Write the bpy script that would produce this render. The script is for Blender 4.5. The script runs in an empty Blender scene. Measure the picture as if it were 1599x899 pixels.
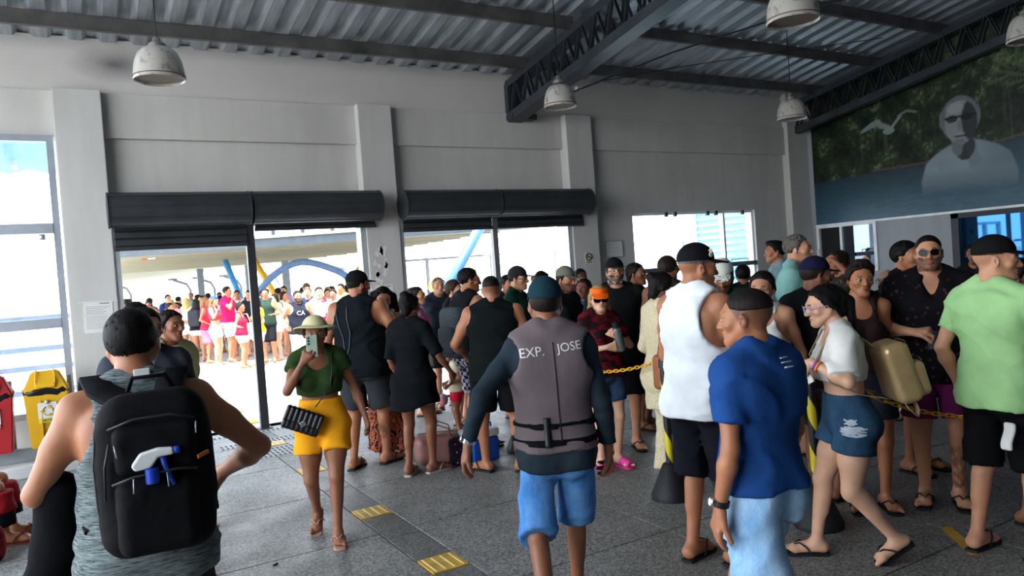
import bpy, bmesh, math, random
import numpy as np
from mathutils import Vector, Matrix

# ------------------------------------------------------------------ camera, sky, sun, exposure
SC = bpy.context.scene
COL = SC.collection
EYE = 1.75
YAW, PITCH, ROLL = math.radians(30.388), math.radians(1.352), math.radians(-4.104)
FPX = 1167.74
fwd = Vector((math.sin(YAW)*math.cos(PITCH), math.cos(YAW)*math.cos(PITCH), -math.sin(PITCH)))
right = Vector((math.cos(YAW), -math.sin(YAW), 0))
up = right.cross(fwd)
r2 = right*math.cos(ROLL)+up*math.sin(ROLL)
u2 = -right*math.sin(ROLL)+up*math.cos(ROLL)
cam_data = bpy.data.cameras.new('camera')
cam = bpy.data.objects.new('camera', cam_data)
COL.objects.link(cam)
M = Matrix((r2, u2, -fwd)).transposed().to_4x4()
M.translation = Vector((0, 0, EYE))
cam.matrix_world = M
cam_data.sensor_width = 36
cam_data.lens = FPX/1599*36
cam_data.clip_start = .05
cam_data.clip_end = 600
SC.camera = cam

world = bpy.data.worlds.new('sky')
SC.world = world
world.use_nodes = True
wn = world.node_tree
bg = wn.nodes['Background']
# hazy bright tropical sky: white at the horizon, light blue overhead
tc = wn.nodes.new('ShaderNodeTexCoord')
sx = wn.nodes.new('ShaderNodeSeparateXYZ')
rmp = wn.nodes.new('ShaderNodeValToRGB')
wn.links.new(tc.outputs['Generated'], sx.inputs[0])
wn.links.new(sx.outputs['Z'], rmp.inputs[0])
rmp.color_ramp.elements[0].position = 0.0
rmp.color_ramp.elements[0].color = (.97, .985, 1, 1)
rmp.color_ramp.elements[1].position = .75
rmp.color_ramp.elements[1].color = (.62, .80, 1, 1)
wn.links.new(rmp.outputs[0], bg.inputs[0])
bg.inputs[1].default_value = 3.6

sun_d = bpy.data.lights.new('sun', 'SUN')
sun_d.energy = 10
sun_d.angle = math.radians(1.5)
sun_d.color = (1, .96, .9)
sun = bpy.data.objects.new('sun', sun_d)
COL.objects.link(sun)
sun.rotation_euler = Vector((.12, .26, -1)).to_track_quat('-Z', 'Y').to_euler()

SC.view_settings.view_transform = 'Standard'
SC.view_settings.look = 'None'
SC.view_settings.exposure = 1.15
SC.view_settings.gamma = 1
SC.view_settings.use_curve_mapping = False

# ------------------------------------------------------------------ materials
MATS = {}
def srgb(h):
    h = h.lstrip('#')
    c = [int(h[i:i+2], 16)/255 for i in (0, 2, 4)]
    return tuple(((x+.055)/1.055)**2.4 if x > .04045 else x/12.92 for x in c)+(1,)
class NT:
    def __init__(s, name):
        s.m = bpy.data.materials.new(name); s.m.use_nodes = True
        s.t = s.m.node_tree; s.b = s.t.nodes['Principled BSDF']
    def n(s, typ, **kw):
        x = s.t.nodes.new(typ)
        for k, v in kw.items():
            if k.startswith('i_'): x.inputs[k[2:].replace('_', ' ')].default_value = v
            else: setattr(x, k, v)
        return x
    def l(s, a, b): s.t.links.new(a, b)
    def pos(s):
        return s.n('ShaderNodeNewGeometry').outputs['Position']
    def obj(s):
        return s.n('ShaderNodeTexCoord').outputs['Object']
    def noise(s, vec, scale, detail=3, rough=.55):
        x = s.n('ShaderNodeTexNoise'); x.inputs['Scale'].default_value = scale
        x.inputs['Detail'].default_value = detail; x.inputs['Roughness'].default_value = rough
        s.l(vec, x.inputs['Vector']); return x.outputs['Fac']
    def ramp(s, fac, stops, interp='LINEAR'):
        x = s.n('ShaderNodeValToRGB'); x.color_ramp.interpolation = interp
        e = x.color_ramp.elements
        while len(e) < len(stops): e.new(.5)
        for i, (p, c) in enumerate(stops):
            e[i].position = p; e[i].color = c if len(c) == 4 else tuple(c)+(1,)
        s.l(fac, x.inputs[0]); return x.outputs[0]
    def mix(s, fac, a, b, mode='MIX'):
        x = s.n('ShaderNodeMix', data_type='RGBA', blend_type=mode)
        for v, i in ((fac, 0), (a, 6), (b, 7)):
            if hasattr(v, 'links'): s.l(v, x.inputs[i])
            else: x.inputs[i].default_value = v
        return x.outputs[2]
    def bump(s, h, strength=.3, dist=.01):
        x = s.n('ShaderNodeBump'); x.inputs['Strength'].default_value = strength
        x.inputs['Distance'].default_value = dist
        s.l(h, x.inputs['Height']); s.l(x.outputs[0], s.b.inputs['Normal'])
    def scaled(s, vec, sc):
        x = s.n('ShaderNodeMapping'); x.inputs['Scale'].default_value = sc
        s.l(vec, x.inputs['Vector']); return x.outputs[0]
def plain(name, col, rough=.6, metal=0, spec=.4, var=.12, nscale=6, bump=0, bscale=40, world=False):
    if name in MATS: return MATS[name]
    t = NT(name); c = srgb(col) if isinstance(col, str) else col
    v = t.pos() if world else t.obj()
    nz = t.noise(v, nscale, 4)
    lo = tuple(x*(1-var) for x in c[:3])+(1,); hi = tuple(min(1, x*(1+var)) for x in c[:3])+(1,)
    t.l(t.ramp(nz, [(.3, lo), (.7, hi)]), t.b.inputs['Base Color'])
    t.b.inputs['Roughness'].default_value = rough; t.b.inputs['Metallic'].default_value = metal
    t.b.inputs['Specular IOR Level'].default_value = spec
    if bump: t.bump(t.noise(v, bscale, 3), bump, .004)
    MATS[name] = t.m
    return t.m

def wall_paint(name, col, stain=.12):
    t = NT(name); c = srgb(col); p = t.pos()
    n1 = t.noise(p, .9, 6, .6); n2 = t.noise(t.scaled(p, (1, 1, .15)), 3.5, 4)
    a = t.ramp(n1, [(.3, tuple(x*(1-stain) for x in c[:3])), (.72, c)])
    d = t.ramp(n2, [(.35, (.86, .85, .84)), (.6, (1, 1, 1))])
    t.l(t.mix(.6, a, d, 'MULTIPLY'), t.b.inputs['Base Color'])
    t.b.inputs['Roughness'].default_value = .75; t.b.inputs['Specular IOR Level'].default_value = .25
    t.bump(t.noise(p, 28, 4), .12, .004)
    return t.m
M_WALL = wall_paint('wall_paint', '#cfcdc9')
M_PIER = wall_paint('pillar_paint', '#cbcac7', .08)
M_WALLR = wall_paint('side_wall_paint', '#9a9da4')
def soot_wall():
    t = NT('upper_wall_paint'); c = srgb('#cfccc8'); p = t.pos()
    n1 = t.noise(p, .9, 6, .6)
    a = t.ramp(n1, [(.3, tuple(x*.88 for x in c[:3])), (.72, c)])
    v = t.n('ShaderNodeVectorMath', operation='SUBTRACT'); t.l(p, v.inputs[0]); v.inputs[1].default_value = (.62, 9.85, 4.47)
    s2 = t.scaled(v.outputs[0], (1.7, 0, 3.6))
    ln = t.n('ShaderNodeVectorMath', operation='LENGTH'); t.l(s2, ln.inputs[0])
    ad = t.n('ShaderNodeMath', operation='MULTIPLY_ADD'); t.l(t.noise(p, 3, 3), ad.inputs[0]); ad.inputs[1].default_value = .35; t.l(ln.outputs['Value'], ad.inputs[2])
    k = t.ramp(ad.outputs[0], [(.15, (.22, .22, .25)), (.55, (.62, .61, .62)), (1.0, (1, 1, 1))])
    t.l(t.mix(1.0, a, k, 'MULTIPLY'), t.b.inputs['Base Color'])
    t.b.inputs['Roughness'].default_value = .8
    t.bump(t.noise(p, 28, 4), .12, .004)
    return t.m
M_UPPER = soot_wall()
def terrazzo(name, base, light, dark, rough):
    t = NT(name); p = t.pos()
    big = t.noise(p, .8, 5, .6)
    speck = t.n('ShaderNodeTexVoronoi'); speck.inputs['Scale'].default_value = 95; t.l(p, speck.inputs['Vector'])
    sp = t.n('ShaderNodeSeparateColor'); t.l(speck.outputs['Color'], sp.inputs[0])
    a = t.ramp(sp.outputs[0], [(.0, dark), (.28, dark), (.34, base), (.72, base), (.8, light)], 'LINEAR')
    b = t.ramp(big, [(.25, (.72, .71, .70)), (.65, (1, 1, 1))])
    t.l(t.mix(1, a, b, 'MULTIPLY'), t.b.inputs['Base Color'])
    r = t.ramp(t.noise(p, 2.2, 5), [(.3, (rough-.12,)*3), (.7, (rough+.15,)*3)])
    t.l(r, t.b.inputs['Roughness'])
    t.b.inputs['Specular IOR Level'].default_value = .32
    t.bump(sp.outputs[1], .06, .002)
    return t.m
M_FLOOR = terrazzo('terrazzo', srgb('#82817e'), srgb('#9c9a96'), srgb('#5d5c5a'), .50)
M_PATCH = terrazzo('dark_cement', srgb('#6a6966'), srgb('#7d7b77'), srgb('#4c4b49'), .5)
M_JOINT = plain('joint_grout', '#3c3b39', .9)
M_WALK = plain('pale_concrete', '#a3a19c', .85, var=.1, nscale=1.2, world=True)
M_TACT = plain('tactile_yellow', '#c39a3c', .6, var=.25, nscale=9, world=True)
M_STEEL = plain('painted_steel', '#3b4047', .38, .35, var=.3, nscale=3, world=True)
M_PURL = plain('galvanised_purlin', '#73716f', .38, .6, var=.35, nscale=2.5, world=True)
def sheet_mat():
    t = NT('galvanised_sheet'); p = t.pos()
    n = t.noise(t.scaled(p, (6, .6, 1)), 3, 5, .6)
    t.l(t.ramp(n, [(.25, srgb('#8d9499')), (.75, srgb('#c9cfd5'))]), t.b.inputs['Base Color'])
    t.b.inputs['Metallic'].default_value = .6
    t.l(t.ramp(n, [(.3, (.30,)*3), (.7, (.46,)*3)]), t.b.inputs['Roughness'])
    return t.m
M_SHEET = sheet_mat()
M_SHUT = plain('shutter_steel', '#3a3d40', .45, .3, var=.2, nscale=4, world=True)
M_FRAME = plain('aluminium_frame', '#aab0bb', .45, .5, var=.1)
M_WHITEFR = plain('white_frame', '#e3e6e8', .5)
M_BLACK = plain('black_plastic', '#17171a', .5)
M_WHITE = plain('white_plastic', '#e8e8e6', .5)
M_CHROME = plain('chrome', '#c9ccd0', .2, 1)
M_PAPER = plain('paper', '#dcdcd8', .8, var=.05)
M_INK = plain('ink_grey', '#3b3b3e', .8)
def glass(name, col, rough=.03, dark=None):
    t = NT(name)
    if dark:
        t.b.inputs['Base Color'].default_value = srgb(dark); t.b.inputs['Roughness'].default_value = rough
        t.b.inputs['Specular IOR Level'].default_value = 1.0; t.b.inputs['IOR'].default_value = 1.9
        t.b.inputs['Specular Tint'].default_value = srgb(col)
    else:
        tr = t.n('ShaderNodeBsdfTransparent'); tr.inputs[0].default_value = srgb(col)
        gl = t.n('ShaderNodeBsdfGlossy'); gl.inputs['Roughness'].default_value = rough
        mx = t.n('ShaderNodeMixShader'); mx.inputs[0].default_value = .05; t.l(tr.outputs[0], mx.inputs[1]); t.l(gl.outputs[0], mx.inputs[2])
        t.l(mx.outputs[0], t.t.nodes['Material Output'].inputs[0])
    return t.m
M_GLASS = glass('window_glass', '#f2f8fa')
M_DGLASS = glass('dark_glass', '#dfeaff', .02, '#05070a')
M_BGLASS = glass('blue_tinted_glass', '#58a8ff', .02, '#040a14')

# ------------------------------------------------------------------ mesh helpers
def mesh_np(name, V, F, mats=None, smooth=False, fm=None):
    me = bpy.data.meshes.new(name)
    V = np.asarray(V, np.float32); n = len(V)
    me.vertices.add(n); me.vertices.foreach_set('co', V.ravel())
    if isinstance(F, np.ndarray):
        m, k = F.shape; lt = np.full(m, k, np.int32); li = F.astype(np.int32).ravel()
    else:
        m = len(F); lt = np.array([len(f) for f in F], np.int32)
        li = np.array([i for f in F for i in f], np.int32)
    ls = np.concatenate(([0], np.cumsum(lt)[:-1])).astype(np.int32) if m else lt
    me.loops.add(len(li)); me.loops.foreach_set('vertex_index', li)
    me.polygons.add(m); me.polygons.foreach_set('loop_start', ls); me.polygons.foreach_set('loop_total', lt)
    me.polygons.foreach_set('use_smooth', np.full(m, bool(smooth)))
    for x in (mats or []): me.materials.append(x)
    if fm is not None: me.polygons.foreach_set('material_index', np.asarray(fm, np.int32))
    me.update(calc_edges=True); me.validate()
    return me
def link(name, me, parent=None, loc=None, kind=None):
    o = bpy.data.objects.new(name, me); COL.objects.link(o)
    if parent is not None: o.parent = parent
    if loc is not None: o.location = loc
    if kind: o['kind'] = kind
    return o
def tag(o, label, cat, group=None):
    if label: o['label'] = label
    if cat: o['category'] = cat
    if group: o['group'] = group
    return o
def empty(name, loc=(0, 0, 0), rz=0, label=None, cat=None, group=None):
    o = link(name, None, None, loc); o.empty_display_size = .1
    o.rotation_euler = (0, 0, rz)
    return tag(o, label, cat, group)
class MB:
    """collects boxes, tubes, lathes and prisms, then links them as one mesh object"""
    def __init__(s): s.V = []; s.F = []; s.n = 0; s.M = []; s.mi = 0
    def add(s, V, F):
        V = [tuple(v) for v in V]
        s.V += V; s.F += [tuple(i+s.n for i in f) for f in F]; s.M += [s.mi]*len(F); s.n += len(V); return s
    def box(s, x0, x1, y0, y1, z0, z1, R=None):
        V = [(x, y, z) for x in (x0, x1) for y in (y0, y1) for z in (z0, z1)]
        if R is not None: V = [R @ Vector(v) for v in V]
        return s.add(V, [(0, 1, 3, 2), (4, 6, 7, 5), (0, 4, 5, 1), (2, 3, 7, 6), (0, 2, 6, 4), (1, 5, 7, 3)])
    def bbox(s, x0, x1, y0, y1, z0, z1, b=.01, R=None):
        bm = bmesh.new(); bmesh.ops.create_cube(bm, size=1)
        for v in bm.verts: v.co = ((x0+x1)/2+v.co.x*(x1-x0), (y0+y1)/2+v.co.y*(y1-y0), (z0+z1)/2+v.co.z*(z1-z0))
        bmesh.ops.bevel(bm, geom=bm.edges[:], offset=b, segments=2, affect='EDGES', profile=.6)
        bm.verts.index_update()
        V = [R @ v.co if R is not None else v.co.copy() for v in bm.verts]
        s.add(V, [[v.index for v in f.verts] for f in bm.faces]); bm.free(); return s
    def tube(s, pts, r, n=8, caps=True, flat=None):
        pts = [Vector(p) for p in pts]; m = len(pts)
        rr = r if hasattr(r, '__len__') else [r]*m
        V = []; nrm = None
        for i, p in enumerate(pts):
            t = (pts[min(i+1, m-1)]-pts[max(i-1, 0)]).normalized()
            if nrm is None:
                nrm = t.cross(Vector((0, 0, 1)) if abs(t.z) < .9 else Vector((1, 0, 0))).normalized()
            nrm = (nrm-t*nrm.dot(t)).normalized(); bn = t.cross(nrm)
            for k in range(n):
                a = 2*math.pi*k/n
                V.append(p+nrm*(math.cos(a)*rr[i])+bn*(math.sin(a)*rr[i]*(flat or 1)))
        F = [(i*n+k, i*n+(k+1) % n, (i+1)*n+(k+1) % n, (i+1)*n+k) for i in range(m-1) for k in range(n)]
        if caps: F += [tuple(range(n-1, -1, -1)), tuple((m-1)*n+k for k in range(n))]
        return s.add(V, F)
    def bar(s, a, b, w, h, upv=(0, 0, 1)):
        a = Vector(a); b = Vector(b); t = (b-a).normalized(); u = Vector(upv)
        sd = t.cross(u).normalized(); u = sd.cross(t)
        V = [p+sd*(i*w/2)+u*(j*h/2) for p in (a, b) for i, j in ((-1, -1), (1, -1), (1, 1), (-1, 1))]
        return s.add(V, [(3, 2, 1, 0), (4, 5, 6, 7), (0, 1, 5, 4), (1, 2, 6, 5), (2, 3, 7, 6), (3, 0, 4, 7)])
    def lathe(s, prof, n=24, c=(0, 0, 0), R=None):
        V = []; m = len(prof)
        for r, z in prof:
            for k in range(n):
                a = 2*math.pi*k/n; v = Vector((r*math.cos(a), r*math.sin(a), z))
                if R is not None: v = R @ v
                V.append(v+Vector(c))
        F = [(i*n+k, i*n+(k+1) % n, (i+1)*n+(k+1) % n, (i+1)*n+k) for i in range(m-1) for k in range(n)]
        F.append(tuple(range(n-1, -1, -1))); F.append(tuple((m-1)*n+k for k in range(n)))
        return s.add(V, F)
    def prism(s, poly, fr, d, thick):
        """poly: 2-D points mapped by fr(u,v)->Vector, extruded by vector d*thick"""
        d = Vector(d)*thick; n = len(poly)
        A = [fr(u, v) for u, v in poly]; B = [a+d for a in A]
        return s.add(A+B, [tuple(range(n)), tuple(range(2*n-1, n-1, -1))]+[(i, n+i, n+(i+1) % n, (i+1) % n) for i in range(n)])
    def mesh(s, name, mat, smooth=False):
        mats = mat if isinstance(mat, (list, tuple)) else [mat]
        return mesh_np(name, s.V, s.F, mats, smooth, s.M)
    def build(s, name, mat, parent=None, smooth=False, loc=None, kind=None):
        return link(name, s.mesh(name, mat, smooth), parent, loc, kind)
def smooth_by_angle(o, deg=40):
    me = o.data
    me.polygons.foreach_set('use_smooth', np.ones(len(me.polygons), bool))
    bm = bmesh.new(); bm.from_mesh(me); lim = math.radians(deg)
    for e in bm.edges:
        if len(e.link_faces) != 2 or e.calc_face_angle(0) > lim: e.smooth = False
    bm.to_mesh(me); bm.free()
    return o
def text_mesh(body, size, mat, ext=.001, bold=0):
    """flat lettering as a mesh in its own XY plane, centred on the origin"""
    cu = bpy.data.curves.new('lettering', 'FONT'); cu.body = body; cu.size = size
    cu.align_x = 'CENTER'; cu.align_y = 'CENTER'; cu.extrude = ext; cu.offset = bold; cu.resolution_u = 3
    ob = bpy.data.objects.new('lettering', cu); COL.objects.link(ob)
    dg = bpy.context.evaluated_depsgraph_get(); me = bpy.data.meshes.new_from_object(ob.evaluated_get(dg))
    bpy.data.objects.remove(ob); bpy.data.curves.remove(cu)
    me.materials.clear(); me.materials.append(mat)
    return me

# ------------------------------------------------------------------ floor
XS0, XS1 = 1.70, 1.95          # tactile strip
PITCH_ = 1.25
fb = MB(); fb.box(-14, 12.8, -9, 9.75, -.2, -.02)
floor = fb.build('floor', M_JOINT, kind='structure')
def slab_mesh(w, d, mat, name='floor_slab'):
    g = .0045
    m = MB(); m.add([(g, g, -.02), (w-g, g, -.02), (w-g, d-g, -.02), (g, d-g, -.02),
                     (g, g, -.002), (w-g, g, -.002), (w-g, d-g, -.002), (g, d-g, -.002),
                     (g+.003, g+.003, 0), (w-g-.003, g+.003, 0), (w-g-.003, d-g-.003, 0), (g+.003, d-g-.003, 0)],
                    [(0, 1, 5, 4), (1, 2, 6, 5), (2, 3, 7, 6), (3, 0, 4, 7), (4, 5, 9, 8), (5, 6, 10, 9), (6, 7, 11, 10), (7, 4, 8, 11), (8, 9, 10, 11)])
    return m.mesh(name, mat)
SLAB = slab_mesh(PITCH_, PITCH_, M_FLOOR)
yj0 = 4.94-PITCH_*4
for j in range(8):
    y = yj0+PITCH_*j
    for i in range(-5, 9):
        x = (XS1+PITCH_*i) if i >= 0 else XS0+PITCH_*i
        if x+PITCH_ > 12.9: continue
        if y > 8.4 and False: continue
        link('floor_slab', SLAB, floor, (x, y, 0))
# far strip of slabs up to the door line, and plain slab areas that recede out of view
ylast = yj0+PITCH_*8
rest = slab_mesh(PITCH_, 9.74-ylast, M_FLOOR)
for i in range(-5, 9):
    x = (XS1+PITCH_*i) if i >= 0 else XS0+PITCH_*i
    link('floor_slab', rest, floor, (x, ylast, 0))
for (x0, x1, y0, y1) in ((-14, XS0-PITCH_*5, -9, 9.74), (XS0-PITCH_*5, 12.8, -9, yj0)):
    link('floor_screed', slab_mesh(x1-x0, y1-y0, M_FLOOR), floor, (x0, y0, 0))
# tactile strip: cement patches with yellow ribbed tiles
tiles_y = [2.78, 4.05, 5.32, 6.98, 8.50]
yy = yj0
segs = []
for ty in tiles_y:
    segs.append((yy, ty, 0)); segs.append((ty, ty+.26, 1)); yy = ty+.26
segs.append((yy, 9.74, 0))
for a, b, k in segs:
    if k == 0:
        if b-a > 1.0:
            mid = round((a+b)/2, 2); parts = ((a, mid), (mid, b))
        else: parts = ((a, b),)
        for (p, q) in parts: link('cement_patch', slab_mesh(XS1-XS0, q-p, M_PATCH), floor, (XS0, p, 0))
    else:
        m = MB(); m.bbox(.006, .244, .006, .254, -.02, .004, .003)
        t = m.build('tactile_tile', M_TACT, floor, loc=(XS0, a, 0))
        for r in range(4):
            mm = MB(); xr = .035+r*.06; mm.bbox(xr-.006, xr+.006, .02, .24, .003, .0075, .002)
            mm.build('tactile_rib', plain('tactile_rib_pale', '#d9c48b', .6), t)
# worn yellow line at the lower right, painted on the slabs
m = MB(); m.add([(4.15, 2.30, .002), (4.22, 2.27, .002), (4.50, 2.60, .002), (4.44, 2.64, .002)], [(0, 1, 2, 3)])
m.build('painted_line', M_TACT, floor)
# drain grates by the doorway
def grate(x0, x1, y0, y1, ny, nx):
    g = MB(); g.box(x0, x1, y0, y1, 0.0, .003)
    o = g.build('drain_grate', plain('grate_pale_steel', '#8d8c88', .55, .3), floor)
    b = MB()
    for j in range(ny):
        for i in range(nx):
            xa = x0+(i+.2)*(x1-x0)/nx; xb = x0+(i+.8)*(x1-x0)/nx
            ya = y0+(j+.15)*(y1-y0)/ny; yb = y0+(j+.85)*(y1-y0)/ny
            b.box(xa, xb, ya, yb, .003, .0045)
    b.build('grate_slots', plain('grate_shadow', '#26272a', .8), o, kind='stuff')
grate(1.28, 1.97, 7.95, 8.42, 4, 14)
grate(1.28, 2.2, 8.72, 8.95, 2, 18)
grate(.9, 3.5, 9.40, 9.55, 1, 46)
# ------------------------------------------------------------------ outside ground and walkway
g = MB(); g.box(-90, 120, 9.75, 200, -.3, -.01); g.box(-90, -14, -60, 9.75, -.3, -.01); g.box(-14, 120, -60, -9, -.3, -.01); g.box(12.8, 120, -9, 9.75, -.3, -.01)
ground = g.build('ground', M_WALK, kind='structure')
for (x, y) in ((1.72, 10.2), (1.72, 11.3), (1.75, 12.6), (1.78, 13.95), (1.8, 15.4), (1.8, 16.8), (-.6, 11.4), (-1.9, 11.4)):
    m = MB(); m.bbox(x, x+.27, y, y+.27, -.02, .0, .003); m.build('tactile_tile', plain('tactile_outside', '#cf9a1e', .6), ground)

# ------------------------------------------------------------------ back wall
YP, YB, YW = 9.67, 9.83, 9.87       # faces of pillars, band beam, panels
wall = empty('wall_back'); wall['kind'] = 'structure'
def part(x0, x1, y0, y1, z0, z1, mat, name, b=.008, parent=None):
    m = MB(); m.bbox(x0, x1, y0, y1, z0, z1, b); return m.build(name, mat, parent or wall)
YE = 10.12
pillars = [(-.04, .44), (3.47, 3.95), (6.86, 7.36), (12.05, 12.67)]
for a, b in pillars[:3]: part(a, b, YP, YE, 0, 4.135, M_PIER, 'pillar', .012)
part(12.10, 12.67, YP+.05, YE, 0, 4.8, M_PIER, 'pillar', .012)
# upper wall reaching the roof sheets, band beam, panels over the openings
part(-4.9, 12.67, YB, YE, 4.135, 4.76, M_UPPER, 'upper_wall', .004)
for a, b in ((-4.9, -.04), (.44, 3.47), (3.95, 6.86), (7.36, 12.10)):
    part(a, b, YB-.03, YE, 3.61, 4.133, M_WALL, 'band_beam', .006)
for a, b, z in ((.44, 3.47, 2.55), (3.95, 6.86, 2.55)): part(a, b, YW, YE, z, 3.61, M_WALL, 'wall_panel', .004)
part(7.36, 8.24, YW, YE, 0, 3.61, M_WALL, 'wall_panel', .004)
part(11.22, 12.10, YW, YE, 0, 3.61, M_WALL, 'wall_panel', .004)
part(8.24, 11.22, YW, YE, 2.57, 3.61, M_WALL, 'wall_panel', .004)
part(8.24, 11.22, YW, YE, 0, .95, M_WALL, 'wall_panel', .004)
part(-4.9, -.04, YW, YE, 0, .50, M_WALL, 'wall_panel', .004)
part(-5.1, -4.9, YP, YE, 0, 4.76, M_PIER, 'pillar', .01)
m = MB(); m.bbox(-3.2, -.04, 9.05, YP+.2, 0, .12, .01); m.build('kerb', M_PIER, wall)

rw = empty('wall_rear_unseen'); rw['kind'] = 'structure'  # unseen left and rear walls, added to keep daylight off the right side
part(-4.7, -4.5, -9, -.8, 0, 7.6, M_WALLR, 'wall_panel', .004, rw)
part(-4.7, 12.87, -9.2, -9, 0, 7.9, M_WALLR, 'wall_panel', .004, rw)
# left window: aluminium frame with big panes, kept as window_1
def window(name, x0, x1, z0, z1, y, vs, hs, fr=.07, mat=M_FRAME, panes=True, rails=()):
    w = empty(name, (0, 0, 0)); w['kind'] = 'structure'
    f = MB()
    xs = [x0]+list(vs)+[x1]
    f.box(x0, x1, y-.05, y+.05, z0, z0+fr); f.box(x0, x1, y-.05, y+.05, z1-fr, z1)
    for x in xs:
        a = min(max(x-fr/2, x0), x1-fr); f.box(a, a+fr, y-.052, y+.052, z0+fr, z1-fr)
    f.build('window_frame', mat, w)
    zs = [z0]+list(hs)+[z1]
    for h in hs:
        b = MB(); b.box(x0+fr, x1-fr, y-.06, y+.06, h-.055, h+.055); b.build('window_rail', mat, w)
    if panes:
        for i in range(len(xs)-1):
            for j in range(len(zs)-1):
                b = MB(); b.box(xs[i]+.03, xs[i+1]-.03, y-.004, y+.004, zs[j]+.03, zs[j+1]-.03); b.build('pane', M_GLASS, w)
    return w
W1 = window('window_1', -4.88, -.06, .50, 3.61, 9.76, (-1.9, -3.5), (1.53, 2.58))
b = MB(); b.lathe([(.0, -.03), (.03, -.03), (.03, .03), (0, .03)], 12, (-.24, 9.66, 2.48)); b.build('window_roller', M_FRAME, W1, True)
# right window with sliding sashes, kept as window_2
W2 = window('window_2', 8.24, 11.22, .95, 2.57, 9.97, (10.45,), (), .045, M_WHITEFR, True)
b = MB(); b.box(8.26, 11.2, 9.86, 9.94, 1.53, 1.61); b.build('window_rail', plain('dark_rail', '#6b7280', .4, .5), W2)
for x in (9.05, 9.26, 10.05, 10.26, 10.95):
    b = MB(); b.box(x-.025, x+.025, 9.90, 9.95, 2.49, 2.57); b.build('sash_clip', M_STEEL, W2)
for x in (9.25, 10.75):
    b = MB(); b.tube([(x-.22, 9.87, 1.62), (x-.22, 9.87, 1.66), (x+.22, 9.87, 1.66), (x+.22, 9.87, 1.62)], .008, 6); b.build('sash_handle', M_STEEL, W2)
# louvred shutter wall outside the right window
lw = empty('louvre_panel', (0, 0, 0), 0, 'pale blue ribbed louvre panel seen through the right window', 'shutter')
m = MB(); m.box(12.05, 12.16, 10.5, 10.62, 0, 2.95); m.box(12.05, 12.16, 12.3, 12.42, 0, 2.95); m.box(12.05, 12.16, 10.5, 12.42, 2.85, 2.95); m.build('louvre_frame', plain('louvre_white', '#b9cdd6', .5), lw)
for k in range(19):
    z = .15+k*.142
    m = MB(); m.add([(12.08, 10.62, z), (12.08, 12.3, z), (12.14, 12.3, z+.13), (12.14, 10.62, z+.13), (12.09, 10.62, z-.01), (12.09, 12.3, z-.01), (12.15, 12.3, z+.12), (12.15, 10.62, z+.12)],
                    [(3, 2, 1, 0), (4, 5, 6, 7), (0, 1, 5, 4), (2, 3, 7, 6), (1, 2, 6, 5), (3, 0, 4, 7)])
    m.build('louvre_slat', plain('louvre_blue', '#8fb4c4', .5), lw)

# roller shutters: drum box with horizontal ribs, short curtain of slats, side guides
def shutter(x0, x1, zbot, label, endcaps):
    o = empty('roller_shutter', (x0, 9.47, 2.5), 0, label, 'roller shutter', 'rolled up shutters over the doorways')
    L = x1-x0; r = .195; n = 28
    V = []; F = []
    for i in range(2):
        for k in range(n):
            a = 2*math.pi*k/n; rr = r*(1+.012*(k % 4 == 0))
            V.append((.0 if i == 0 else L, math.cos(a)*rr, .235+math.sin(a)*rr))
    F = [(k, (k+1) % n, n+(k+1) % n, n+k) for k in range(n)]
    m = MB(); m.add(V, F)
    for k in range(9):                                     # slat seams on the roll
        a = 2*math.pi*(k/9.+.03)
        m.bar((.01, math.cos(a)*r*1.005, .235+math.sin(a)*r*1.005), (L-.01, math.cos(a)*r*1.005, .235+math.sin(a)*r*1.005), .012, .012, (0, math.cos(a), math.sin(a)))
    m.build('roll', M_SHUT, o)
    for ex in endcaps:
        m = MB(); x = 0 if ex == 0 else L
        m.lathe([(0, -.005), (r+.012, -.005), (r+.012, .005), (0, .005)], 28, (x+(.006 if ex == 0 else -.006), 0, .235), Matrix.Rotation(math.pi/2, 3, 'Y'))
        smooth_by_angle(m.build('end_plate', M_SHUT, o))
    z = .10; k = 0
    while z > zbot-2.5+.06:
        h = .088
        m = MB(); m.add([(.06, .165, z), (L-.02, .165, z), (L-.02, .15, z-.02), (.06, .15, z-.02), (L-.02, .15, z-h+.01), (.06, .15, z-h+.01), (L-.02, .175, z-h), (.06, .175, z-h), (.06, .18, z), (L-.02, .18, z), (.06, .19, z-h), (L-.02, .19, z-h)],
                        [(0, 1, 2, 3), (3, 2, 4, 5), (5, 4, 6, 7), (8, 10, 11, 9), (0, 8, 9, 1), (7, 6, 11, 10), (0, 3, 5, 7, 10, 8), (1, 9, 11, 6, 4, 2)])
        m.build('shutter_slat', M_SHUT, o); z -= h; k += 1
    m = MB(); m.bbox(.05, L-.01, .145, .195, z-.05, z, .006); m.build('bottom_rail', M_SHUT, o)
    return o
shutter(.40, 1.93, 2.36, 'dark roller shutter over the left doorway, nearest the notice pillar', (0, 1))
shutter(1.96, 3.60, 2.50, 'dark roller shutter right of the slim black post', (0, 1))
shutter(3.93, 5.40, 2.40, 'dark roller shutter with paint chips right of the middle pillar', (0, 1))
shutter(5.42, 7.05, 2.42, 'dark roller shutter furthest right, ending at the third pillar', (1,))
for x, wd, nm, lab in ((1.95, .10, 'door_post', 'slim black steel post standing between the two left shutters'), (5.44, .085, 'door_post', 'grey steel post between the two right shutters')):
    o = empty(nm, (x, 9.67, 0), 0, lab, 'post')
    m = MB(); m.bbox(-wd/2, wd/2, -.03, .05, 0, 2.55, .006); m.build('post_shaft', M_SHUT if x < 3 else plain('grey_post', '#777a7c', .5, .3), o)
    m = MB(); m.bbox(-wd/2-.03, wd/2+.03, -.08, .08, 0, .012, .003); m.build('base_plate', M_SHUT, o)
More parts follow.
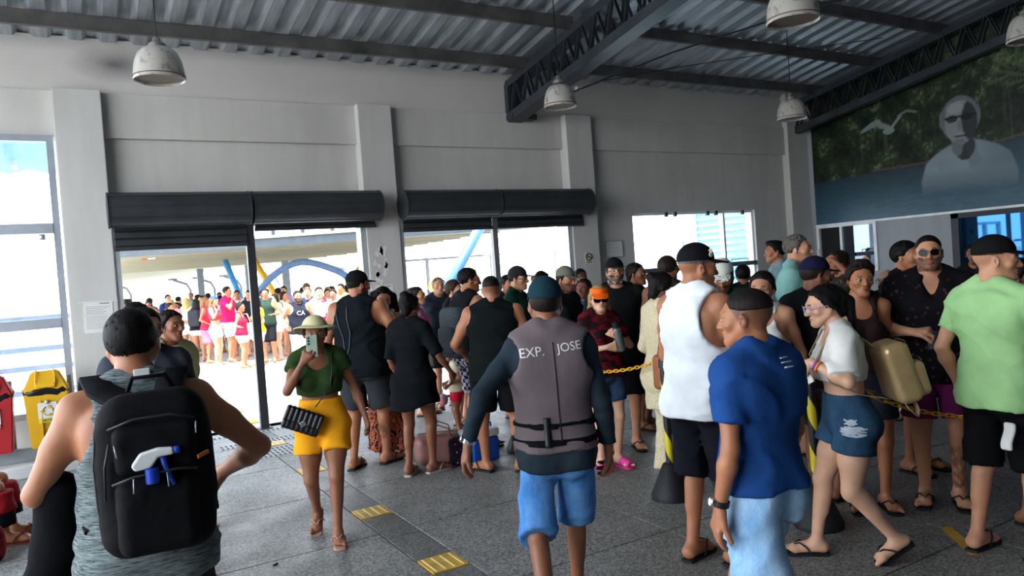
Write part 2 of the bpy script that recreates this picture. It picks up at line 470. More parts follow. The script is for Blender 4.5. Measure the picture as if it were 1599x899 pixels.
for x in (.47, 3.43, 3.98, 6.82):
    m = MB(); m.bbox(x-.035, x+.035, 9.70, 9.80, 0, 2.55, .004); m.build('shutter_guide', plain('guide_pale', '#b7bdbe', .5, .3), wall)

# ------------------------------------------------------------------ right wall with mural, window and glass door
XR = 12.67
wr = empty('wall_right'); wr['kind'] = 'structure'
def rpart(y0, y1, z0, z1, mat=M_WALLR, name='wall_panel', x0=XR, x1=XR+.2):
    return part(x0, x1, y0, y1, z0, z1, mat, name, .003, wr)
rpart(9.62, 9.9, 0, 2.2); rpart(8.40, 9.62, 0, 1.30); rpart(7.02, 8.40, 0, 2.2); rpart(-9, 4.9, 0, 2.2)
rpart(-9, 9.9, 2.2, 7.4)
m = MB(); m.box(XR-.035, XR, -2, 9.62, 2.165, 2.205); m.build('mural_trim', M_WHITEFR, wr)
W3 = empty('window_3'); W3['kind'] = 'structure'
f = MB()
for (y0, y1, z0, z1) in ((8.36, 9.62, 2.13, 2.19), (8.36, 9.66, 1.27, 1.33), (8.36, 8.42, 1.33, 2.13), (9.56, 9.62, 1.33, 2.13), (9.06, 9.11, 1.33, 2.13)): f.box(XR-.03, XR+.06, y0, y1, z0, z1)
f.build('window_frame', M_WHITEFR, W3)
b = MB(); b.box(XR+.02, XR+.028, 8.42, 9.06, 1.33, 2.13); b.build('pane', M_DGLASS, W3)
b = MB(); b.box(XR+.035, XR+.043, 9.11, 9.56, 1.33, 2.13); b.build('dark_board', plain('dark_board', '#0a0a0c', .7), W3)
b = MB(); b.box(XR-.06, XR-.03, 9.57, 9.61, 1.62, 1.72); b.build('window_latch', M_WHITE, W3)
D1 = empty('door_1'); D1['kind'] = 'structure'
f = MB()
for (y0, y1, z0, z1) in ((6.90, 7.02, 0, 2.165), (4.9, 5.0, 0, 2.165), (4.9, 7.02, 2.08, 2.165), (5.70, 5.80, 0, 2.08), (5.0, 6.9, 0, .1)): f.box(XR-.02, XR+.1, y0, y1, z0, z1)
f.build('door_frame', plain('dark_frame', '#2a2c31', .4, .3), D1)
for (y0, y1) in ((5.0, 5.70), (5.80, 6.90)):
    b = MB(); b.box(XR+.03, XR+.04, y0, y1, .1, 2.08); b.build('door_leaf', M_BGLASS, D1)
b = MB(); b.tube([(XR-.05, 5.9, .9), (XR-.05, 5.9, 1.3)], .015, 8); b.build('door_handle', M_CHROME, D1)

# ------------------------------------------------------------------ roof: trapezoidal sheets, purlins, lattice trusses
SL = .164
def roofz(y): return 4.75+SL*(9.67-y)
ceiling = empty('ceiling'); ceiling['kind'] = 'structure'
def sheet(x0, x1, y0, y1, pitch, rise):
    xs = []; zs = []
    x = x0
    while x < x1-.01:
        for dx, z in ((0, 0), (.42, 0), (.58, 1), (.84, 1)): xs.append(x+dx*pitch); zs.append(z*rise)
        x += pitch
    xs.append(x); zs.append(0)
    n = len(xs); V = []
    for (y, dz) in ((y0, 0), (y1, 0), (y0, .006), (y1, .006)):
        V += [(a, y, roofz(y)+z+dz) for a, z in zip(xs, zs)]
    F = [(i, i+1, n+i+1, n+i) for i in range(n-1)]+[(2*n+i, 3*n+i, 3*n+i+1, 2*n+i+1) for i in range(n-1)]
    m = MB(); m.add(V, F); return m.build('roof_sheet', M_SHEET, ceiling)
x = -4.5
while x < 12.6:
    xe = min(x+1.0, 12.7)
    sheet(x, x+1.0, -9, 10.6, 1/3, .055); x += 1.0
for k in range(16):
    y = 9.22-1.2*k
    if y < -9: break
    z = roofz(y)
    for (xa, xb) in ((-4.5, 5.92), (6.08, 12.6)):
        m = MB()
        m.box(xa, xb, y-.006, y+.0, z-.155, z-.01); m.box(xa, xb, y-.006, y+.06, z-.16, z-.152); m.box(xa, xb, y-.006, y+.06, z-.012, z-.004)
        m.box(xa, xb, y+.055, y+.06, z-.16, z-.14)
        m.build('purlin', M_PURL, ceiling)
def truss(X, w, label, y0=9.8, y1=-9, dpt=.50, step=.34):
    o = empty('roof_truss', (X, 9.6, 4.2), 0, label, 'truss', 'lattice roof trusses')
    def P(y, t, dx=0): return (dx, y-9.6, roofz(y)-.17-dpt*t-4.2)
    for t, nm, ww, hh in ((1, 'bottom_chord', w, .13), (.0, 'top_chord', w, .11)):
        m = MB(); m.bar(P(y0, t), P(y1, t), ww, hh); m.build(nm, M_STEEL, o)
    y = y0-.1; k = 0
    while y > y1+1 and k < 34:
        for sx_ in (-1, 1):
            dx = sx_*w*.38
            m = MB(); m.bar(P(y, .93, dx), P(y-step*.45, .05, dx), .012, .05, (1, 0, 0)); m.build('web_bar', M_STEEL, o)
            m = MB(); m.bar(P(y-step*.5, .05, dx), P(y-step, .93, dx), .012, .05, (1, 0, 0)); m.build('web_bar', M_STEEL, o)
        y -= step; k += 1
    m = MB(); m.bar(P(y0-.02, -.02), P(y0-.02, 1.02), w*1.05, .1, (0, 1, 0)); m.build('end_upright', M_STEEL, o)
    return o
truss(6.0, .24, 'dark lattice truss rising over the middle of the hall')
truss(12.40, .16, 'dark lattice truss running beside the painted wall')
m = MB(); m.box(5.86, 6.30, 9.62, 9.85, 4.02, 4.10); m.build('truss_bearing', M_STEEL, wall)
# ------------------------------------------------------------------ figures: signed distance fields meshed with surface nets
def smin(a, b, k):
    if k <= 0: return np.minimum(a, b)
    h = np.maximum(k-np.abs(a-b), 0)
    return np.minimum(a, b)-h*h*(.25/k)
def axis_pts(lo, hi, step, fine):
    out = [lo]; x = lo
    while x < hi:
        s = step
        for a, b, st in fine:
            if a-s*.5 <= x <= b: s = min(s, st)
        x += s; out.append(x)
    return np.array(out, np.float32)
class Field:
    def __init__(s, ax):
        s.ax = ax; s.F = np.full([len(a) for a in ax], .5, np.float32)
    def sub(s, lo, hi):
        sl = tuple(slice(max(0, int(np.searchsorted(a, l))-1), int(np.searchsorted(a, h))+1) for a, l, h in zip(s.ax, lo, hi))
        g = [a[q].reshape([-1 if i == j else 1 for j in range(3)]) for i, (a, q) in enumerate(zip(s.ax, sl))]
        return sl, g
    def put(s, sl, d, k, op='u'):
        if op == 'u': s.F[sl] = smin(s.F[sl], d, k)
        elif op == 's': s.F[sl] = -smin(-s.F[sl], d, k)
        elif op == 'i': s.F[sl] = -smin(-s.F[sl], -d, k)
    def cone(s, a, b, ra, rb, k=.02, flat=None, op='u'):
        a = np.array(a, np.float32); b = np.array(b, np.float32); m = max(ra, rb)+k+.025
        if flat: m = max(ra, rb)*max(1, flat[1])+k+.025
        sl, (X, Y, Z) = s.sub(np.minimum(a, b)-m, np.maximum(a, b)+m)
        d = b-a; L2 = max(float(d@d), 1e-9)
        t = np.clip(((X-a[0])*d[0]+(Y-a[1])*d[1]+(Z-a[2])*d[2])/L2, 0, 1)
        vx = X-a[0]-t*d[0]; vy = Y-a[1]-t*d[1]; vz = Z-a[2]-t*d[2]
        if flat:
            n, f = flat; n = np.array(n, float); n /= np.linalg.norm(n); q = (vx*n[0]+vy*n[1]+vz*n[2])*(1/f-1)
            vx = vx+q*n[0]; vy = vy+q*n[1]; vz = vz+q*n[2]
        D = np.sqrt(vx*vx+vy*vy+vz*vz)-(ra+(rb-ra)*t)
        if flat and flat[1] < 1: D = D*(flat[1]*.5+.5)
        s.put(sl, D, k, op)
    def ell(s, c, r, k=.02, R=None, op='u'):
        c = np.array(c, np.float32); m = max(r)+k+.02
        sl, (X, Y, Z) = s.sub(c-m, c+m)
        x, y, z = X-c[0], Y-c[1], Z-c[2]
        if R is not None:
            x, y, z = (R[0, i]*x+R[1, i]*y+R[2, i]*z for i in range(3))
        k0 = np.sqrt((x/r[0])**2+(y/r[1])**2+(z/r[2])**2); k1 = np.sqrt((x/r[0]**2)**2+(y/r[1]**2)**2+(z/r[2]**2)**2)
        s.put(sl, k0*(k0-1)/np.maximum(k1, 1e-6), k, op)
def snets(F, ax):
    S = F < 0
    n = np.zeros([d-1 for d in F.shape], np.uint8)
    for i in (0, 1):
        for j in (0, 1):
            for k in (0, 1):
                n += S[i:F.shape[0]-1+i, j:F.shape[1]-1+j, k:F.shape[2]-1+k]
    act = (n > 0) & (n < 8)
    I, J, K = np.nonzero(act)
    if len(I) == 0: return None
    idx = np.full(n.shape, -1, np.int32); idx[act] = np.arange(len(I))
    pos = np.zeros((len(I), 3), np.float32); cnt = np.zeros(len(I), np.float32)
    C8 = [(i, j, k) for i in (0, 1) for j in (0, 1) for k in (0, 1)]
    val = {c: F[I+c[0], J+c[1], K+c[2]] for c in C8}
    for c in C8:
        for a in range(3):
            if c[a] == 0:
                e = list(c); e[a] = 1; e = tuple(e)
                fa, fb = val[c], val[e]; m = (fa < 0) != (fb < 0)
                t = np.where(m, fa/np.where(m, fa-fb, 1), 0)
                p = np.tile(np.array(c, np.float32), (len(I), 1)); p[:, a] = t
                pos += p*m[:, None]; cnt += m
    pos /= cnt[:, None]
    W = np.empty_like(pos)
    for q, (ii, a) in enumerate(zip((I, J, K), ax)):
        W[:, q] = a[ii]+pos[:, q]*(a[ii+1]-a[ii])
    Q = []
    for a in range(3):
        b, c = (a+1) % 3, (a+2) % 3
        s0 = [slice(1, -1)]*3; s1 = [slice(1, -1)]*3
        s0[a] = slice(0, -1); s1[a] = slice(1, None)
        x = S[tuple(s0)]; y = S[tuple(s1)]
        E = np.nonzero(x != y)
        ins = x[E]
        o = [E[0]+1, E[1]+1, E[2]+1]; o[a] = E[a]
        def cell(db, dc):
            t = [o[0], o[1], o[2]]; t[b] = t[b]-db; t[c] = t[c]-dc
            return idx[t[0], t[1], t[2]]
        q = np.stack([cell(1, 1), cell(0, 1), cell(0, 0), cell(1, 0)], 1)
        q[~ins] = q[~ins][:, ::-1]
        Q.append(q)
    Q = np.concatenate(Q); Q = Q[(Q >= 0).all(1)]
    return W, Q, (I, J, K)
def fold_noise(X, Y, Z, seed, f=1.0):
    r = np.random.RandomState(seed); d = 0
    wx = .02*np.sin(Z*17*f+r.rand()*6+X*9)+.02*np.sin(Y*13*f+r.rand()*6); 
    for i in range(5):
        v = r.normal(size=3); v[2] = v[2]*1.2+np.sign(v[2])*.5; v /= np.linalg.norm(v)
        w = (16+14*r.rand())*f
        d = d+np.sin(((X+wx)*v[0]+(Y+wx)*v[1]+(Z+wx)*v[2])*w+r.rand()*6.3)
    return np.clip(.75-np.abs(d)*.6+.25*np.sin(d*3), -.35, .85)
def rotm(yaw=0, pitch=0, roll=0):
    """head style rotation: yaw + turns to own left, pitch + looks down, roll + tilts to own left"""
    return np.array(Matrix.Rotation(yaw, 3, 'Z') @ Matrix.Rotation(pitch, 3, 'X') @ Matrix.Rotation(roll, 3, 'Y'))
def unit(v):
    v = np.array(v, float); return v/max(np.linalg.norm(v), 1e-9)
def ik(a, t, l1, l2, hint):
    a = np.array(a, float); t = np.array(t, float); d = t-a; L = np.linalg.norm(d)
    if L > (l1+l2)*.995: t = a+d/L*(l1+l2)*.995; d = t-a; L = np.linalg.norm(d)
    if L < abs(l1-l2)*1.02+.02: t = a+unit(d)*(abs(l1-l2)*1.02+.02); d = t-a; L = np.linalg.norm(d)
    u = d/L; x = (l1*l1-l2*l2+L*L)/(2*L); h = math.sqrt(max(l1*l1-x*x, 0))
    n = np.array(hint, float); n = unit(n-u*(n@u))
    return a+u*x+n*h, t
TZ = np.array([.445, .455, .475, .50, .53, .58, .625, .675, .72, .77, .80, .82, .836, .85])
TM_A = np.array([.02, .072, .090, .097, .097, .090, .085, .090, .099, .103, .100, .083, .052, .03])
TM_B = np.array([.02, .045, .060, .067, .068, .062, .059, .063, .068, .064, .055, .046, .038, .028])
TF_A = np.array([.02, .078, .100, .107, .104, .086, .073, .078, .084, .088, .088, .072, .045, .026])
TF_B = np.array([.02, .048, .064, .070, .068, .057, .052, .056, .059, .056, .048, .041, .034, .025])
SKIN = {}
def skin(tone):
    if tone in SKIN: return SKIN[tone]
    t = NT('skin_'+tone)
    c = srgb({'fair': '#d9a98c', 'light': '#c68f6f', 'tan': '#a96f4e', 'brown': '#8a573c', 'dark': '#5d3a2a', 'pale': '#e2b9a0'}[tone])
    at = t.n('ShaderNodeAttribute', attribute_name='Col')
    nz = t.ramp(t.noise(t.obj(), 9, 4), [(.3, (.88, .85, .84)), (.7, (1.06, 1.04, 1.03))])
    a = t.mix(1, (c[0], c[1], c[2], 1), nz, 'MULTIPLY')
    t.l(t.mix(1, a, at.outputs['Color'], 'MULTIPLY'), t.b.inputs['Base Color'])
    t.b.inputs['Roughness'].default_value = .48; t.b.inputs['Specular IOR Level'].default_value = .4
    t.b.inputs['Sheen Weight'].default_value = .08
    t.bump(t.noise(t.obj(), 90, 3), .06, .003)
    SKIN[tone] = t.m; return t.m
CLOTH = {}
def cloth(col, kind='plain', col2=None, rough=.85):
    key = (col, kind, col2)
    if key in CLOTH: return CLOTH[key]
    t = NT(('cloth_'+kind+'_'+col.strip('#'))[:50]); c = srgb(col); c2 = srgb(col2) if col2 else c; o = t.obj()
    nz = t.noise(o, 5, 4)
    base = t.ramp(nz, [(.3, tuple(x*.86 for x in c[:3])), (.7, tuple(min(1, x*1.1) for x in c[:3]))])
    out = base
    if kind == 'denim':
        n2 = t.noise(t.scaled(o, (2.4, 2.4, 1)), 3.2, 5, .65)
        out = t.ramp(n2, [(.3, c), (.72, c2)])
        w = t.noise(t.scaled(o, (220, 220, 60)), 1, 1); out = t.mix(.25, out, t.ramp(w, [(.35, (.6, .6, .65)), (.65, (1.2, 1.2, 1.2))]), 'MULTIPLY')
    elif kind == 'heather':
        n2 = t.noise(t.scaled(o, (14, 14, 150)), 1.6, 5, .7)
        out = t.ramp(n2, [(.36, c), (.64, c2)])
    elif kind == 'floral':
        v = t.n('ShaderNodeTexVoronoi'); v.inputs['Scale'].default_value = 22; t.l(o, v.inputs['Vector'])
        n2 = t.noise(o, 34, 3)
        ad = t.n('ShaderNodeMath', operation='MULTIPLY_ADD'); t.l(n2, ad.inputs[0]); ad.inputs[1].default_value = .5; t.l(v.outputs['Distance'], ad.inputs[2])
        out = t.mix(t.ramp(ad.outputs[0], [(.42, (1, 1, 1)), (.5, (0, 0, 0))]), base, c2)
    elif kind == 'leaf':
        wv = t.n('ShaderNodeTexWave'); wv.inputs['Scale'].default_value = 7; wv.inputs['Distortion'].default_value = 14; wv.inputs['Detail'].default_value = 2; wv.inputs['Detail Scale'].default_value = 1.6
        t.l(o, wv.inputs['Vector'])
        a = t.ramp(wv.outputs['Fac'], [(.0, srgb('#2a1a18')), (.28, srgb('#2a1a18')), (.34, c), (.6, c2), (.85, c)])
        out = a
    elif kind == 'check':
        ck = t.n('ShaderNodeTexChecker'); ck.inputs['Scale'].default_value = 26; ck.inputs[1].default_value = c; ck.inputs[2].default_value = c2; t.l(o, ck.inputs[0]); out = ck.outputs[0]
    elif kind == 'tiedye':
        n2 = t.noise(t.scaled(o, (1, 1, 2)), 9, 4, .6); out = t.ramp(n2, [(.44, c), (.6, c2)])
    elif kind == 'crochet':
        v = t.n('ShaderNodeTexVoronoi'); v.inputs['Scale'].default_value = 70; t.l(o, v.inputs['Vector'])
        out = t.ramp(v.outputs['Distance'], [(.05, tuple(x*.25 for x in c[:3])), (.3, c)]); t.bump(v.outputs['Distance'], .6, .01)
    elif kind == 'block':
        sx_ = t.n('ShaderNodeSeparateXYZ'); t.l(o, sx_.inputs[0]); out = t.mix(t.ramp(t.noise(o, 4, 2), [(.48, (0, 0, 0)), (.52, (1, 1, 1))]), base, c2)
    elif kind == 'stripe':
        wv = t.n('ShaderNodeTexWave', bands_direction='Z'); wv.inputs['Scale'].default_value = 9; t.l(o, wv.inputs['Vector']); out = t.mix(t.ramp(wv.outputs['Fac'], [(.45, (0, 0, 0)), (.55, (1, 1, 1))]), base, c2)
    t.l(out, t.b.inputs['Base Color'])
    t.b.inputs['Roughness'].default_value = rough; t.b.inputs['Specular IOR Level'].default_value = .10
    if kind != 'crochet':
        cr = t.noise(t.scaled(o, (1, 1, .7)), 16, 4, .6); t.bump(cr, .35, .012)
    CLOTH[key] = t.m; return t.m
HAIRM = {}
def hairm(col):
    if col in HAIRM: return HAIRM[col]
    t = NT('hair_'+col.strip('#')); c = srgb(col); o = t.obj()
    n = t.noise(t.scaled(o, (60, 60, 9)), 1, 4, .6)
    t.l(t.ramp(n, [(.3, tuple(x*.55 for x in c[:3])), (.7, tuple(min(1, x*1.35) for x in c[:3]))]), t.b.inputs['Base Color'])
    t.b.inputs['Roughness'].default_value = .62; t.b.inputs['Specular IOR Level'].default_value = .18
    t.bump(n, .5, .008); HAIRM[col] = t.m; return t.m
M_EYE = plain('eye_white', '#b9aea6', .25, var=.02)
M_IRIS = plain('iris_brown', '#22140d', .15)
M_LENS = glass('sunglass_lens', '#3a3f48', .08, '#08080a')
M_FRAMEB = plain('spectacle_frame', '#1d1c1e', .35)
LODS = {0: (.0135, .0055, .0066), 1: (.017, .0082, .0095), 2: (.034, .018, .034)}
GSTEP = {0: .0125, 1: .0165, 2: .033}
PEOPLE = {}
def make_person(label, x, y, face=180, H=1.7, sex='m', w=1.0, tone='tan', lod=0, lean=(0, 0), twist=0, head=(0, 0, 0),
                arms=None, feet=None, dz=0, hair=None, top=None, bottom=None, hat=None, glasses=None, shoes=('#1a1a1c', 'flip'),
                beard=0, belly=0, bust=None, group=None, hide=None, cat='person', legtat=False, drop=0):
    """one figure: Empty > body, hair, garments, hat, glasses, sandals, eyes.
       own frame: faces -Y, own left is +X. arms/feet are (own right, own left)."""
    base, hres, fres = LODS[lod]
    s = H/1.75
    hs = (.55*s+.45) if H > 1.4 else (.35*s+.58)          # heads vary less than height
    rz = math.atan2(-x, y)+math.radians(face)
    root = empty('person', (x, y, 0), rz, label, cat, group)
    A, B = (TM_A, TM_B) if sex == 'm' else (TF_A, TF_B)
    A = A*(1+(w-1)*.9); B = B*(1+(w-1)*1.15)
    tw = math.radians(twist)
    sole = .018 if shoes else .004
    # ---- legs
    hipx = .052*(1+(w-1)*.5)*H; l1, l2 = .243*H, .238*H; ank = .036*H
    fdef = dict(p=(.055, 0, 0), yaw=8, pitch=0, k=None)
    ft = []
    for i, f in enumerate(feet or ({}, {})):
        q = dict(fdef); q.update(f or {}); ft.append(q)
    hz = .512*H+sole
    for i, f in enumerate(ft):
        sg = -1 if i == 0 else 1
        px, pf, pu = f['p']; h2 = (px*H-hipx)**2+(pf*H)**2
        az = ank+sole+pu*H
        if pu < .02: hz = min(hz, az+math.sqrt(max((.994*(l1+l2))**2-h2, .01)))
    hz -= drop*H
    DZ = hz-(.512*H)
    def cx(z):
        t = np.clip((z-hz)/(.31*H), -.3, 1.25); return lean[0]*H*t
    def cy(z):
        t = np.clip((z-hz)/(.31*H), -.2, 1.25); return -lean[1]*H*np.sign(t)*np.abs(t)**1.2
    def tb(v):                                            # body-space point on the untwisted torso -> posed
        v = np.array(v, float)*H; v[2] += DZ; t = float(np.clip((v[2]-hz)/(.28*H), 0, 1)); a = tw*t
        X, Y = math.cos(a)*v[0]-math.sin(a)*v[1], math.sin(a)*v[0]+math.cos(a)*v[1]
        return np.array([X+float(cx(v[2])), Y+float(cy(v[2])), v[2]])
    legs = []
    for i, f in enumerate(ft):
        sg = -1 if i == 0 else 1
        hip = np.array([sg*hipx, 0, hz]); p = f['p']
        an = np.array([sg*p[0]*H, -p[1]*H, ank+sole+p[2]*H])
        fy = math.radians(f['yaw'])*sg; fd = np.array([math.sin(fy), -math.cos(fy), 0])
        hint = np.array(f['k']) if f['k'] is not None else fd*1.0
        kn, an = ik(hip, an, l1, l2, hint)
        ph = math.radians(f['pitch'])                     # + toes down
        fdir = fd*math.cos(ph)+np.array([0, 0, -math.sin(ph)]); fup = fd*math.sin(ph)+np.array([0, 0, math.cos(ph)])
        legs.append((hip, kn, an, fdir, fup, sg))
    # ---- arms
    shx = (.102 if sex == 'm' else .086)*(1+(w-1)*.6); a1, a2 = .168*H, .142*H
    adef = dict(w=(.035, .015, -.30), e=(.25, -1, 0), n=(-1, 0, 0), c=.35, hd=None, flat=0)
    AR = []
    for i, q in enumerate(arms or ({}, {})):
        d = dict(adef); d.update(q or {}); sg = -1 if i == 0 else 1
        sh = tb((sg*shx, .008, .806))
        ca, sa = math.cos(tw), math.sin(tw)
        def dirv(v):
            vx, vy, vz = sg*v[0], -v[1], v[2]; return np.array([ca*vx-sa*vy, sa*vx+ca*vy, vz])
        wr_ = sh+dirv(d['w'])*H
        el, wr_ = ik(sh, wr_, a1, a2, dirv(d['e']))
        hd = unit(wr_-el) if d['hd'] is None else unit(dirv(d['hd']))
        n = dirv(d['n']); n = unit(n-hd*(n@hd)); side = np.cross(hd, n)*sg
        # side should point to the thumb
        AR.append((sh, el, wr_, hd, n, side, d['c'], sg))
    # ---- head
    nb = tb((0, .012, .835)); hy = [math.radians(v) for v in head]
    R = rotm(hy[0], hy[1], hy[2])
    npivot = tb((0, .002, .872))
    lift = .055*s
    hc = npivot+np.array([0, -.012*s, 0])+R @ np.array([0, -.012, .098])*hs
    def hp(v): return hc+R @ (np.array(v, float)*hs)
    # ---- grid
    pts = [q for L in legs for q in (L[0], L[1], L[2], L[2]+L[3]*.17*H)]+[q for a in AR for q in (a[0], a[1], a[2], a[2]+a[3]*.12*H)]+[hc, tb((.11, 0, .8)), tb((-.11, 0, .8))]
    pts = np.array(pts); m = .13
    lo = pts.min(0)-m; hi = pts.max(0)+m; lo[2] = -.03; hi[2] = hc[2]+.30*hs
    ex = np.array([A.max()*H+.10+abs(lean[0])*H, B.max()*H+.115+abs(lean[1])*H+.02*belly])
    lo[:2] = np.minimum(lo[:2], -ex); hi[:2] = np.maximum(hi[:2], ex)
    if hair and hair.get('pad'): lo -= hair['pad']; hi[:2] += hair['pad']; lo[2] = -.03
    hr = .15*hs
    fine = [[(hc[i]-hr, hc[i]+hr, hres)] for i in range(3)]
    if lod < 2:
        for a in AR:
            c = a[2]+a[3]*.05*H
            for i in range(3): fine[i].append((c[i]-.065*s, c[i]+.065*s, fres))
    ax = [axis_pts(lo[i], hi[i], base, fine[i]) for i in range(3)]
    Zc = ax[2]
    # ---- torso field (without limbs)
    T = Field(ax)
    def torso(Fd, Aa, Bb, off, k=.03, z0=.445, z1=.85, drape=None):
        zlo, zhi = z0*H+DZ-.03, z1*H+DZ+.03
        mx = Aa.max()*H+off+.1
        sl, (X, Y, Z) = Fd.sub((-mx-abs(lean[0])*H, -mx-abs(lean[1])*H-.06, zlo), (mx+abs(lean[0])*H, mx+abs(lean[1])*H+.06, zhi))
        zz = (Z-DZ)/H
        a = np.interp(zz, TZ, Aa)*H+off; b = np.interp(zz, TZ, Bb)*H+off
        if drape:
            a2_, b2_ = drape(zz); a = np.maximum(a, a2_); b = np.maximum(b, b2_)
        t = np.clip((Z-hz)/(.28*H), 0, 1); an = tw*t; ca, sa = np.cos(an), np.sin(an)
        x_ = X-cx(Z); y_ = Y-cy(Z); xr = ca*x_+sa*y_; yr = -sa*x_+ca*y_
        yo = np.interp(zz, [.5, .62, .75, .84], [.006, -.004, .006, .014])*H; yr = yr-yo
        d = (((np.abs(xr)/a)**2.25+(np.abs(yr)/b)**2.25)**(1/2.25)-1)*np.minimum(a, b)
        d = np.maximum(d, np.maximum(z0*H+DZ-Z, Z-z1*H-DZ))
        Fd.put(sl, d, k)
    torso(T, A, B, 0)
    if sex == 'f':
        bs = 1.0 if bust is None else bust
        for sg in (-1, 1): T.ell(tb((sg*.044, -.046*(.6+.4*w), .715)), (.036*bs*H, .036*bs*H, .036*bs*H), .03)
    else:
        for sg in (-1, 1): T.ell(tb((sg*.048, -.040*w, .745)), (.048*H, .028*H*w, .036*H), .03)
        for sg in (-1, 1): T.ell(tb((sg*.055, .045, .76)), (.045*H, .025*H, .06*H), .03)
    if belly: T.ell(tb((0, -.03-.012*belly, .60)), (.075*H*(1+.12*belly), (.045+.02*belly)*H, .075*H), .05)
    for sg in (-1, 1):
        T.ell(np.array([sg*.048*H*(1+(w-1)*.6), .034*H, hz-.012*H]), (.050*H*w, .046*H*w, .056*H), .03)
        T.cone(tb((sg*.025, .014, .858)), tb((sg*.092, .012, .818)), .022*H, .026*H*(.8+.2*w), .03)
    # ---- legs field
    Lg = Field(ax)
    lw = (1+(w-1)*.85)
    fem = sex == 'f'
    for hip, kn, an, fd, fu, sg in legs:
        up_ = hip+np.array([sg*.004*H, .004*H, -.012*H])
        r0 = (.056 if fem else .052)*H*lw
        md = hip*.45+kn*.55
        Lg.cone(up_, md, r0, .043*H*lw, .02); Lg.cone(md, kn, .043*H*lw, .0305*H*(.5+.5*lw), .03)
        cb = kn*.70+an*.30; back = unit(np.cross(np.array([1, 0, 0]), an-kn)); back = back*np.sign(back[1]) if abs(back[1]) > .05 else np.array([0, 1, 0])
        Lg.cone(kn, an, .0275*H*(.5+.5*lw), .0185*H*(.7+.3*lw), .025)
        Lg.cone(cb+back*.012*H+(kn-cb)*.45, cb+back*.010*H+(an-cb)*.25, .0255*H*(.5+.5*lw), .021*H, .03)
        Lg.ell(kn+np.cross(unit(an-kn), np.array([1, 0, 0]))*0-back*.012*H, (.022*H, .02*H, .026*H), .02)
        # foot
        sd = np.cross(fd, fu)
        heel = an-fu*(ank-.020*H)-fd*.022*H; ball = an-fu*(ank-.0125*H)+fd*.078*H
        Lg.cone(an-fd*.004*H, heel, .0205*H, .019*H, .02)
        Lg.cone(an+fd*.012*H-fu*.006*H, ball+fu*.004*H, .019*H, .014*H, .025)
        Lg.cone(heel, ball, .0175*H, .016*H, .02, (sd, 1.35))
        Lg.cone(ball-sd*.014*H, ball+sd*.016*H, .0125*H, .0115*H, .015)
        if lod < 2:
            for t in range(5):
                o_ = (.020-.0105*t)*-1*sg                      # big toe towards the middle line
                st = ball+sd*(-o_*H if False else (sg*-1)*(-.020+.0105*t)*H*-1)
                L_ = (.034-.0045*t)*H; r_ = (.0095 if t == 0 else .0066-.0003*t)*H
                Lg.cone(st+fd*.004*H, st+fd*L_-fu*.003*H, r_, r_*.9, .006)
        else:
            Lg.cone(ball, ball+fd*.025*H, .011*H, .009*H, .01, (sd, 1.8))
    # ---- arms field
    Ar = Field(ax); aw = 1+(w-1)*.7; ms = 1.0 if not fem else .84
    for sh, el, wr_, hd, n, sd, cu, sg in AR:
        Ar.ell(sh+np.array([0, 0, .002*H]), (.0315*H*aw*ms, .0330*H*aw*ms, .036*H*aw*ms), .03)
        m1 = sh*.55+el*.45
        Ar.cone(sh, m1, .0300*H*aw*ms, .0275*H*aw*ms, .02); Ar.cone(m1, el, .0270*H*aw*ms, .0205*H*aw*ms, .02)
        m2 = el*.7+wr_*.3
        Ar.cone(el, m2, .0205*H*aw*ms, .0235*H*aw*ms, .02); Ar.cone(m2, wr_, .0235*H*aw*ms, .0145*H*ms, .02)
        ks = .9 if fem else 1.0
        kk = wr_+hd*.056*H*ks
        if lod == 2:
            Ar.cone(wr_, kk, .014*H, .017*H, .012, (n, .55)); Ar.cone(kk, kk+unit(hd+n*cu)*.04*H, .015*H, .010*H, .01, (n, .55))
            Ar.cone(wr_+hd*.012*H+sd*.008*H, wr_+hd*.045*H+sd*.026*H+n*.008*H, .007*H, .005*H, .008)
            continue
        Ar.cone(wr_-hd*.004*H, wr_+hd*.012*H, .0150*H*ms, .0150*H*ms, .012, (n, .75))
        for q in (-1, 0, 1):
            Ar.cone(wr_+hd*.014*H+sd*q*.0075*H, kk+sd*q*.0150*H-hd*.004*H, .0112*H*ks, .0102*H*ks, .010, (n, .82))
        Ar.cone(wr_+hd*.010*H+sd*.010*H+n*.004*H, wr_+hd*.036*H+sd*.024*H+n*.008*H, .0105*H*ks, .0085*H*ks, .010)
        tp = wr_+hd*.036*H+sd*.024*H+n*.008*H; td = unit(hd*.85+sd*.45+n*(.35+.4*cu))
        t2 = tp+td*.021*H; Ar.cone(tp, t2, .0078*H*ks, .0068*H*ks, .006)
        Ar.cone(t2, t2+unit(td+n*.5*cu-sd*.25)*.017*H, .0066*H*ks, .0056*H*ks, .004)
        for q in range(4):
            of = (.0215-.0143*q)
            p0 = kk+sd*of*H-hd*(.003+.002*abs(q-1))*H; Ls = np.array([.0235, .0165, .0125])*H*ks*(.95, 1.05, 1.0, .8)[q]
            ang = 0; spread = sd*(.10-.066*q)
            c_ = cu*(1+.12*q)
            for j in range(3):
                ang += (.75, 1.0, .75)[j]*c_*1.25
                dd = unit((hd+spread*(1-min(1, ang)))*math.cos(ang)+n*math.sin(ang))
                p1 = p0+dd*Ls[j]
                Ar.cone(p0, p1, (.0072-.0006*j)*H*ks*(1 if q < 3 else .88), (.0067-.0007*j)*H*ks*(1 if q < 3 else .88), .004)
                p0 = p1
    # ---- head field
    Hd = Field(ax)
    Rh = R
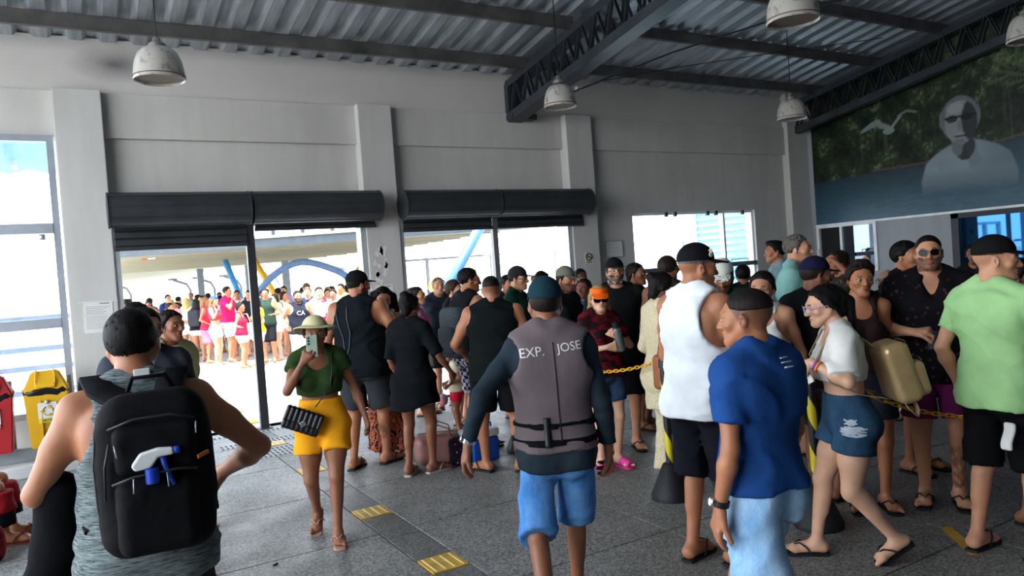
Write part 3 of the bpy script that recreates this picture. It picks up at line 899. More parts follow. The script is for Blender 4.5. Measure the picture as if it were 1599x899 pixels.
    if lod < 2:
        Hd.ell(hp((0, .016, .034)), (.0745*hs, .096*hs, .083*hs), .01, Rh)
        Hd.cone(hp((0, -.040, .0)), hp((0, -.058, -.082)), .062*hs, .030*hs, .03)
        jw = .046 if not fem else .040
        for sg in (-1, 1):
            Hd.cone(hp((sg*jw*1.15, -.0, -.040)), hp((sg*.020, -.070, -.094)), .024*hs, .018*hs, .03)
            Hd.ell(hp((sg*.042, -.060, -.020)), (.026*hs, .024*hs, .020*hs), .02, Rh)
            Hd.cone(hp((sg*.012, -.090, .026)), hp((sg*.048, -.074, .022)), .0105*hs, .010*hs, .015)
        for sg in (-1, 1):
            Hd.ell(hp((sg*.0325, -.1035, .004)), (.0175*hs, .017*hs, .0115*hs), .010, Rh, 's')
            Hd.ell(hp((sg*.0325, -.0785, .003)), (.0150*hs, .0150*hs, .0140*hs), .004, Rh)
        Hd.cone(hp((0, -.092, .012)), hp((0, -.113, -.028)), .0085*hs, .0125*hs, .012)
        for sg in (-1, 1): Hd.ell(hp((sg*.0125, -.099, -.032)), (.0085*hs, .010*hs, .0075*hs), .008, Rh)
        Hd.ell(hp((0, -.092, -.0545)), (.0235*hs, .0115*hs, .0062*hs), .006, Rh)
        Hd.ell(hp((0, -.090, -.0665)), (.0205*hs, .0125*hs, .0072*hs), .006, Rh)
        Hd.ell(hp((0, -.0975, -.0603)), (.021*hs, .007*hs, .0016*hs), .004, Rh, 's')
        Hd.ell(hp((0, -.080, -.094)), (.019*hs, .017*hs, .015*hs), .015, Rh)
        for sg in (-1, 1):
            Re = Rh @ rotm(sg*.5, 0, 0)
            Hd.ell(hp((sg*.079, .008, -.006)), (.0075*hs, .019*hs, .030*hs), .008, Re)
            Hd.ell(hp((sg*.087, .003, -.001)), (.006*hs, .010*hs, .017*hs), .004, Re, 's')
    else:
        Hd.ell(hp((0, .016, .034)), (.0745*hs, .096*hs, .083*hs), .01, Rh)
        Hd.cone(hp((0, -.040, .0)), hp((0, -.058, -.082)), .060*hs, .032*hs, .03)
        Hd.cone(hp((0, -.092, .012)), hp((0, -.108, -.028)), .010*hs, .0135*hs, .012)
        for sg in (-1, 1):
            Hd.ell(hp((sg*.079, .008, -.006)), (.010*hs, .019*hs, .028*hs), .008, Rh)
            Hd.ell(hp((sg*.0325, -.106, .004)), (.0185*hs, .015*hs, .012*hs), .010, Rh, 's')
    nr = (.034 if not fem else .0285)*H*(.6+.4*w)
    nk = Field(ax); nk.cone(nb-np.array([0, 0, .01]), hp((0, .022, -.045)), nr*1.06, nr*.96, .02)
    # ---- union into one body
    Fb = smin(T.F, Lg.F, .03); Fb = smin(Fb, nk.F, .035); Fb = smin(Fb, Hd.F, .022)
    Fb = smin(Fb, Ar.F, .012)
    # shoulders blend more softly than hands against the body
    sl, _ = T.sub((-1, -1, (.70*H+DZ)), (1, 1, 9))
    SOFT = smin(smin(T.F, nk.F, .035), Ar.F, .035); soft = SOFT[sl]; Fb[sl] = np.minimum(Fb[sl], soft)
    GARM = []
    X3, Y3, Z3 = (ax[0].reshape(-1, 1, 1), ax[1].reshape(1, -1, 1), ax[2].reshape(1, 1, -1))
    seed = abs(hash_str(label)) % 9973
    # ---- garments
    def crop_build(G, name, mat, smooth=True, step=0):
        ix = np.nonzero(G < 0)
        if len(ix[0]) == 0: return None
        sl = tuple(slice(max(0, q.min()-2), q.max()+3) for q in ix)
        G = G[sl]; axs = [a[q] for a, q in zip(ax, sl)]
        if step:                                          # thin the finer rows that hands and face asked for
            keep = []
            for a in axs:
                k = [0]
                for i in range(1, len(a)):
                    if a[i]-a[k[-1]] >= step*.96 or i == len(a)-1: k.append(i)
                keep.append(k)
            G = G[np.ix_(*keep)]; axs = [a[k] for a, k in zip(axs, keep)]
        r = snets(G, axs)
        if r is None: return None
        W, Q, _ = r
        o = link(name, mesh_np(name, W, Q, [mat], smooth), root)
        return o
    def make_top(sp, name):
        off = sp.get('off', .019)*s; hem = sp.get('hem', .50); slv = sp.get('sleeve', .5); dr = sp.get('drape', .8)
        G = Field(ax); ext = sp.get('flare', 0)
        am = A[6:10].max()*H; bm_ = B[6:10].max()*H
        hipA = A[3:5].max()*H; hipB = B[3:5].max()*H
        def drape(zz):
            t = np.clip((.73-zz)/.15, 0, 1); t = t*t*(3-2*t)
            aa = np.interp(zz, TZ, A)*H; bb = np.interp(zz, TZ, B)*H
            ta = np.maximum(am*.985, np.where(zz < .56, hipA*1.02, am*.9)); tb_ = np.maximum(bm_*1.02, np.where(zz < .56, hipB*1.05, bm_))
            fl = 1+ext*np.clip((.62-zz)/.2, 0, 2.5)
            return (aa*(1-t*dr)+ta*t*dr)*fl+off, (bb*(1-t*dr)+tb_*t*dr)*fl+off
        if hem < .445:                                        # dress: continue the table downwards
            def dr2(zz): return drape(zz)
            torso(G, A, B, off, .02, hem-.01, .85, dr2)
        else: torso(G, A, B, off, .02, .445, .85, drape)
        g = smin(G.F, T.F-off, .025)
        su = slice(int(np.searchsorted(Zc, .755*H+DZ)), None)
        g[:, :, su] = smin(g[:, :, su], np.maximum(SOFT[:, :, su]-off*.75, G.F[:, :, su]-.03), .01)
        if slv > 0:
            S_ = Field(ax); sr = sp.get('sl_r', .012)*s; fl = sp.get('sl_flare', .012)*s
            for (sh, el, wr_, hd, n, sd_, cu, sg) in AR:
                if slv <= 1:
                    e = sh+(el-sh)*slv; inn = sh-np.array([sg*.03*H*math.cos(tw), sg*.03*H*math.sin(tw), -.0])
                    F1 = Field(ax); r0 = .0335*H*aw*ms+sr; r1 = (.0335-.010*slv)*H*aw*ms+sr+fl
                    F1.cone(inn, sh, r0*.9, r0, .02); F1.cone(sh, e+unit(el-sh)*.04, r0, r1, .02)
                    d = unit(el-sh); pl = (X3-e[0])*d[0]+(Y3-e[1])*d[1]+(Z3-e[2])*d[2]
                    F1.F = smin(F1.F, np.maximum(Fb-sr*.6, F1.F-.035), .01)
                    S_.F = np.minimum(S_.F, np.maximum(F1.F, pl))
                else:
                    f2 = slv-1; e = el+(wr_-el)*f2
                    F1 = Field(ax); r0 = .0335*H*aw*ms+sr
                    F1.cone(sh, el, r0, .0235*H*aw*ms+sr, .02); F1.cone(el, e+unit(wr_-el)*.03, .0245*H*aw*ms+sr, (.0235-.008*f2)*H*aw*ms+sr+fl*.4, .02)
                    d = unit(wr_-el); pl = (X3-e[0])*d[0]+(Y3-e[1])*d[1]+(Z3-e[2])*d[2]
                    F1.F = smin(F1.F, np.maximum(Fb-max(sr*.7, .005), F1.F-.035), .01)
                    near = (X3-e[0])**2+(Y3-e[1])**2+(Z3-e[2])**2 > (a2*.8)**2
                    S_.F = np.minimum(S_.F, np.maximum(F1.F, np.where(near, -1, pl)))
            g = smin(g, S_.F, .02)
        if cover and hem < .53: g = smin(g, np.maximum(cover[0]-.010, .47*H+DZ-Z3 if hem > .42 else -1.), .02)
        amp = sp.get('wr', .0085)*s
        if lod < 2 and amp: g = g-amp*fold_noise(X3, Y3, Z3, seed, sp.get('wf', 1.0))
        hz_ = hem*H+DZ
        hemw = .006*np.sin(X3*23+seed)+.006*np.sin(Y3*19)+sp.get('hemtilt', 0)*X3
        g = np.maximum(g, hz_+hemw-Z3)
        Gf = Field(ax); Gf.F = g
        # neck opening
        nt = sp.get('neck', 'crew')
        Gf.ell(tb((0, -.010, .872)), (.041*H, .040*H, .034*H), .006, None, 's')
        if nt == 'v': Gf.cone(tb((0, -.055, .835)), tb((0, -.085, .755)), .036*H, .004*H, .004, None, 's')
        if nt == 'scoop': Gf.ell(tb((0, -.060, .825)), (.052*H, .055*H, .058*H), .004, None, 's')
        if nt == 'wide': Gf.ell(tb((0, -.045, .825)), (.070*H, .06*H, .048*H), .004, None, 's')
        if nt == 'back': Gf.ell(tb((0, .05, .84)), (.045*H, .05*H, .04*H), .004, None, 's')
        if slv == 0:
            st = sp.get('strap', .066)
            for sg in (-1, 1):
                # armhole: everything outside the strap, above the armpit
                Gf.ell(tb((sg*(st+.075), 0, sp.get('armz', .790))), (.075*H, .12*H, sp.get('armh', .072)*H), .004, None, 's')
            if sp.get('halter'):
                Gf.ell(tb((0, .06, .82)), (.13*H, .075*H, .085*H), .004, None, 's')
        if sp.get('topcut'):
            Gf.F = np.maximum(Gf.F, Z3-(sp['topcut']*H+DZ))
        return Gf.F
    def make_bottom(sp):
        off = sp.get('off', .009)*s; wz = sp.get('waist', .59); hm = sp.get('hem', .30); fl = sp.get('flare', .02)*s
        G = Field(ax)
        torso(G, A, B, off, .02, .445, .66)
        g = smin(G.F, T.F-off, .02)
        if sp.get('skirt'):
            S_ = Field(ax); zb = hm*H
            sl, (X, Y, Z) = S_.sub((-.5, -.5, zb-.03), (.5, .5, .55*H+DZ))
            t = np.clip((.52*H+DZ-Z)/(.52*H+DZ-zb), 0, 1)
            kc = [(L[1]+L[2])/2 for L in legs]; mx = (kc[0]+kc[1])/2
            xx = X-mx[0]*t; yy = Y-mx[1]*t
            a = A[3]*H*(1+t*sp.get('sw', .15))+off; b = B[3]*H*(1+t*sp.get('sw', .15)*1.5)+off
            rip = .012*s*np.sin(np.arctan2(yy, xx)*9+seed)*t
            d = (((xx/a)**2+(yy/b)**2)**.5-1)*np.minimum(a, b)+rip
            S_.put(sl, np.maximum(d, np.maximum(zb-Z, Z-.54*H-DZ)), .02)
            g = smin(g, S_.F, .03)
        else:
            LEGG = None
            for hip, kn, an, fd, fu, sg in legs:
                F1 = Field(ax)
                r0 = (.056 if fem else .052)*H*lw+off
                # leg length from the crotch: hem height along thigh then shin
                frac = (.512-hm)/.243
                if frac <= 1:
                    e = hip+(kn-hip)*frac; r1 = np.interp(frac, [0, .55, 1], [.056, .0445, .033])*H*lw+off+fl
                    F1.cone(hip, e+unit(kn-hip)*.03, r0, r1, .02); d = unit(kn-hip)
                else:
                    e = kn+(an-kn)*min(.96, (frac-1)*.243/.238); r1 = .034*H*lw+off+fl
                    F1.cone(hip, kn, r0, r1, .02); F1.cone(kn, e+unit(an-kn)*.03, r1, r1*sp.get('taper', .96), .03); d = unit(an-kn)
                pl = (X3-e[0])*d[0]+(Y3-e[1])*d[1]+(Z3-e[2])*d[2]
                F1.F = np.maximum(F1.F, np.where((X3-e[0])**2+(Y3-e[1])**2+(Z3-e[2])**2 > .17**2, -1, pl))
                xm = (legs[0][1][0]+legs[1][1][0])/2*.8
                F1.F = np.maximum(F1.F, np.where(Z3 < hz-.092*H, (.010 if lod < 2 else .014)-sg*(X3-xm), -1))
                LEGG = F1.F if LEGG is None else np.minimum(LEGG, F1.F)
        if not sp.get('skirt'): g = smin(g, LEGG, .012)
        amp = sp.get('wr', .0085)*s
        if lod < 2 and amp: g = g-amp*fold_noise(X3, Y3, Z3, seed+7, sp.get('wf', 1.0))*np.clip((.56*H+DZ-Z3)/.1, .15, 1)
        return np.maximum(g, Z3-(wz*H+DZ))
    cover = []
    if bottom:
        g = make_bottom(bottom)
        nm = 'skirt' if bottom.get('skirt') else ('trousers' if bottom.get('hem', .3) < .1 else 'shorts')
        cover.append(g)
    tops = top if isinstance(top, (list, tuple)) else ([top] if top else [])
    topobjs = []
    for sp in tops:
        g = make_top(sp, sp.get('name', 'shirt'))
        o = crop_build(g, sp.get('name', 'shirt'), sp['mat'], True, GSTEP[lod]); cover.append(g); topobjs.append(o)
    if bottom:
        hems = [t.get('hem', .5) for t in tops if t.get('hem', .5) < .53 and not t.get('topcut')]
        gb = cover[0]
        if hems: gb = np.maximum(gb, Z3-((min(hems)+.03+abs(tops[0].get('hemtilt', 0))*.1)*H+DZ))
        crop_build(gb, bottom.get('name', nm), bottom['mat'], True, GSTEP[lod])
    # ---- body mesh, minus skin buried under cloth
    r = snets(Fb, ax)
    W, Q, (I, J, K) = r
    hid = np.zeros(len(W), bool)
    for g in cover:
        mxv = np.maximum.reduce([g[I+a, J+b, K+c] for a in (0, 1) for b in (0, 1) for c in (0, 1)])
        hid |= mxv < -.003
    hid &= np.abs(W[:, 0]-cx(W[:, 2])) > .03*s             # a strip stays so that the skin remains one piece
    for L in legs:
        lx_ = np.interp(W[:, 2], [L[2][2], L[1][2], L[0][2]], [L[2][0], L[1][0], L[0][0]])
        hid &= ~((np.abs(W[:, 0]-lx_) < .022*s) & (W[:, 2] < hz+.02))
    Q = Q[~hid[Q].all(1)]
    used = np.zeros(len(W), bool); used[Q.ravel()] = True
    mp = np.cumsum(used)-1; W2_ = W[used]; Q = mp[Q]
    me = mesh_np('body', W2_, Q, [skin(tone)], True)
    # colour: lips, brows, stubble, nails
    c = np.ones((len(W2_), 4), np.float32)
    lc = ((W2_-hc) @ R)/hs                                # head-local coordinates
    near = np.abs(lc).max(1) < .17
    l = lc[near]; cc = c[near]
    def blend(mask, col):
        nonlocal cc
        mask = np.clip(mask, 0, 1)[:, None]; cc[:, :3] = cc[:, :3]*(1-mask)+np.array(col)*mask
    if lod < 2:
        front = l[:, 1] < -.06
        if beard:
            bz = -.036-.02*np.clip((np.abs(l[:, 0])-.03)/.03, 0, 1)*-1
            mk = (l[:, 2] < np.where(np.abs(l[:, 0]) < .028, -.040, -.028-.5*np.clip(.05-np.abs(l[:, 0]), 0, .02))) & (l[:, 1] < .012+.0) & (l[:, 2] > -.118)
            blend(mk*beard, (.12, .10, .09))
        lip = front*np.clip(1.6-2.2*(((l[:, 0])/.026)**2+((l[:, 2]+.060)/.0125)**2), 0, 1)*(l[:, 1] < -.082)
        blend(lip*.85, sp_lip(sex))
        for sg in (-1, 1):
            br = front*np.clip(2-2.2*(((l[:, 0]-sg*.034)/.020)**2+((l[:, 2]-.0265-.08*(np.abs(l[:, 0])-.034)*-1)/.0062)**2), 0, 1)
            blend(br*.9, (.10, .07, .06))
            ey = front*np.clip(2-2.*(((l[:, 0]-sg*.0325)/.0165)**2+((l[:, 2]-.003)/.0085)**2), 0, 1)
            blend(ey*.55, (.25, .18, .16))
        if hair and hair.get('scalp'):
            lo_ = hairline(l[:, 1]); hi_ = hairline(l[:, 1], .08, -.075, hair.get('fade', -9)); mk = np.clip((l[:, 2]-(lo_-.004))/.012, 0, 1)*(l[:, 1] > -.098)*np.clip(hair['scalp']*(.45+.75*np.clip((l[:, 2]-lo_)/np.maximum(hi_-lo_, .01), 0, 1)), 0, .92)
            mk *= np.abs(l[:, 0]) < .083
            blend(mk, (.18, .15, .14))
    else:
        front = l[:, 1] < -.05
        if beard: blend(((l[:, 2] < -.035) & front)*beard, (.15, .12, .1))
        for sg in (-1, 1):
            blend(front*np.clip(1.6-(((l[:, 0]-sg*.034)/.02)**2+((l[:, 2]-.01)/.014)**2), 0, 1)*.7, (.15, .1, .09))
        blend(front*np.clip(1.6-((l[:, 0]/.028)**2+((l[:, 2]+.06)/.014)**2), 0, 1)*.6, (.6, .3, .28))
    c[near] = cc
    if legtat:
        for hip, kn, an, fd, fu, sg in legs:
            if sg*legtat < 0: continue
            mid = (kn+an)/2; d = np.linalg.norm((W2_-mid)*[1, 1, .42], axis=1); nzv = np.sin(W2_[:, 2]*90+W2_[:, 0]*60)*np.sin(W2_[:, 0]*110+W2_[:, 1]*80+W2_[:, 2]*30)
            mk = ((d < .075) & (nzv > -.25)) if abs(legtat) > 1 else (np.linalg.norm((W2_-mid-np.array([sg*-.01, .03, .04]))*[1, 1, .5], axis=1) < .048) & (nzv > -.4)
            c[mk, :3] *= .38
    at = me.color_attributes.new('Col', 'FLOAT_COLOR', 'POINT'); at.data.foreach_set('color', c.ravel())
    bo = link('body', me, root)
    if lod < 2:                                           # lighter mesh away from face, hands and feet
        tgt = [hc]+[a[2]+a[3]*.05*H for a in AR]+[L[2]+L[3]*.07*H for L in legs]; rad = [.15*hs, .085*s, .085*s, .11*s, .11*s]
        wgt = np.ones(len(W2_), bool)
        for c0_, r_0 in zip(tgt, rad): wgt &= np.linalg.norm(W2_-c0_, axis=1) > r_0
        vg = bo.vertex_groups.new(name='plain_skin'); vg.add(np.nonzero(wgt)[0].tolist(), 1.0, 'REPLACE')
        dm = bo.modifiers.new('lighten', 'DECIMATE'); dm.ratio = max(.2, 1-.72*float(wgt.mean())); dm.vertex_group = 'plain_skin'; dm.vertex_group_factor = 10
    # ---- hair
    if hair:
        st = hair['style']; Hr = Field(ax); th = hair.get('t', .008)
        hm_ = hairm(hair.get('col', '#15100e'))
        lx = [R[0, q]*(X3-hc[0])+R[1, q]*(Y3-hc[1])+R[2, q]*(Z3-hc[2]) for q in range(3)]
        lx = [q/hs for q in lx]
        hl = hairline(lx[1], hair.get('fr', .080), hair.get('nape', -.075), hair.get('fade', -9))
        cut = (hl-lx[2])*hs
        thick = max(th, (.0052, .0078, .013)[lod])
        Hr.F = Hd.F-hs*thick*np.clip((lx[2]-hl)/.05+.3, .3, 1)
        Hr.F = np.maximum(Hr.F, (np.abs(lx[0])-.088)*hs)
        for sg in (-1, 1): Hr.ell(hp((sg*.088, .006, -.008)), (.014*hs, .024*hs, .033*hs), .004, Rh, 's')
        if th >= .009 or st not in ('short', 'buzz'): Hr.ell(hp((0, .016, .036)), ((.0745+th*.75)*hs, (.096+th*.8)*hs, (.083+th)*hs), .012, Rh)
        # keep the temples bare beside the face
        Hr.F = -smin(-Hr.F, -cut, .006)
        if st in ('short', 'buzz'):
            if st == 'short' and lod < 2: Hr.F = Hr.F-.0014*np.sin(lx[0]*210+lx[2]*60+np.sin(lx[1]*90)*2)*np.sin(lx[1]*150+lx[2]*120)
            if hair.get('quiff'): Hr.ell(hp((0, -.045, .105)), (.058*hs, .055*hs, .030*hs), .02, Rh)
        if st in ('long', 'pony', 'tied', 'bun', 'curly', 'braid'):
            for sg in (-1, 1):
                Hr.cone(hp((sg*.060, -.030, .070)), hp((sg*.074, .030, -.010)), .020*hs, .020*hs, .015)
            Hr.cone(hp((0, .060, .05)), hp((0, .075, -.05)), .060*hs, .045*hs, .02)
        if st in ('long', 'curly'):
            Ln = hair.get('len', .30)
            for q in range(-3, 4):
                a = q/3.; x0_ = .074*math.sin(a*1.35); y0_ = .02+.07*math.cos(a*1.35)
                p0 = hp((x0_, y0_, .02)); p1 = hp((x0_*1.12, y0_*1.1+.01, -.10)); p2 = p1+np.array([x0_*.25, .015, -max(.02, Ln-.10)])*hs
                rr = .027
                if st == 'curly': rr = .052; p0 = hp((x0_*1.25, y0_*1.05, .03)); p1 = hp((x0_*1.75, y0_*1.2+.01, -.09)); p2 = p1+np.array([x0_*.3, .01, -max(.02, Ln-.12)])*hs
                Hr.cone(p0, p1, rr*hs, rr*hs, .02); Hr.cone(p1, p2, rr*hs, rr*.62*hs, .02)
        if st == 'pony':
            Ln = hair.get('len', .28); p0 = hp((0, .105, .06)); p1 = hp((0, .145, -.01)); p2 = hp((0, .12, -Ln))
            Hr.cone(p0, p1, .026*hs, .032*hs, .01); Hr.cone(p1, p2, .032*hs, .012*hs, .01)
        if st == 'side':
            pass
        if st == 'bun': Hr.ell(hp(hair.get('bun', (0, .10, .085))), (hair.get('br', .042)*hs,)*3, .008, Rh)
        if st == 'braid':
            pts_ = [hp(v) for v in hair['path']]
            for a_, b_ in zip(pts_[:-1], pts_[1:]):
                for t in np.linspace(0, 1, 5)[:-1]: Hr.ell(a_+(b_-a_)*t, (.021*hs,)*3, .006)
        if st == 'afro': Hr.ell(hp((0, .02, .05)), (.115*hs, .12*hs, .11*hs), .01, Rh); Hr.F = -smin(-Hr.F, -cut, .008)
        if st in ('curly', 'afro') or hair.get('lump'):
            am = hair.get('lump', .011)*hs
            fq = 1.5 if st == 'curly' else 1.0
            Hr.F = Hr.F-am*(np.sin(lx[0]*95*fq+2*np.sin(lx[2]*40))*np.sin(lx[1]*88*fq+1.5*np.sin(lx[0]*45))*np.sin(lx[2]*92*fq+np.sin(lx[1]*50)))
        if st in ('long', 'pony', 'tied', 'bun', 'braid') and lod < 2:
            Hr.F = Hr.F-.0022*np.sin(lx[0]*160+lx[2]*25)*np.sin(lx[1]*120+lx[2]*15)
        if not hair.get('face'):
            Hr.ell(hp((0, -.075, -.015)), (.062*hs, .062*hs, .085*hs), .008, Rh, 's')
        crop_build(np.maximum(Hr.F, -(Hd.F+.004)), hair.get('name', 'hair'), hm_, True, 0 if st == 'buzz' else (.0065, .0095, .018)[lod])
    if beard and lod < 2 and beard >= .8:
        Bd = Field(ax)
        for sg in (-1, 1): Bd.cone(hp((sg*.060, -.010, -.038)), hp((sg*.022, -.068, -.096)), .021*hs, .021*hs, .02)
        Bd.cone(hp((-.02, -.072, -.096)), hp((.02, -.072, -.096)), .022*hs, .022*hs, .02)
        Bd.cone(hp((-.022, -.094, -.046)), hp((.022, -.094, -.046)), .006*hs, .006*hs, .006)
        crop_build(np.maximum(np.maximum(Bd.F, -(Hd.F+.001)), Hd.F-.006), 'beard', hairm(hair.get('bcol', '#1a1412') if hair else '#1a1412'))
    # ---- hats
    if hat:
        hm2 = hat['mat']; G = Field(ax)
        lx = [(R[0, q]*(X3-hc[0])+R[1, q]*(Y3-hc[1])+R[2, q]*(Z3-hc[2]))/hs for q in range(3)]
        if hat['kind'] in ('cap', 'visor'):
            G.ell(hp((0, .012, .050)), (.086*hs, .108*hs, .096*hs), .01, Rh)
            hb = .052-.25*(lx[1]+.1)*.5 if hat['kind'] == 'cap' else .052
            cut = (.055+.12*np.minimum(lx[1]*-1, .1)*1.0-.028-lx[2])
            cut = (.050+.22*(-.08-lx[1])*-1*-.35-lx[2])
            G.F = np.maximum(G.F, cut*hs)
            if hat['kind'] == 'visor': G.F = np.maximum(G.F, (lx[2]-.098)*hs)
            fb_ = -1 if not hat.get('backward') else 1
            yb = lx[1]*fb_                                     # distance forward
            plate = np.abs(lx[2]-(.050-.30*(yb-.09)*.55-2.6*lx[0]**2+hat.get('tip', 0)*(yb-.09)))-.0040
            ring = ((np.abs(lx[0])/.076)**2.4+(np.abs(yb-.085)/.094)**2.4)**(1/2.4)-1
            br = np.maximum(plate, np.maximum(ring*.06, .03-yb))*hs
            hasb = crop_build(G.F, 'cap_crown' if hat['kind'] == 'cap' else 'visor_band', hm2)
            crop_build(br, 'cap_peak', hat.get('mat2', hm2))
            if hasb and lod == 0 and hat['kind'] == 'cap':
                mb = MB(); mb.lathe([(0, 0), (.008*hs, .002*hs), (.006*hs, .006*hs), (0, .008*hs)], 10, tuple(hp((0, .014, .137))), None); mb.build('cap_button', hm2, root, True)
        elif hat['kind'] == 'brim':
            G.ell(hp((0, .012, .050)), (.092*hs, .112*hs, .088*hs), .01, Rh)
            G.F = np.maximum(G.F, (.045-lx[2])*hs)
            rr = np.sqrt((lx[0]/.92)**2+(lx[1]-.012)**2)
            plate = np.abs(lx[2]-(.048-.28*np.clip(rr-.10, 0, 1)-.24*lx[1]+.012*np.sin(np.arctan2(lx[1], lx[0])*2+1)))-.0042
            br = np.maximum(plate, np.maximum(rr-.178, .085-rr))*hs
            crop_build(smin(G.F, br, .006), 'sun_hat', hm2)
            bd = np.maximum(np.abs(G.F)-.005, np.maximum((.050-lx[2])*hs, (lx[2]-.070)*hs)); crop_build(bd, 'hat_band', hat.get('mat2', hm2))
    # ---- glasses
    if glasses:
        mb = MB(); gm = glasses.get('frame', M_FRAMEB); lm = glasses.get('lens', M_LENS)
        le = MB(); Rm = Matrix([list(v) for v in R])
        up_on = glasses.get('up', 0)
        for sg in (-1, 1):
            cn = (sg*.0335, -.1145 if not up_on else -.075, .0005 if not up_on else up_on)
            rx, rz_ = glasses.get('size', (.030, .024)); poly = []
            for k in range(18):
                a = 2*math.pi*k/18; ca, sa = math.cos(a), math.sin(a)
                px = abs(ca)**.75*(1 if ca > 0 else -1)*rx; pz = abs(sa)**.75*(1 if sa > 0 else -1)*rz_
                poly.append((px, pz))
            ring = [Vector(hp((cn[0]+px, cn[1]+abs(cn[0]+px)**2*4.5-.004, cn[2]+pz))) for px, pz in poly]
            if lm is not None:
                n = len(ring); off = Vector(R @ np.array([0, .003*hs, 0]))
                le.add(ring+[v+off for v in ring], [tuple(range(n)), tuple(range(2*n-1, n-1, -1))]+[(i, n+i, n+(i+1) % n, (i+1) % n) for i in range(n)])
            mb.tube(ring+[ring[0]], glasses.get('fr', .0022)*hs, 6, False)
            mb.tube([hp((sg*.060, cn[1]+.018, cn[2]+.006)), hp((sg*.082, -.05, cn[2]+.008)), hp((sg*.084, .01, cn[2]+.006))], .0025*hs, 6)
        mb.tube([hp((-.008, (-.1215 if not up_on else -.080), .006+(up_on or 0))), hp((.008, (-.1215 if not up_on else -.080), .006+(up_on or 0)))], .002*hs, 6)
        go = mb.build('glasses_frame', gm, root, True)
        if lm is not None:
            for o in (le.build('lenses', lm, go),): pass
    # ---- eyes
    if lod < 2 and not (glasses and not glasses.get('up') and glasses.get('lens', M_LENS) is M_LENS) and abs((face+head[0]+180) % 360-180) < 115:
        Rx = Matrix([list(v) for v in (R @ np.array(Matrix.Rotation(math.pi/2, 3, 'X')))])
        for sg in (-1, 1):
            mb = MB(); V = []; F = []; nn = 12
            prof_ = [(math.sin(a), math.cos(a)) for a in np.linspace(0.02, 1.57, 5)]
            for (q, z) in prof_:
                for k in range(nn):
                    a = 2*math.pi*k/nn
                    V.append(hp((sg*.0325+math.cos(a)*q*.0142, -.0845-z*.0118+.12*(math.cos(a)*q*.0142)*0, .0025+math.sin(a)*q*.0068)))
            F = [(i*nn+k, i*nn+(k+1) % nn, (i+1)*nn+(k+1) % nn, (i+1)*nn+k) for i in range(4) for k in range(nn)]
            mb.add(V, F)
            e = mb.build('eye', M_EYE, root, True)
            mb = MB(); V = []
            for (q, yy_) in ((.001, .0010), (.0052, .0008), (.0064, -.0012)):
                for k in range(nn):
                    a = 2*math.pi*k/nn; zz_ = max(-.0052, min(.0050, math.sin(a)*q))
                    V.append(hp((sg*.0325+math.cos(a)*q, -.0963-yy_, .0028+zz_)))
            mb.add(V, [(i*nn+k, i*nn+(k+1) % nn, (i+1)*nn+(k+1) % nn, (i+1)*nn+k) for i in range(2) for k in range(nn)])
            mb.build('iris', M_IRIS, e, True)
    # ---- sandals
    if shoes and lod < 2:
        scol, kind = shoes; smat = plain('rubber_'+scol.strip('#'), scol, .7)
        for hip, kn, an, fd, fu, sg in legs:
            sd = np.cross(fd, fu)*-sg*-1                         # towards own left
            sd = unit(np.cross(fu, fd)); c0 = an-fu*(ank+.002)
            mb = MB(); prof = [(-.040, .020), (-.046, 0), (-.040, -.020), (0, -.022), (.05, -.025), (.085, -.029), (.112, -.022), (.121, 0), (.112, .022), (.085, .028), (.05, .023), (0, .021)]
            top_ = [Vector(c0+fd*u*H+sd*v*H) for u, v in prof]; bot = [v-Vector(fu)*(.016*s) for v in top_]
            n = len(prof); mb.add(top_+bot, [tuple(range(n-1, -1, -1)), tuple(range(n, 2*n))]+[(i, (i+1) % n, n+(i+1) % n, n+i) for i in range(n)])
            if kind == 'flip':
                th_ = c0+fd*.090*H-sd*sg*.006*H+fu*.020*H
                for q in (-1, 1):
                    mb.tube([th_-fu*.012*H, th_+fu*.010*H-fd*.008*H, c0+fd*.062*H+sd*q*.014*H+fu*.040*H, c0+fd*.040*H+sd*q*.027*H+fu*.026*H, c0+fd*.022*H+sd*q*.029*H+fu*.001*H], .0052*s, 6)
            elif kind == 'slide':
                for dd in (.045, .062):
                    mb.tube([c0+fd*dd*H+sd*.028*H, c0+fd*dd*H+sd*.020*H+fu*.038*H, c0+fd*dd*H-sd*.020*H+fu*.038*H, c0+fd*dd*H-sd*.028*H], .010*s, 8)
            elif kind == 'clog':
                mb.tube([c0+fd*.035*H+fu*.022*H, c0+fd*.075*H+fu*.018*H, c0+fd*.105*H+fu*.012*H], [.029*H, .028*H, .020*H], 12, True, .85)
            o = mb.build('sandal' if kind != 'clog' else 'clog', smat, root)
            smooth_by_angle(o, 50)
    info = dict(root=root, hc=hc, R=R, hs=hs, AR=AR, legs=legs, tb=tb, H=H, s=s, hp=hp, tops=topobjs, hz=hz, rz=rz)
    PEOPLE[label] = info
    return info
def hash_str(t):
    h = 7
    for ch in t: h = (h*31+ord(ch)) % 1000003
    return h
def hairline(y, fr=.080, nape=-.075, fade=-9):
    v = np.interp(y, [-.12, -.085, -.06, -.035, -.012, .02, .05, .12], [fr+.004, fr, fr-.012, .03, -.012, -.01, -.05, nape])
    return np.maximum(v, fade+.25*np.clip(-y, 0, .1))
def sp_lip(sex): return (.82, .42, .42) if sex == 'm' else (.80, .30, .32)
def world_pt(info, v):
    """own-frame point of a figure -> world"""
    a = info['rz']; x, y, z = v; r = info['root'].location
    return Vector((r.x+math.cos(a)*x-math.sin(a)*y, r.y+math.sin(a)*x+math.cos(a)*y, z))
def own_rot(info): return Matrix.Rotation(info['rz'], 3, 'Z')
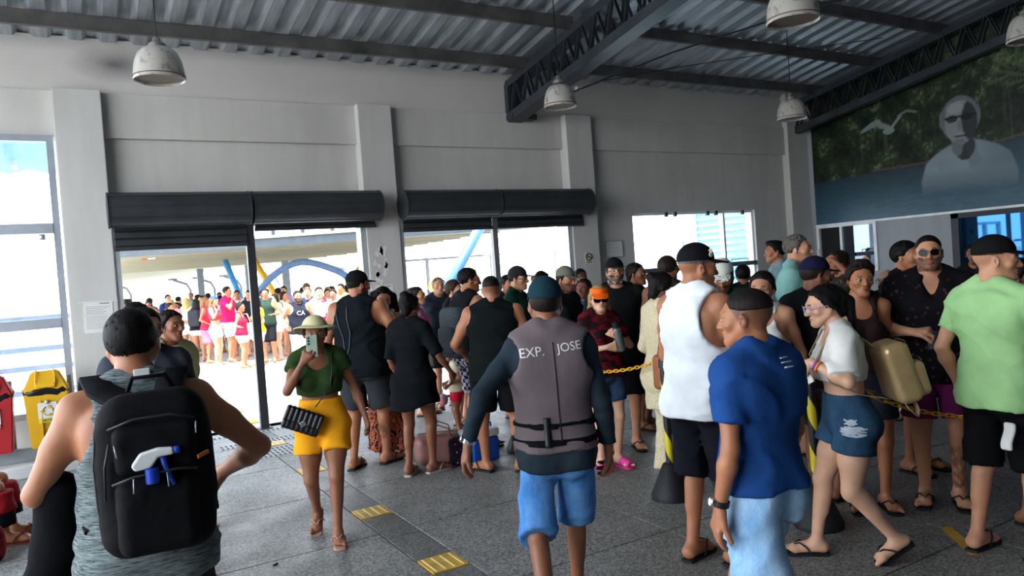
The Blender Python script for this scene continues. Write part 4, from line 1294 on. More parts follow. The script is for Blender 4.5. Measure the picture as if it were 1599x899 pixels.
# ------------------------------------------------------------------ the crowd inside the hall
def C_(c, kind='plain', c2=None): return cloth(c, kind, c2)
BLK = '#0c0c0f'
P = make_person
FL = lambda c: (c, 'flip')
# --- front row
backpack_man = P('man in grey heather tank top seen from behind, wearing a black backpack', .16, 2.80, 178, 1.69, 'm', 1.12, 'tan', 0, lean=(0, .035),
  head=(-6, 4, 3), arms=(dict(w=(.045, .12, -.185), e=(.95, -.5, -.2), n=(-1, 0, -.3), c=.7), dict(w=(.03, .135, -.205), e=(.7, -.8, -.2), n=(-1, 0, -.3), c=.7)),
  hair=dict(style='short', t=.010, col='#0d0a09', nape=-.070), top=dict(mat=C_('#30393b', 'heather', '#86908f'), sleeve=0, strap=.060, hem=.475, name='tank_top', drape=.85, armz=.782, armh=.085),
  bottom=dict(mat=C_('#26282c'), hem=.28, waist=.56))
hat_woman = P('woman in wide sun hat and yellow shorts walking forward, phone raised to her face', 1.43, 5.18, -4, 1.52, 'f', 1.10, 'brown', 0,
  head=(6, 2, 0), arms=(dict(w=(-.035, .115, .005), e=(.65, -.1, -1), hd=(-.55, .25, .9), n=(-.3, -1, 0), c=.55), dict(w=(.105, .035, -.275), e=(.2, -1, 0), n=(-1, 0, 0))),
  feet=(dict(p=(.060, -.10, .035), pitch=24, yaw=4), dict(p=(.040, .12, 0), yaw=6)), hair=dict(style='tied', col='#16100d'), bust=1.15,
  top=dict(mat=C_('#2c4020'), sleeve=.32, hem=.655, neck='scoop', name='crop_top', off=.012, wr=.006, sl_r=.02, sl_flare=.02),
  bottom=dict(mat=C_('#f0a21c'), hem=.385, flare=.026, waist=.635, off=.014), hat=dict(kind='brim', mat=C_('#cfc79c'), mat2=C_('#bdb58a')), shoes=FL('#b98a80'))
vest_man = P('man in dark cap and grey life vest walking away with jeans shorts', 1.96, 3.03, 184, 1.70, 'm', .92, 'brown', 0, lean=(0, .01),
  head=(6, 0, 0), arms=(dict(w=(.055, .02, -.295), e=(.3, -1, 0), c=.45), dict(w=(.150, -.035, -.245), e=(.6, -.8, 0), c=.35)),
  feet=(dict(p=(.045, .13, 0)), dict(p=(.06, -.17, .05), pitch=48)), hair=dict(style='buzz', t=.004, col='#1a1310'),
  top=[dict(mat=C_('#26313a'), sleeve=1.92, hem=.465, name='long_sleeve_shirt', off=.012, sl_r=.006, wr=.006),
       dict(mat=C_('#6b5f61'), sleeve=0, strap=.074, hem=.525, name='life_vest', off=.033, wr=.001, armh=.066, drape=.35),
       dict(mat=C_(BLK), sleeve=0, strap=.074, hem=.590, topcut=.608, name='vest_strap', off=.044, wr=.001, drape=.35),
       dict(mat=C_(BLK), sleeve=0, strap=.074, hem=.545, topcut=.563, name='vest_strap', off=.044, wr=.001, drape=.35)],
  bottom=dict(mat=C_('#3371b4', 'denim', '#74a8dc'), hem=.265, flare=.03, waist=.56, off=.012, wr=.012), hat=dict(kind='cap', mat=C_('#17303a')), shoes=FL('#101012'))
navy_man = P('young man in navy tee and light denim shorts walking left past the white tank man', 2.32, 2.09, -132, 1.665, 'm', .92, 'tan', 0,
  head=(28, 3, 0), arms=(dict(w=(.02, .10, -.27), e=(.3, -1, 0), c=.5), dict(w=(.050, .005, -.30), e=(.3, -1, 0), n=(-.8, -.4, 0), c=.3)),
  feet=(dict(p=(.05, .205, 0)), dict(p=(.05, -.24, .055), pitch=36)), hair=dict(style='buzz', t=.008, col='#17110e', scalp=.8, fade=.034),
  top=dict(mat=C_('#1f4683'), sleeve=.66, hem=.525, off=.018, drape=.95, wr=.010, sl_r=.016), bottom=dict(mat=C_('#74a3cd', 'denim', '#b8d6ee'), hem=.30, flare=.05, waist=.60, off=.014, wr=.012))
tank_man = P('man in loose white tank top and black cap with gold braid on its peak', 3.04, 3.14, 140, 1.80, 'm', 1.10, 'tan', 0,
  head=(-28, 4, 0), arms=(dict(w=(.035, .155, -.205), e=(.35, -1, -.2), n=(-1, 0, 0), c=.5), dict(w=(0, .15, -.2), e=(.4, -1, 0), c=.5)),
  feet=(dict(p=(.06, .04, 0)), dict(p=(.06, -.02, 0))), hair=dict(style='buzz', t=.003, col='#6d6660', fade=.02, scalp=.2), belly=1,
  top=dict(mat=C_('#e9edf0'), sleeve=0, strap=.058, hem=.465, name='tank_top', drape=1, flare=.10, armh=.105, armz=.775, wr=.010, off=.022),
  bottom=dict(mat=C_('#14161f'), hem=.255, flare=.045, waist=.56), hat=dict(kind='cap', mat=C_('#17171a'), mat2=C_('#1b1a16')))
glasses_woman = P('woman with purple glasses in white puff-sleeve crop top and ripped denim shorts', 3.68, 2.66, -72, 1.545, 'f', 1.17, 'fair', 0, lean=(0, .035),
  head=(0, 10, 0), twist=-8, arms=(dict(w=(.02, .16, -.10), e=(.4, -.6, -.8), c=.5), dict(w=(.045, .115, -.060), e=(.75, -1, -.75), n=(-.8, .1, -.4), hd=(-.25, .9, -.55), c=.5)),
  feet=(dict(p=(.045, .13, 0)), dict(p=(.045, -.12, .035), pitch=28)), hair=dict(style='pony', col='#0c0a0b', len=.34), bust=1.15,
  top=dict(mat=C_('#e4e2dc'), sleeve=.85, hem=.665, neck='wide', name='crop_top', off=.015, sl_r=.034, sl_flare=-.012, wr=.009),
  bottom=dict(mat=C_('#1d3348', 'denim', '#3d5f7d'), hem=.405, flare=.026, waist=.615, off=.010, wr=.006), glasses=dict(frame=plain('lilac_frame', '#b9a6cf', .3), lens=None, fr=.0032, size=(.028, .021)), shoes=FL('#17141a'))
green_man = P('man in pale green tee and black cap at right, back turned', 4.30, 2.18, 146, 1.72, 'm', 1.02, 'light', 0,
  head=(-52, 2, 0), arms=(dict(w=(.095, .13, -.20), e=(.6, -.8, -.2), c=.4), dict(w=(.05, .03, -.28), e=(.4, -1, 0), n=(-1, -.3, 0), c=.5)),
  feet=(dict(p=(.075, .03, 0)), dict(p=(.08, -.03, 0))), hair=dict(style='buzz', t=.003, col='#3a2c24', fade=.028, scalp=.25),
  top=dict(mat=C_('#9fcb8c'), sleeve=.62, hem=.465, off=.016, drape=.9, wr=.009, sl_r=.009, sl_flare=.004), bottom=dict(mat=C_('#0f0f11'), hem=.275, flare=.035, waist=.56), hat=dict(kind='cap', mat=C_('#121314')))
# --- second row, right
sun_man = P('bearded man in aviator sunglasses and open black floral shirt', 4.89, 2.87, 3, 1.775, 'm', 1.12, 'light', 0,
  head=(-2, -3, 0), arms=(dict(w=(-.035, .155, -.155), e=(.8, -.6, -.6), hd=(-1, .25, .1), n=(0, -.3, -1), c=.8), dict(w=(.06, .05, -.28), c=.4)),
  hair=dict(style='buzz', t=.005, col='#120d0b', scalp=.6, fade=.03), beard=.75, glasses=dict(size=(.0265, .0215), fr=.0012, frame=plain('gold_wire', '#8f7a4a', .35, .7)),
  top=dict(mat=C_('#131216', 'floral', '#4a2f2a'), sleeve=.75, hem=.455, neck='v', name='floral_shirt', drape=1, wr=.009, sl_r=.02), bottom=dict(mat=C_('#6b1f55'), hem=.315, flare=.03), legtat=2)
braid_woman = P('woman with crown braid and stern face behind the gold backpack', 4.48, 3.11, 12, 1.62, 'f', 1.0, 'tan', 0,
  head=(8, 2, 2), hair=dict(style='braid', col='#1d120d', path=[(.075, .0, .03), (.072, -.02, .085), (.03, -.03, .125), (-.03, -.02, .125), (-.075, .0, .07), (-.085, .03, 0)]),
  top=dict(mat=C_('#2b1d1c'), sleeve=0, strap=.05, hem=.56, neck='scoop', name='strappy_top', armh=.09), bottom=dict(mat=C_('#2c2f3a'), hem=.36))
edge_woman = P('dark haired woman in black top at the right edge of the picture', 4.90, 2.34, 78, 1.58, 'f', 1.0, 'brown', 0, hair=dict(style='bun', col='#0b0909', bun=(0, .12, .02), br=.05),
  top=dict(mat=C_('#1a1b20'), sleeve=0, hem=.52, strap=.06), bottom=dict(mat=C_('#34425c', 'denim', '#50648a'), hem=.33))
white_top_woman = P('dark haired woman in white strappy tank behind the navy tee man', 4.05, 3.54, -6, 1.60, 'f', 1.12, 'light', 0, head=(-8, 4, 4), hair=dict(style='tied', col='#14100f'), bust=1.2,
  top=dict(mat=C_('#dcdad6'), sleeve=0, strap=.046, hem=.54, neck='scoop', armh=.095, off=.010, name='tank_top'), bottom=dict(mat=C_('#3b4a3e'), hem=.36), arms=(dict(w=(.03, .14, -.17), c=.6), dict(w=(.05, .06, -.26), c=.5)))
navy_cap_man = P('man in navy cap and black tee with his back turned', 4.44, 3.43, 150, 1.66, 'm', 1.15, 'brown', 1, head=(-35, 4, 0), hair=dict(style='buzz', col='#2a211d'),
  top=dict(mat=C_('#141418'), sleeve=.6, hem=.47), bottom=dict(mat=C_('#4c4437'), hem=.30), hat=dict(kind='cap', mat=C_('#1a1a38')))
profile_man = P('dark haired man in profile looking right beside the aviator sunglasses', 5.47, 3.40, 62, 1.74, 'm', 1.05, 'tan', 1, hair=dict(style='short', t=.014, col='#0d0b0b', nape=-.03), top=dict(mat=C_('#18181b'), sleeve=.6, hem=.47), bottom=dict(mat=C_('#1c1c20'), hem=.3))
teal_man = P('tall grey haired man in pale teal tee looking right', 5.35, 4.29, 80, 1.87, 'm', 1.1, 'light', 1, hair=dict(style='short', t=.011, col='#5a5650', nape=-.04), top=dict(mat=C_('#8fc3bd'), sleeve=.6, hem=.47), bottom=dict(mat=C_('#2f3036'), hem=.3))
P('young man with thick black hair looking left beside teal tee man', 7.0, 5.87, -78, 1.86, 'm', 1.0, 'tan', 1, hair=dict(style='short', t=.013, col='#0c0a0a', quiff=1), top=dict(mat=C_('#7d98a0'), sleeve=.6, hem=.47), bottom=dict(mat=C_('#2f3036'), hem=.3))
P('long haired woman raising both hands to her head near the dark window', 6.54, 4.74, -55, 1.70, 'f', 1.0, 'tan', 1, hair=dict(style='long', col='#2a1a12', len=.3), arms=(dict(w=(.05, .09, .12), e=(1, .3, -.2), hd=(-.7, -.2, .5), c=.4), dict(w=(.03, .10, .12), e=(1, .3, -.2), hd=(-.7, -.2, .5), c=.4)),
  top=dict(mat=C_('#3a3229', 'floral', '#7d6f5c'), sleeve=.5, hem=.5), bottom=dict(mat=C_('#24242a'), hem=.3))
P('bald man low in the crowd behind the braided woman', 7.03, 4.56, -30, 1.46, 'm', 1.05, 'fair', 1, top=dict(mat=C_('#202127'), sleeve=.6, hem=.47), bottom=dict(mat=C_('#202127'), hem=.3), glasses=dict(lens=None))
cap_phone_man = P('bearded man in white cap looking down, dark green striped tank', 4.43, 4.24, -14, 1.70, 'm', 1.05, 'tan', 1, head=(6, 24, 0), beard=.9, hair=dict(style='buzz', col='#15100e'), glasses=dict(),
  arms=(dict(w=(-.02, .15, -.14), e=(.5, -.5, -.8), hd=(-.5, .7, .4), n=(-.4, -.6, .6), c=.8), dict(w=(.0, .15, -.15), e=(.5, -.5, -.8), n=(-.4, -.4, .6), c=.6)), top=dict(mat=C_('#16352c', 'stripe', '#1c3f34'), sleeve=0, hem=.48, strap=.06), bottom=dict(mat=C_('#2b2c30'), hem=.3), hat=dict(kind='cap', mat=C_('#d3d4cc')))
P('person in bright green tee between white tank man and white cap', 5.54, 5.55, 150, 1.52, 'm', 1.1, 'brown', 1, hair=dict(style='short', col='#0d0b0b'), top=dict(mat=C_('#1f6a3c'), sleeve=.6, hem=.47), bottom=dict(mat=C_('#202127'), hem=.3))
P('black haired head behind the white cap, back turned', 6.49, 5.93, 175, 1.60, 'm', 1.0, 'brown', 1, hair=dict(style='short', t=.014, col='#0b0a0b'), top=dict(mat=C_('#1b1b20'), sleeve=.6, hem=.47), bottom=dict(mat=C_('#202127'), hem=.3))
P('shaven headed man in dark tank beyond the white tank man', 4.53, 5.00, 150, 1.77, 'm', 1.1, 'brown', 1, hair=dict(style='buzz', t=.003, col='#2a201c'), top=dict(mat=C_('#221c20'), sleeve=0, hem=.48), bottom=dict(mat=C_('#202127'), hem=.3))
# --- middle
crochet_woman = P('woman in cream crochet cover-up with brown shoulder bag behind the striped pole', 3.90, 4.40, 122, 1.63, 'f', 1.05, 'dark', 0, head=(-10, 4, 0), hair=dict(style='bun', col='#120d0c'),
  arms=(dict(w=(.06, .03, -.29), e=(.3, -1, 0), c=.8), dict(w=(.04, .10, -.24), c=.5)), top=dict(mat=C_('#cbbd9d', 'crochet'), sleeve=1.85, hem=.36, flare=.1, name='crochet_dress', wr=.004, sl_r=.014, sl_flare=.03), bottom=dict(mat=C_('#c9bb9c', 'crochet'), hem=.05, flare=.02, taper=1.1), shoes=FL('#8a6a52'))
orange_woman = P('blonde woman in orange visor and big sunglasses hugging a steel flask', 3.87, 5.15, 30, 1.545, 'f', 1.08, 'fair', 0, head=(-22, 3, 0),
  arms=(dict(w=(-.055, .125, -.135), e=(.8, -.3, -.8), hd=(-1, .25, .1), n=(0, -1, 0), c=.5), dict(w=(-.05, .135, -.09), e=(.8, -.2, -.8), hd=(-.6, .1, .75), n=(-.2, -1, 0), c=.7)),
  hair=dict(style='long', col='#a4875a', len=.20), glasses=dict(size=(.032, .027)), hat=dict(kind='visor', mat=C_('#ff6a1c'), tip=-.25), bust=1.15,
  top=dict(mat=C_('#1a1012', 'tiedye', '#6b1320'), sleeve=.7, hem=.50), bottom=dict(mat=C_('#223047', 'denim', '#38506e'), hem=.355, flare=.016, off=.011), shoes=('#d63a8a', 'clog'))
grey_beard_man = P('grey bearded man in black cap and glasses behind the orange visor', 4.38, 5.55, 8, 1.77, 'm', 1.2, 'light', 1, head=(6, -7, 0), beard=.95, hair=dict(style='buzz', col='#2a2626', bcol='#8d8983'), glasses=dict(lens=None), hat=dict(kind='cap', mat=C_('#151517')), belly=1,
  top=dict(mat=C_('#16191b'), sleeve=.6, hem=.45, drape=1), bottom=dict(mat=C_('#151518'), hem=.28, flare=.03), arms=(dict(w=(.05, .08, -.26), c=.5), dict(w=(.05, .05, -.27), c=.5)))
P('woman in sunglasses and dark patterned top turning right by the wall', 5.06, 6.08, 66, 1.72, 'f', 1.1, 'brown', 1, hair=dict(style='tied', col='#14100f'), glasses=dict(), top=dict(mat=C_('#211a1c', 'floral', '#4b3a3a'), sleeve=.5, hem=.5), bottom=dict(mat=C_('#24242a'), hem=.3))
P('man with moustache in grey-green cap and black tee looking right', 4.30, 6.29, 58, 1.72, 'm', 1.1, 'tan', 1, beard=.7, head=(-8, 6, 0), hair=dict(style='buzz', col='#1c1613'), hat=dict(kind='cap', mat=C_('#6f7062')), top=dict(mat=C_('#171a1c'), sleeve=.6, hem=.47), bottom=dict(mat=C_('#22252b'), hem=.3))
P('woman with tied hair and teal top beside the moustached man', 5.07, 7.00, -30, 1.57, 'f', 1.0, 'brown', 1, hair=dict(style='tied', col='#1a1210'), top=dict(mat=C_('#1c5a70'), sleeve=.5, hem=.5), bottom=dict(mat=C_('#202127'), hem=.3))
P('dark haired person by the no smoking sign', 5.97, 8.33, 30, 1.68, 'm', 1.0, 'dark', 1, hair=dict(style='short', t=.014, col='#0c0a0a'), top=dict(mat=C_('#6a2f33'), sleeve=.5, hem=.5), bottom=dict(mat=C_('#202127'), hem=.3))
green_cap_man = P('man in dark cap and bottle green tee turned to the right', 4.09, 6.88, 72, 1.76, 'm', 1.05, 'light', 1, head=(-6, 4, 0), hair=dict(style='buzz', col='#1c1613'), hat=dict(kind='cap', mat=C_('#2a282c')), glasses=dict(lens=None), top=dict(mat=C_('#143b32'), sleeve=.6, hem=.47), bottom=dict(mat=C_('#22252b'), hem=.3))
P('person with tied hair behind the life vest man, mostly hidden', 5.08, 7.92, 150, 1.70, 'f', 1.0, 'tan', 1, hair=dict(style='tied', col='#171312'), top=dict(mat=C_('#22303a'), sleeve=.5, hem=.5), bottom=dict(mat=C_('#202127'), hem=.3))
sleeveless_man = P('broad man in black sleeveless tee and black shorts facing the doorway', 3.13, 5.70, 176, 1.70, 'm', 1.28, 'tan', 0, head=(8, 4, 0), hair=dict(style='buzz', t=.006, col='#16110f', scalp=.5, fade=.02),
  arms=(dict(w=(.06, .07, -.26), c=.5), dict(w=(.055, .13, -.21), e=(.55, -1, 0), c=.5)), feet=(dict(p=(.085, 0, 0), yaw=14), dict(p=(.09, .02, 0), yaw=50)),
  top=dict(mat=C_('#0f1415'), sleeve=0, strap=.098, hem=.46, name='sleeveless_shirt', drape=1, armh=.06, armz=.80), bottom=dict(mat=C_('#101012'), hem=.31, flare=.04))
black_tank_man = P('big man in black cap and black tank with string bag cords on his back', 2.29, 6.78, 160, 1.83, 'm', 1.27, 'tan', 0, head=(-42, 2, 0), beard=.78, hair=dict(style='buzz', t=.004, col='#16110f'), hat=dict(kind='cap', mat=C_('#15181a')), glasses=dict(lens=None),
  arms=(dict(w=(.06, .10, -.22), e=(.7, -1, 0), c=.6), dict(w=(.05, .03, -.28), c=.5)), feet=(dict(p=(.075, .06, 0), yaw=25), dict(p=(.07, -.04, 0), yaw=-5)), belly=1.2,
  top=dict(mat=C_('#11171b'), sleeve=0, strap=.075, hem=.465, name='tank_top', drape=1, armh=.08), bottom=dict(mat=C_('#33373a'), hem=.30, flare=.035), legtat=-1)
curly_woman = P('curly haired woman in white top and long leaf print skirt facing the camera', 2.62, 7.02, 4, 1.65, 'f', 1.05, 'light', 0, head=(4, 6, 6), hair=dict(style='curly', col='#15100f', len=.24, lump=.013, t=.016, pad=.14),
  top=dict(mat=C_('#dddad4'), sleeve=0, strap=.046, hem=.56, neck='scoop', armh=.09), bottom=dict(mat=C_('#a8452f', 'leaf', '#c58d6a'), skirt=1, hem=.055, sw=.18, name='long_skirt', waist=.62), shoes=('#a58567', 'slide'))
tunic_woman = P('slim woman in loose black tunic, braided hair up, beside the pink bags', 2.54, 6.16, 152, 1.585, 'f', .98, 'brown', 0, head=(-6, 2, 0), hair=dict(style='bun', col='#0d0a0a', lump=.007, bun=(0, .07, .10), br=.05),
  arms=(dict(w=(.115, .07, -.25), e=(.4, -1, 0), c=.5), dict(w=(.03, .05, -.28), c=.5)), feet=(dict(p=(.055, .05, 0), yaw=30), dict(p=(.06, -.02, 0), yaw=10)),
  top=dict(mat=C_('#0e1114'), sleeve=1.0, hem=.365, hemtilt=-.22, flare=.22, drape=1, name='tunic', sl_r=.02), bottom=dict(mat=C_('#c9c4bb'), hem=.385, flare=.01), shoes=FL('#b9b4ab'))
kid = P('small child in cream tee and red shorts with curly puff of hair', 3.55, 7.41, -78, .93, 'f', 1.08, 'brown', 0, bust=.1, head=(0, 4, 0), hair=dict(style='afro', col='#150f0d', t=.012),
  arms=(dict(w=(.02, .10, -.22), c=.5), dict(w=(.03, .12, -.22), c=.6)), top=dict(mat=C_('#c9bea2'), sleeve=.55, hem=.50, wr=.004), bottom=dict(mat=C_('#c01c34'), hem=.37, flare=.02), shoes=FL('#c7a7a0'))
pack_man = P('man in glasses and black tank with grey backpack and checked shorts', 3.40, 6.68, 128, 1.79, 'm', 1.0, 'tan', 1, head=(-30, 4, 0), hair=dict(style='short', t=.013, col='#110d0c', nape=-.045), glasses=dict(lens=None),
  top=dict(mat=C_('#15171a'), sleeve=0, hem=.50, strap=.07), bottom=dict(mat=C_('#c9c6d2', 'check', '#2c2a4a'), hem=.30, flare=.02), arms=(dict(w=(.04, .12, -.22), c=.5), dict(w=(.03, .1, -.22), c=.5)))
P('man in round sunglasses and dark grey tee by the middle pillar', 4.17, 9.04, 16, 1.72, 'm', 1.0, 'light', 1, hair=dict(style='short', t=.006, col='#6b5f55'), glasses=dict(), top=dict(mat=C_('#2c3340'), sleeve=.6, hem=.47), bottom=dict(mat=C_('#1b1c20'), hem=.3))
P('woman with short brown hair and sunglasses in profile', 3.81, 7.85, 66, 1.66, 'f', 1.0, 'light', 1, hair=dict(style='short', t=.020, col='#3a2418', nape=-.08), glasses=dict(), top=dict(mat=C_('#1c1c22'), sleeve=.5, hem=.5), bottom=dict(mat=C_('#22232a'), hem=.3))
P('woman with hair in a bun and pink and white top beyond the pillar', 3.72, 8.75, 70, 1.61, 'f', 1.0, 'light', 1, hair=dict(style='bun', col='#20160f', bun=(0, .10, .07)), top=dict(mat=C_('#e4dde2', 'block', '#c85c8c'), sleeve=.5, hem=.5), bottom=dict(mat=C_('#d9d5d0'), hem=.36))
P('man with dark wavy hair just behind the backpack with glasses man', 4.45, 7.7, 40, 1.68, 'm', 1.0, 'tan', 1, hair=dict(style='short', t=.012, col='#15110f'), top=dict(mat=C_('#1a1d22'), sleeve=.6, hem=.47), bottom=dict(mat=C_('#22252b'), hem=.3))
# --- left side
grey_shirt_man = P('man in charcoal shirt half hidden behind the black backpack man', .34, 4.79, 14, 1.66, 'm', 1.08, 'tan', 0, head=(16, 0, 0), hair=dict(style='short', t=.016, col='#120e0d', lump=.004), glasses=dict(lens=None), top=dict(mat=C_('#3a3d47'), sleeve=.7, hem=.46), bottom=dict(mat=C_('#23252c'), hem=.05, flare=.02))
olive_woman = P('woman in pale olive tee with hair tied back looking right', .58, 5.93, 36, 1.62, 'f', 1.18, 'brown', 0, head=(6, 0, 2), hair=dict(style='tied', col='#17110f'), top=dict(mat=C_('#a9ad82'), sleeve=.6, hem=.48), bottom=dict(mat=C_('#2c2e36'), hem=.05, flare=.015))
P('person with black afro hair behind the charcoal shirt man', .46, 7.27, 172, 1.66, 'm', 1.0, 'dark', 1, hair=dict(style='afro', col='#0f0c0b', t=.014), top=dict(mat=C_('#c9ccd0'), sleeve=.6, hem=.47), bottom=dict(mat=C_('#2c2e36'), hem=.3))
# ------------------------------------------------------------------ painted wall: a printed panel, colours stored per point
def vnoise(n0, n1, f0, f1, seed):
    r = np.random.RandomState(seed); g = r.rand(int(f0)+2, int(f1)+2)
    a = np.linspace(0, f0, n0); b = np.linspace(0, f1, n1); i = np.minimum(a.astype(int), int(f0)); j = np.minimum(b.astype(int), int(f1))
    u = (a-i)[:, None]; v = (b-j)[None]; u = u*u*(3-2*u); v = v*v*(3-2*v)
    return g[i][:, j]*(1-u)*(1-v)+g[i+1][:, j]*u*(1-v)+g[i][:, j+1]*(1-u)*v+g[i+1][:, j+1]*u*v
def make_mural():
    y0, y1, z0, z1 = 3.6, 9.62, 2.205, 5.75
    ny, nz = 330, 190
    ys = np.linspace(y1, y0, ny); zs = np.linspace(z0, z1, nz)
    Yg, Zg = np.meshgrid(ys, zs, indexing='ij')
    def L(h): return np.array(srgb(h)[:3])
    fol = .5*vnoise(ny, nz, 26, 16, 1)+.3*vnoise(ny, nz, 70, 45, 2)+.35*vnoise(ny, nz, 190, 110, 3)
    st = vnoise(ny, nz, 120, 5, 4)
    t = np.clip((fol-.36)/.55, 0, 1)[..., None]
    col = L('#0a120f')*(1-t)+L('#3f5a38')*t
    hi = np.clip((fol-.74)*5, 0, 1)[..., None]; col = col*(1-hi)+L('#8fa27c')*hi
    sm = (np.clip((st-.80)*7, 0, 1)*(Zg > 3.2))[..., None]*.35; col = col*(1-sm)+L('#7d8a6a')*sm
    # reeds
    for k in range(5):
        cyy, czz = (4.9+.25*k, 4.1+.12*(k % 3)); d = np.hypot(Yg-cyy, Zg-czz); an = np.arctan2(Zg-czz, Yg-cyy)
        m_ = ((np.sin(an*14+k) > .3) & (d < .42) & (Zg > czz-.15))[..., None]*.6; col = col*(1-m_)+L('#6f8a5a')*m_
    wl = np.interp(Yg, [5.86, 6.22, 7.46, 8.47, 9.67], [3.26, 3.21, 3.06, 3.06, 3.02])
    w = np.clip((wl-Zg)/.02, 0, 1)[..., None]; dep = np.clip((wl-Zg)/.85, 0, 1)
    rp = vnoise(ny, nz, 40, 120, 7)*.6+vnoise(ny, nz, 110, 240, 8)*.4
    wat = L('#2f4d5c')*(1-dep[..., None])+L('#4f8098')*dep[..., None]
    wat = wat*(.75+.5*rp[..., None])
    col = col*(1-w)+wat*w
    bank = ((np.abs(Zg-wl-.015) < .02) & (Yg < 8.4))[..., None]*.7; col = col*(1-bank)+L('#7d6a50')*bank
    def put(mask, c, a=1.0):
        nonlocal col
        m_ = np.clip(mask, 0, 1)[..., None]*a; col = col*(1-m_)+L(c)*m_
    def ell(cy_, cz_, ry, rz_, soft=.06): return np.clip((1-((Yg-cy_)/ry)**2-((Zg-cz_)/rz_)**2)/soft, 0, 1)
    # seated man in a white polo, printed in cool greys, fading into the water
    fade = np.clip((Zg-2.5)/.42, 0, 1)
    u = (Yg-6.72)
    shy = .78-.10*np.clip((Zg-2.75)/.3, 0, 1); top = 3.36-.42*np.abs(u)**1.7/.75-.12*np.clip(np.abs(u)-.5, 0, 1)
    sh = np.clip((top-Zg)/.03, 0, 1)*np.clip((shy-np.abs(u))/.04, 0, 1)
    put(sh*fade, '#b9cbd6', .92)
    fold = vnoise(ny, nz, 34, 14, 11); put(sh*fade*np.clip((fold-.55)*4, 0, 1), '#8297a6', .6)
    put(sh*fade*np.clip((-u-.12)*2.2, 0, .7), '#7f97a8', .8)
    put(ell(6.74, 3.24, .17, .22), '#4a4f55'); put(ell(6.84, 3.30, .11, .2), '#8e979b')
    put(((np.abs(u-.02) < .02+.2*np.clip(3.28-Zg, 0, 1)) & (Zg > 3.02) & (Zg < 3.26))*1., '#3a3d42', .8)
    put(ell(6.79, 3.70, .315, .375)+ell(7.06, 3.72, .07, .16)+ell(6.53, 3.72, .07, .16), '#8d979c')                        # hair
    put(ell(6.78, 3.64, .265, .36), '#b7bec0')                       # face
    put(ell(6.62, 3.64, .155, .35, .25)*(np.hypot((Yg-6.78)/.265, (Zg-3.64)/.36) < 1), '#2b2f36', .92)               # shaded side
    put(ell(6.86, 3.88, .16, .11, .5), '#d2d8da', .8)                # brow
    for q in (-1, 1): put(ell(6.80+q*.115, 3.71, .095, .062), '#16181c', .9)
    put((np.abs(Zg-3.735) < .018)*(np.abs(Yg-6.80) < .27)*1., '#16181c', .9)
    put(ell(6.80, 3.58, .045, .10, .5), '#9aa1a4', .8); put(ell(6.78, 3.42, .12, .022), '#33383d', .8); put(ell(6.79, 3.44, .08, .008), '#d5dadb', .6)
    put(ell(7.06, 3.66, .035, .09), '#8e979b'); put(ell(6.82, 3.33, .12, .05, .6), '#858d92', .7)
    # white heron with spread wings
    for k in range(30):
        s_ = k/29.; yy_ = 8.52-.55*s_; zz = 3.82+.10*math.sin(s_*2.6)-.10*s_*(s_ > .6)
        put(ell(yy_, zz, .045, .028+.03*math.sin(s_*3.1)), '#aebfba', .9)
    put(ell(8.02, 3.74, .11, .06), '#b6c6c0')
    for k in range(14): s_ = k/13.; put(ell(7.95-.16*s_, 3.80+.16*s_, .03, .025), '#b6c6c0', .9)
    for k in range(16): s_ = k/15.; put(ell(7.82-.30*s_, 3.96+.05*math.sin(s_*3), .03, .020), '#9fb2ac', .8)
    V = np.stack([np.full(Yg.shape, XR-.006), Yg, np.minimum(Zg, 99)], -1)
    keep = zs[None, :] < (roofz(ys)[:, None]-.05)
    idx = np.arange(ny*nz).reshape(ny, nz)
    Q = np.stack([idx[:-1, :-1], idx[:-1, 1:], idx[1:, 1:], idx[1:, :-1]], -1)
    kq = keep[:-1, 1:] & keep[1:, 1:]
    Q = Q[kq]
    t = NT('mural_print'); a = t.n('ShaderNodeAttribute', attribute_name='Col'); t.l(a.outputs['Color'], t.b.inputs['Base Color'])
    t.b.inputs['Roughness'].default_value = .38; t.b.inputs['Specular IOR Level'].default_value = .4
    me = mesh_np('mural', V.reshape(-1, 3), Q, [t.m], False)
    c = np.ones((ny*nz, 4), np.float32); c[:, :3] = col.reshape(-1, 3)*.45
    at = me.color_attributes.new('Col', 'FLOAT_COLOR', 'POINT'); at.data.foreach_set('color', c.ravel())
    o = link('mural', me)
    tag(o, 'large printed wall picture of a smiling man, reeds, river and a flying heron', 'mural')
make_mural()

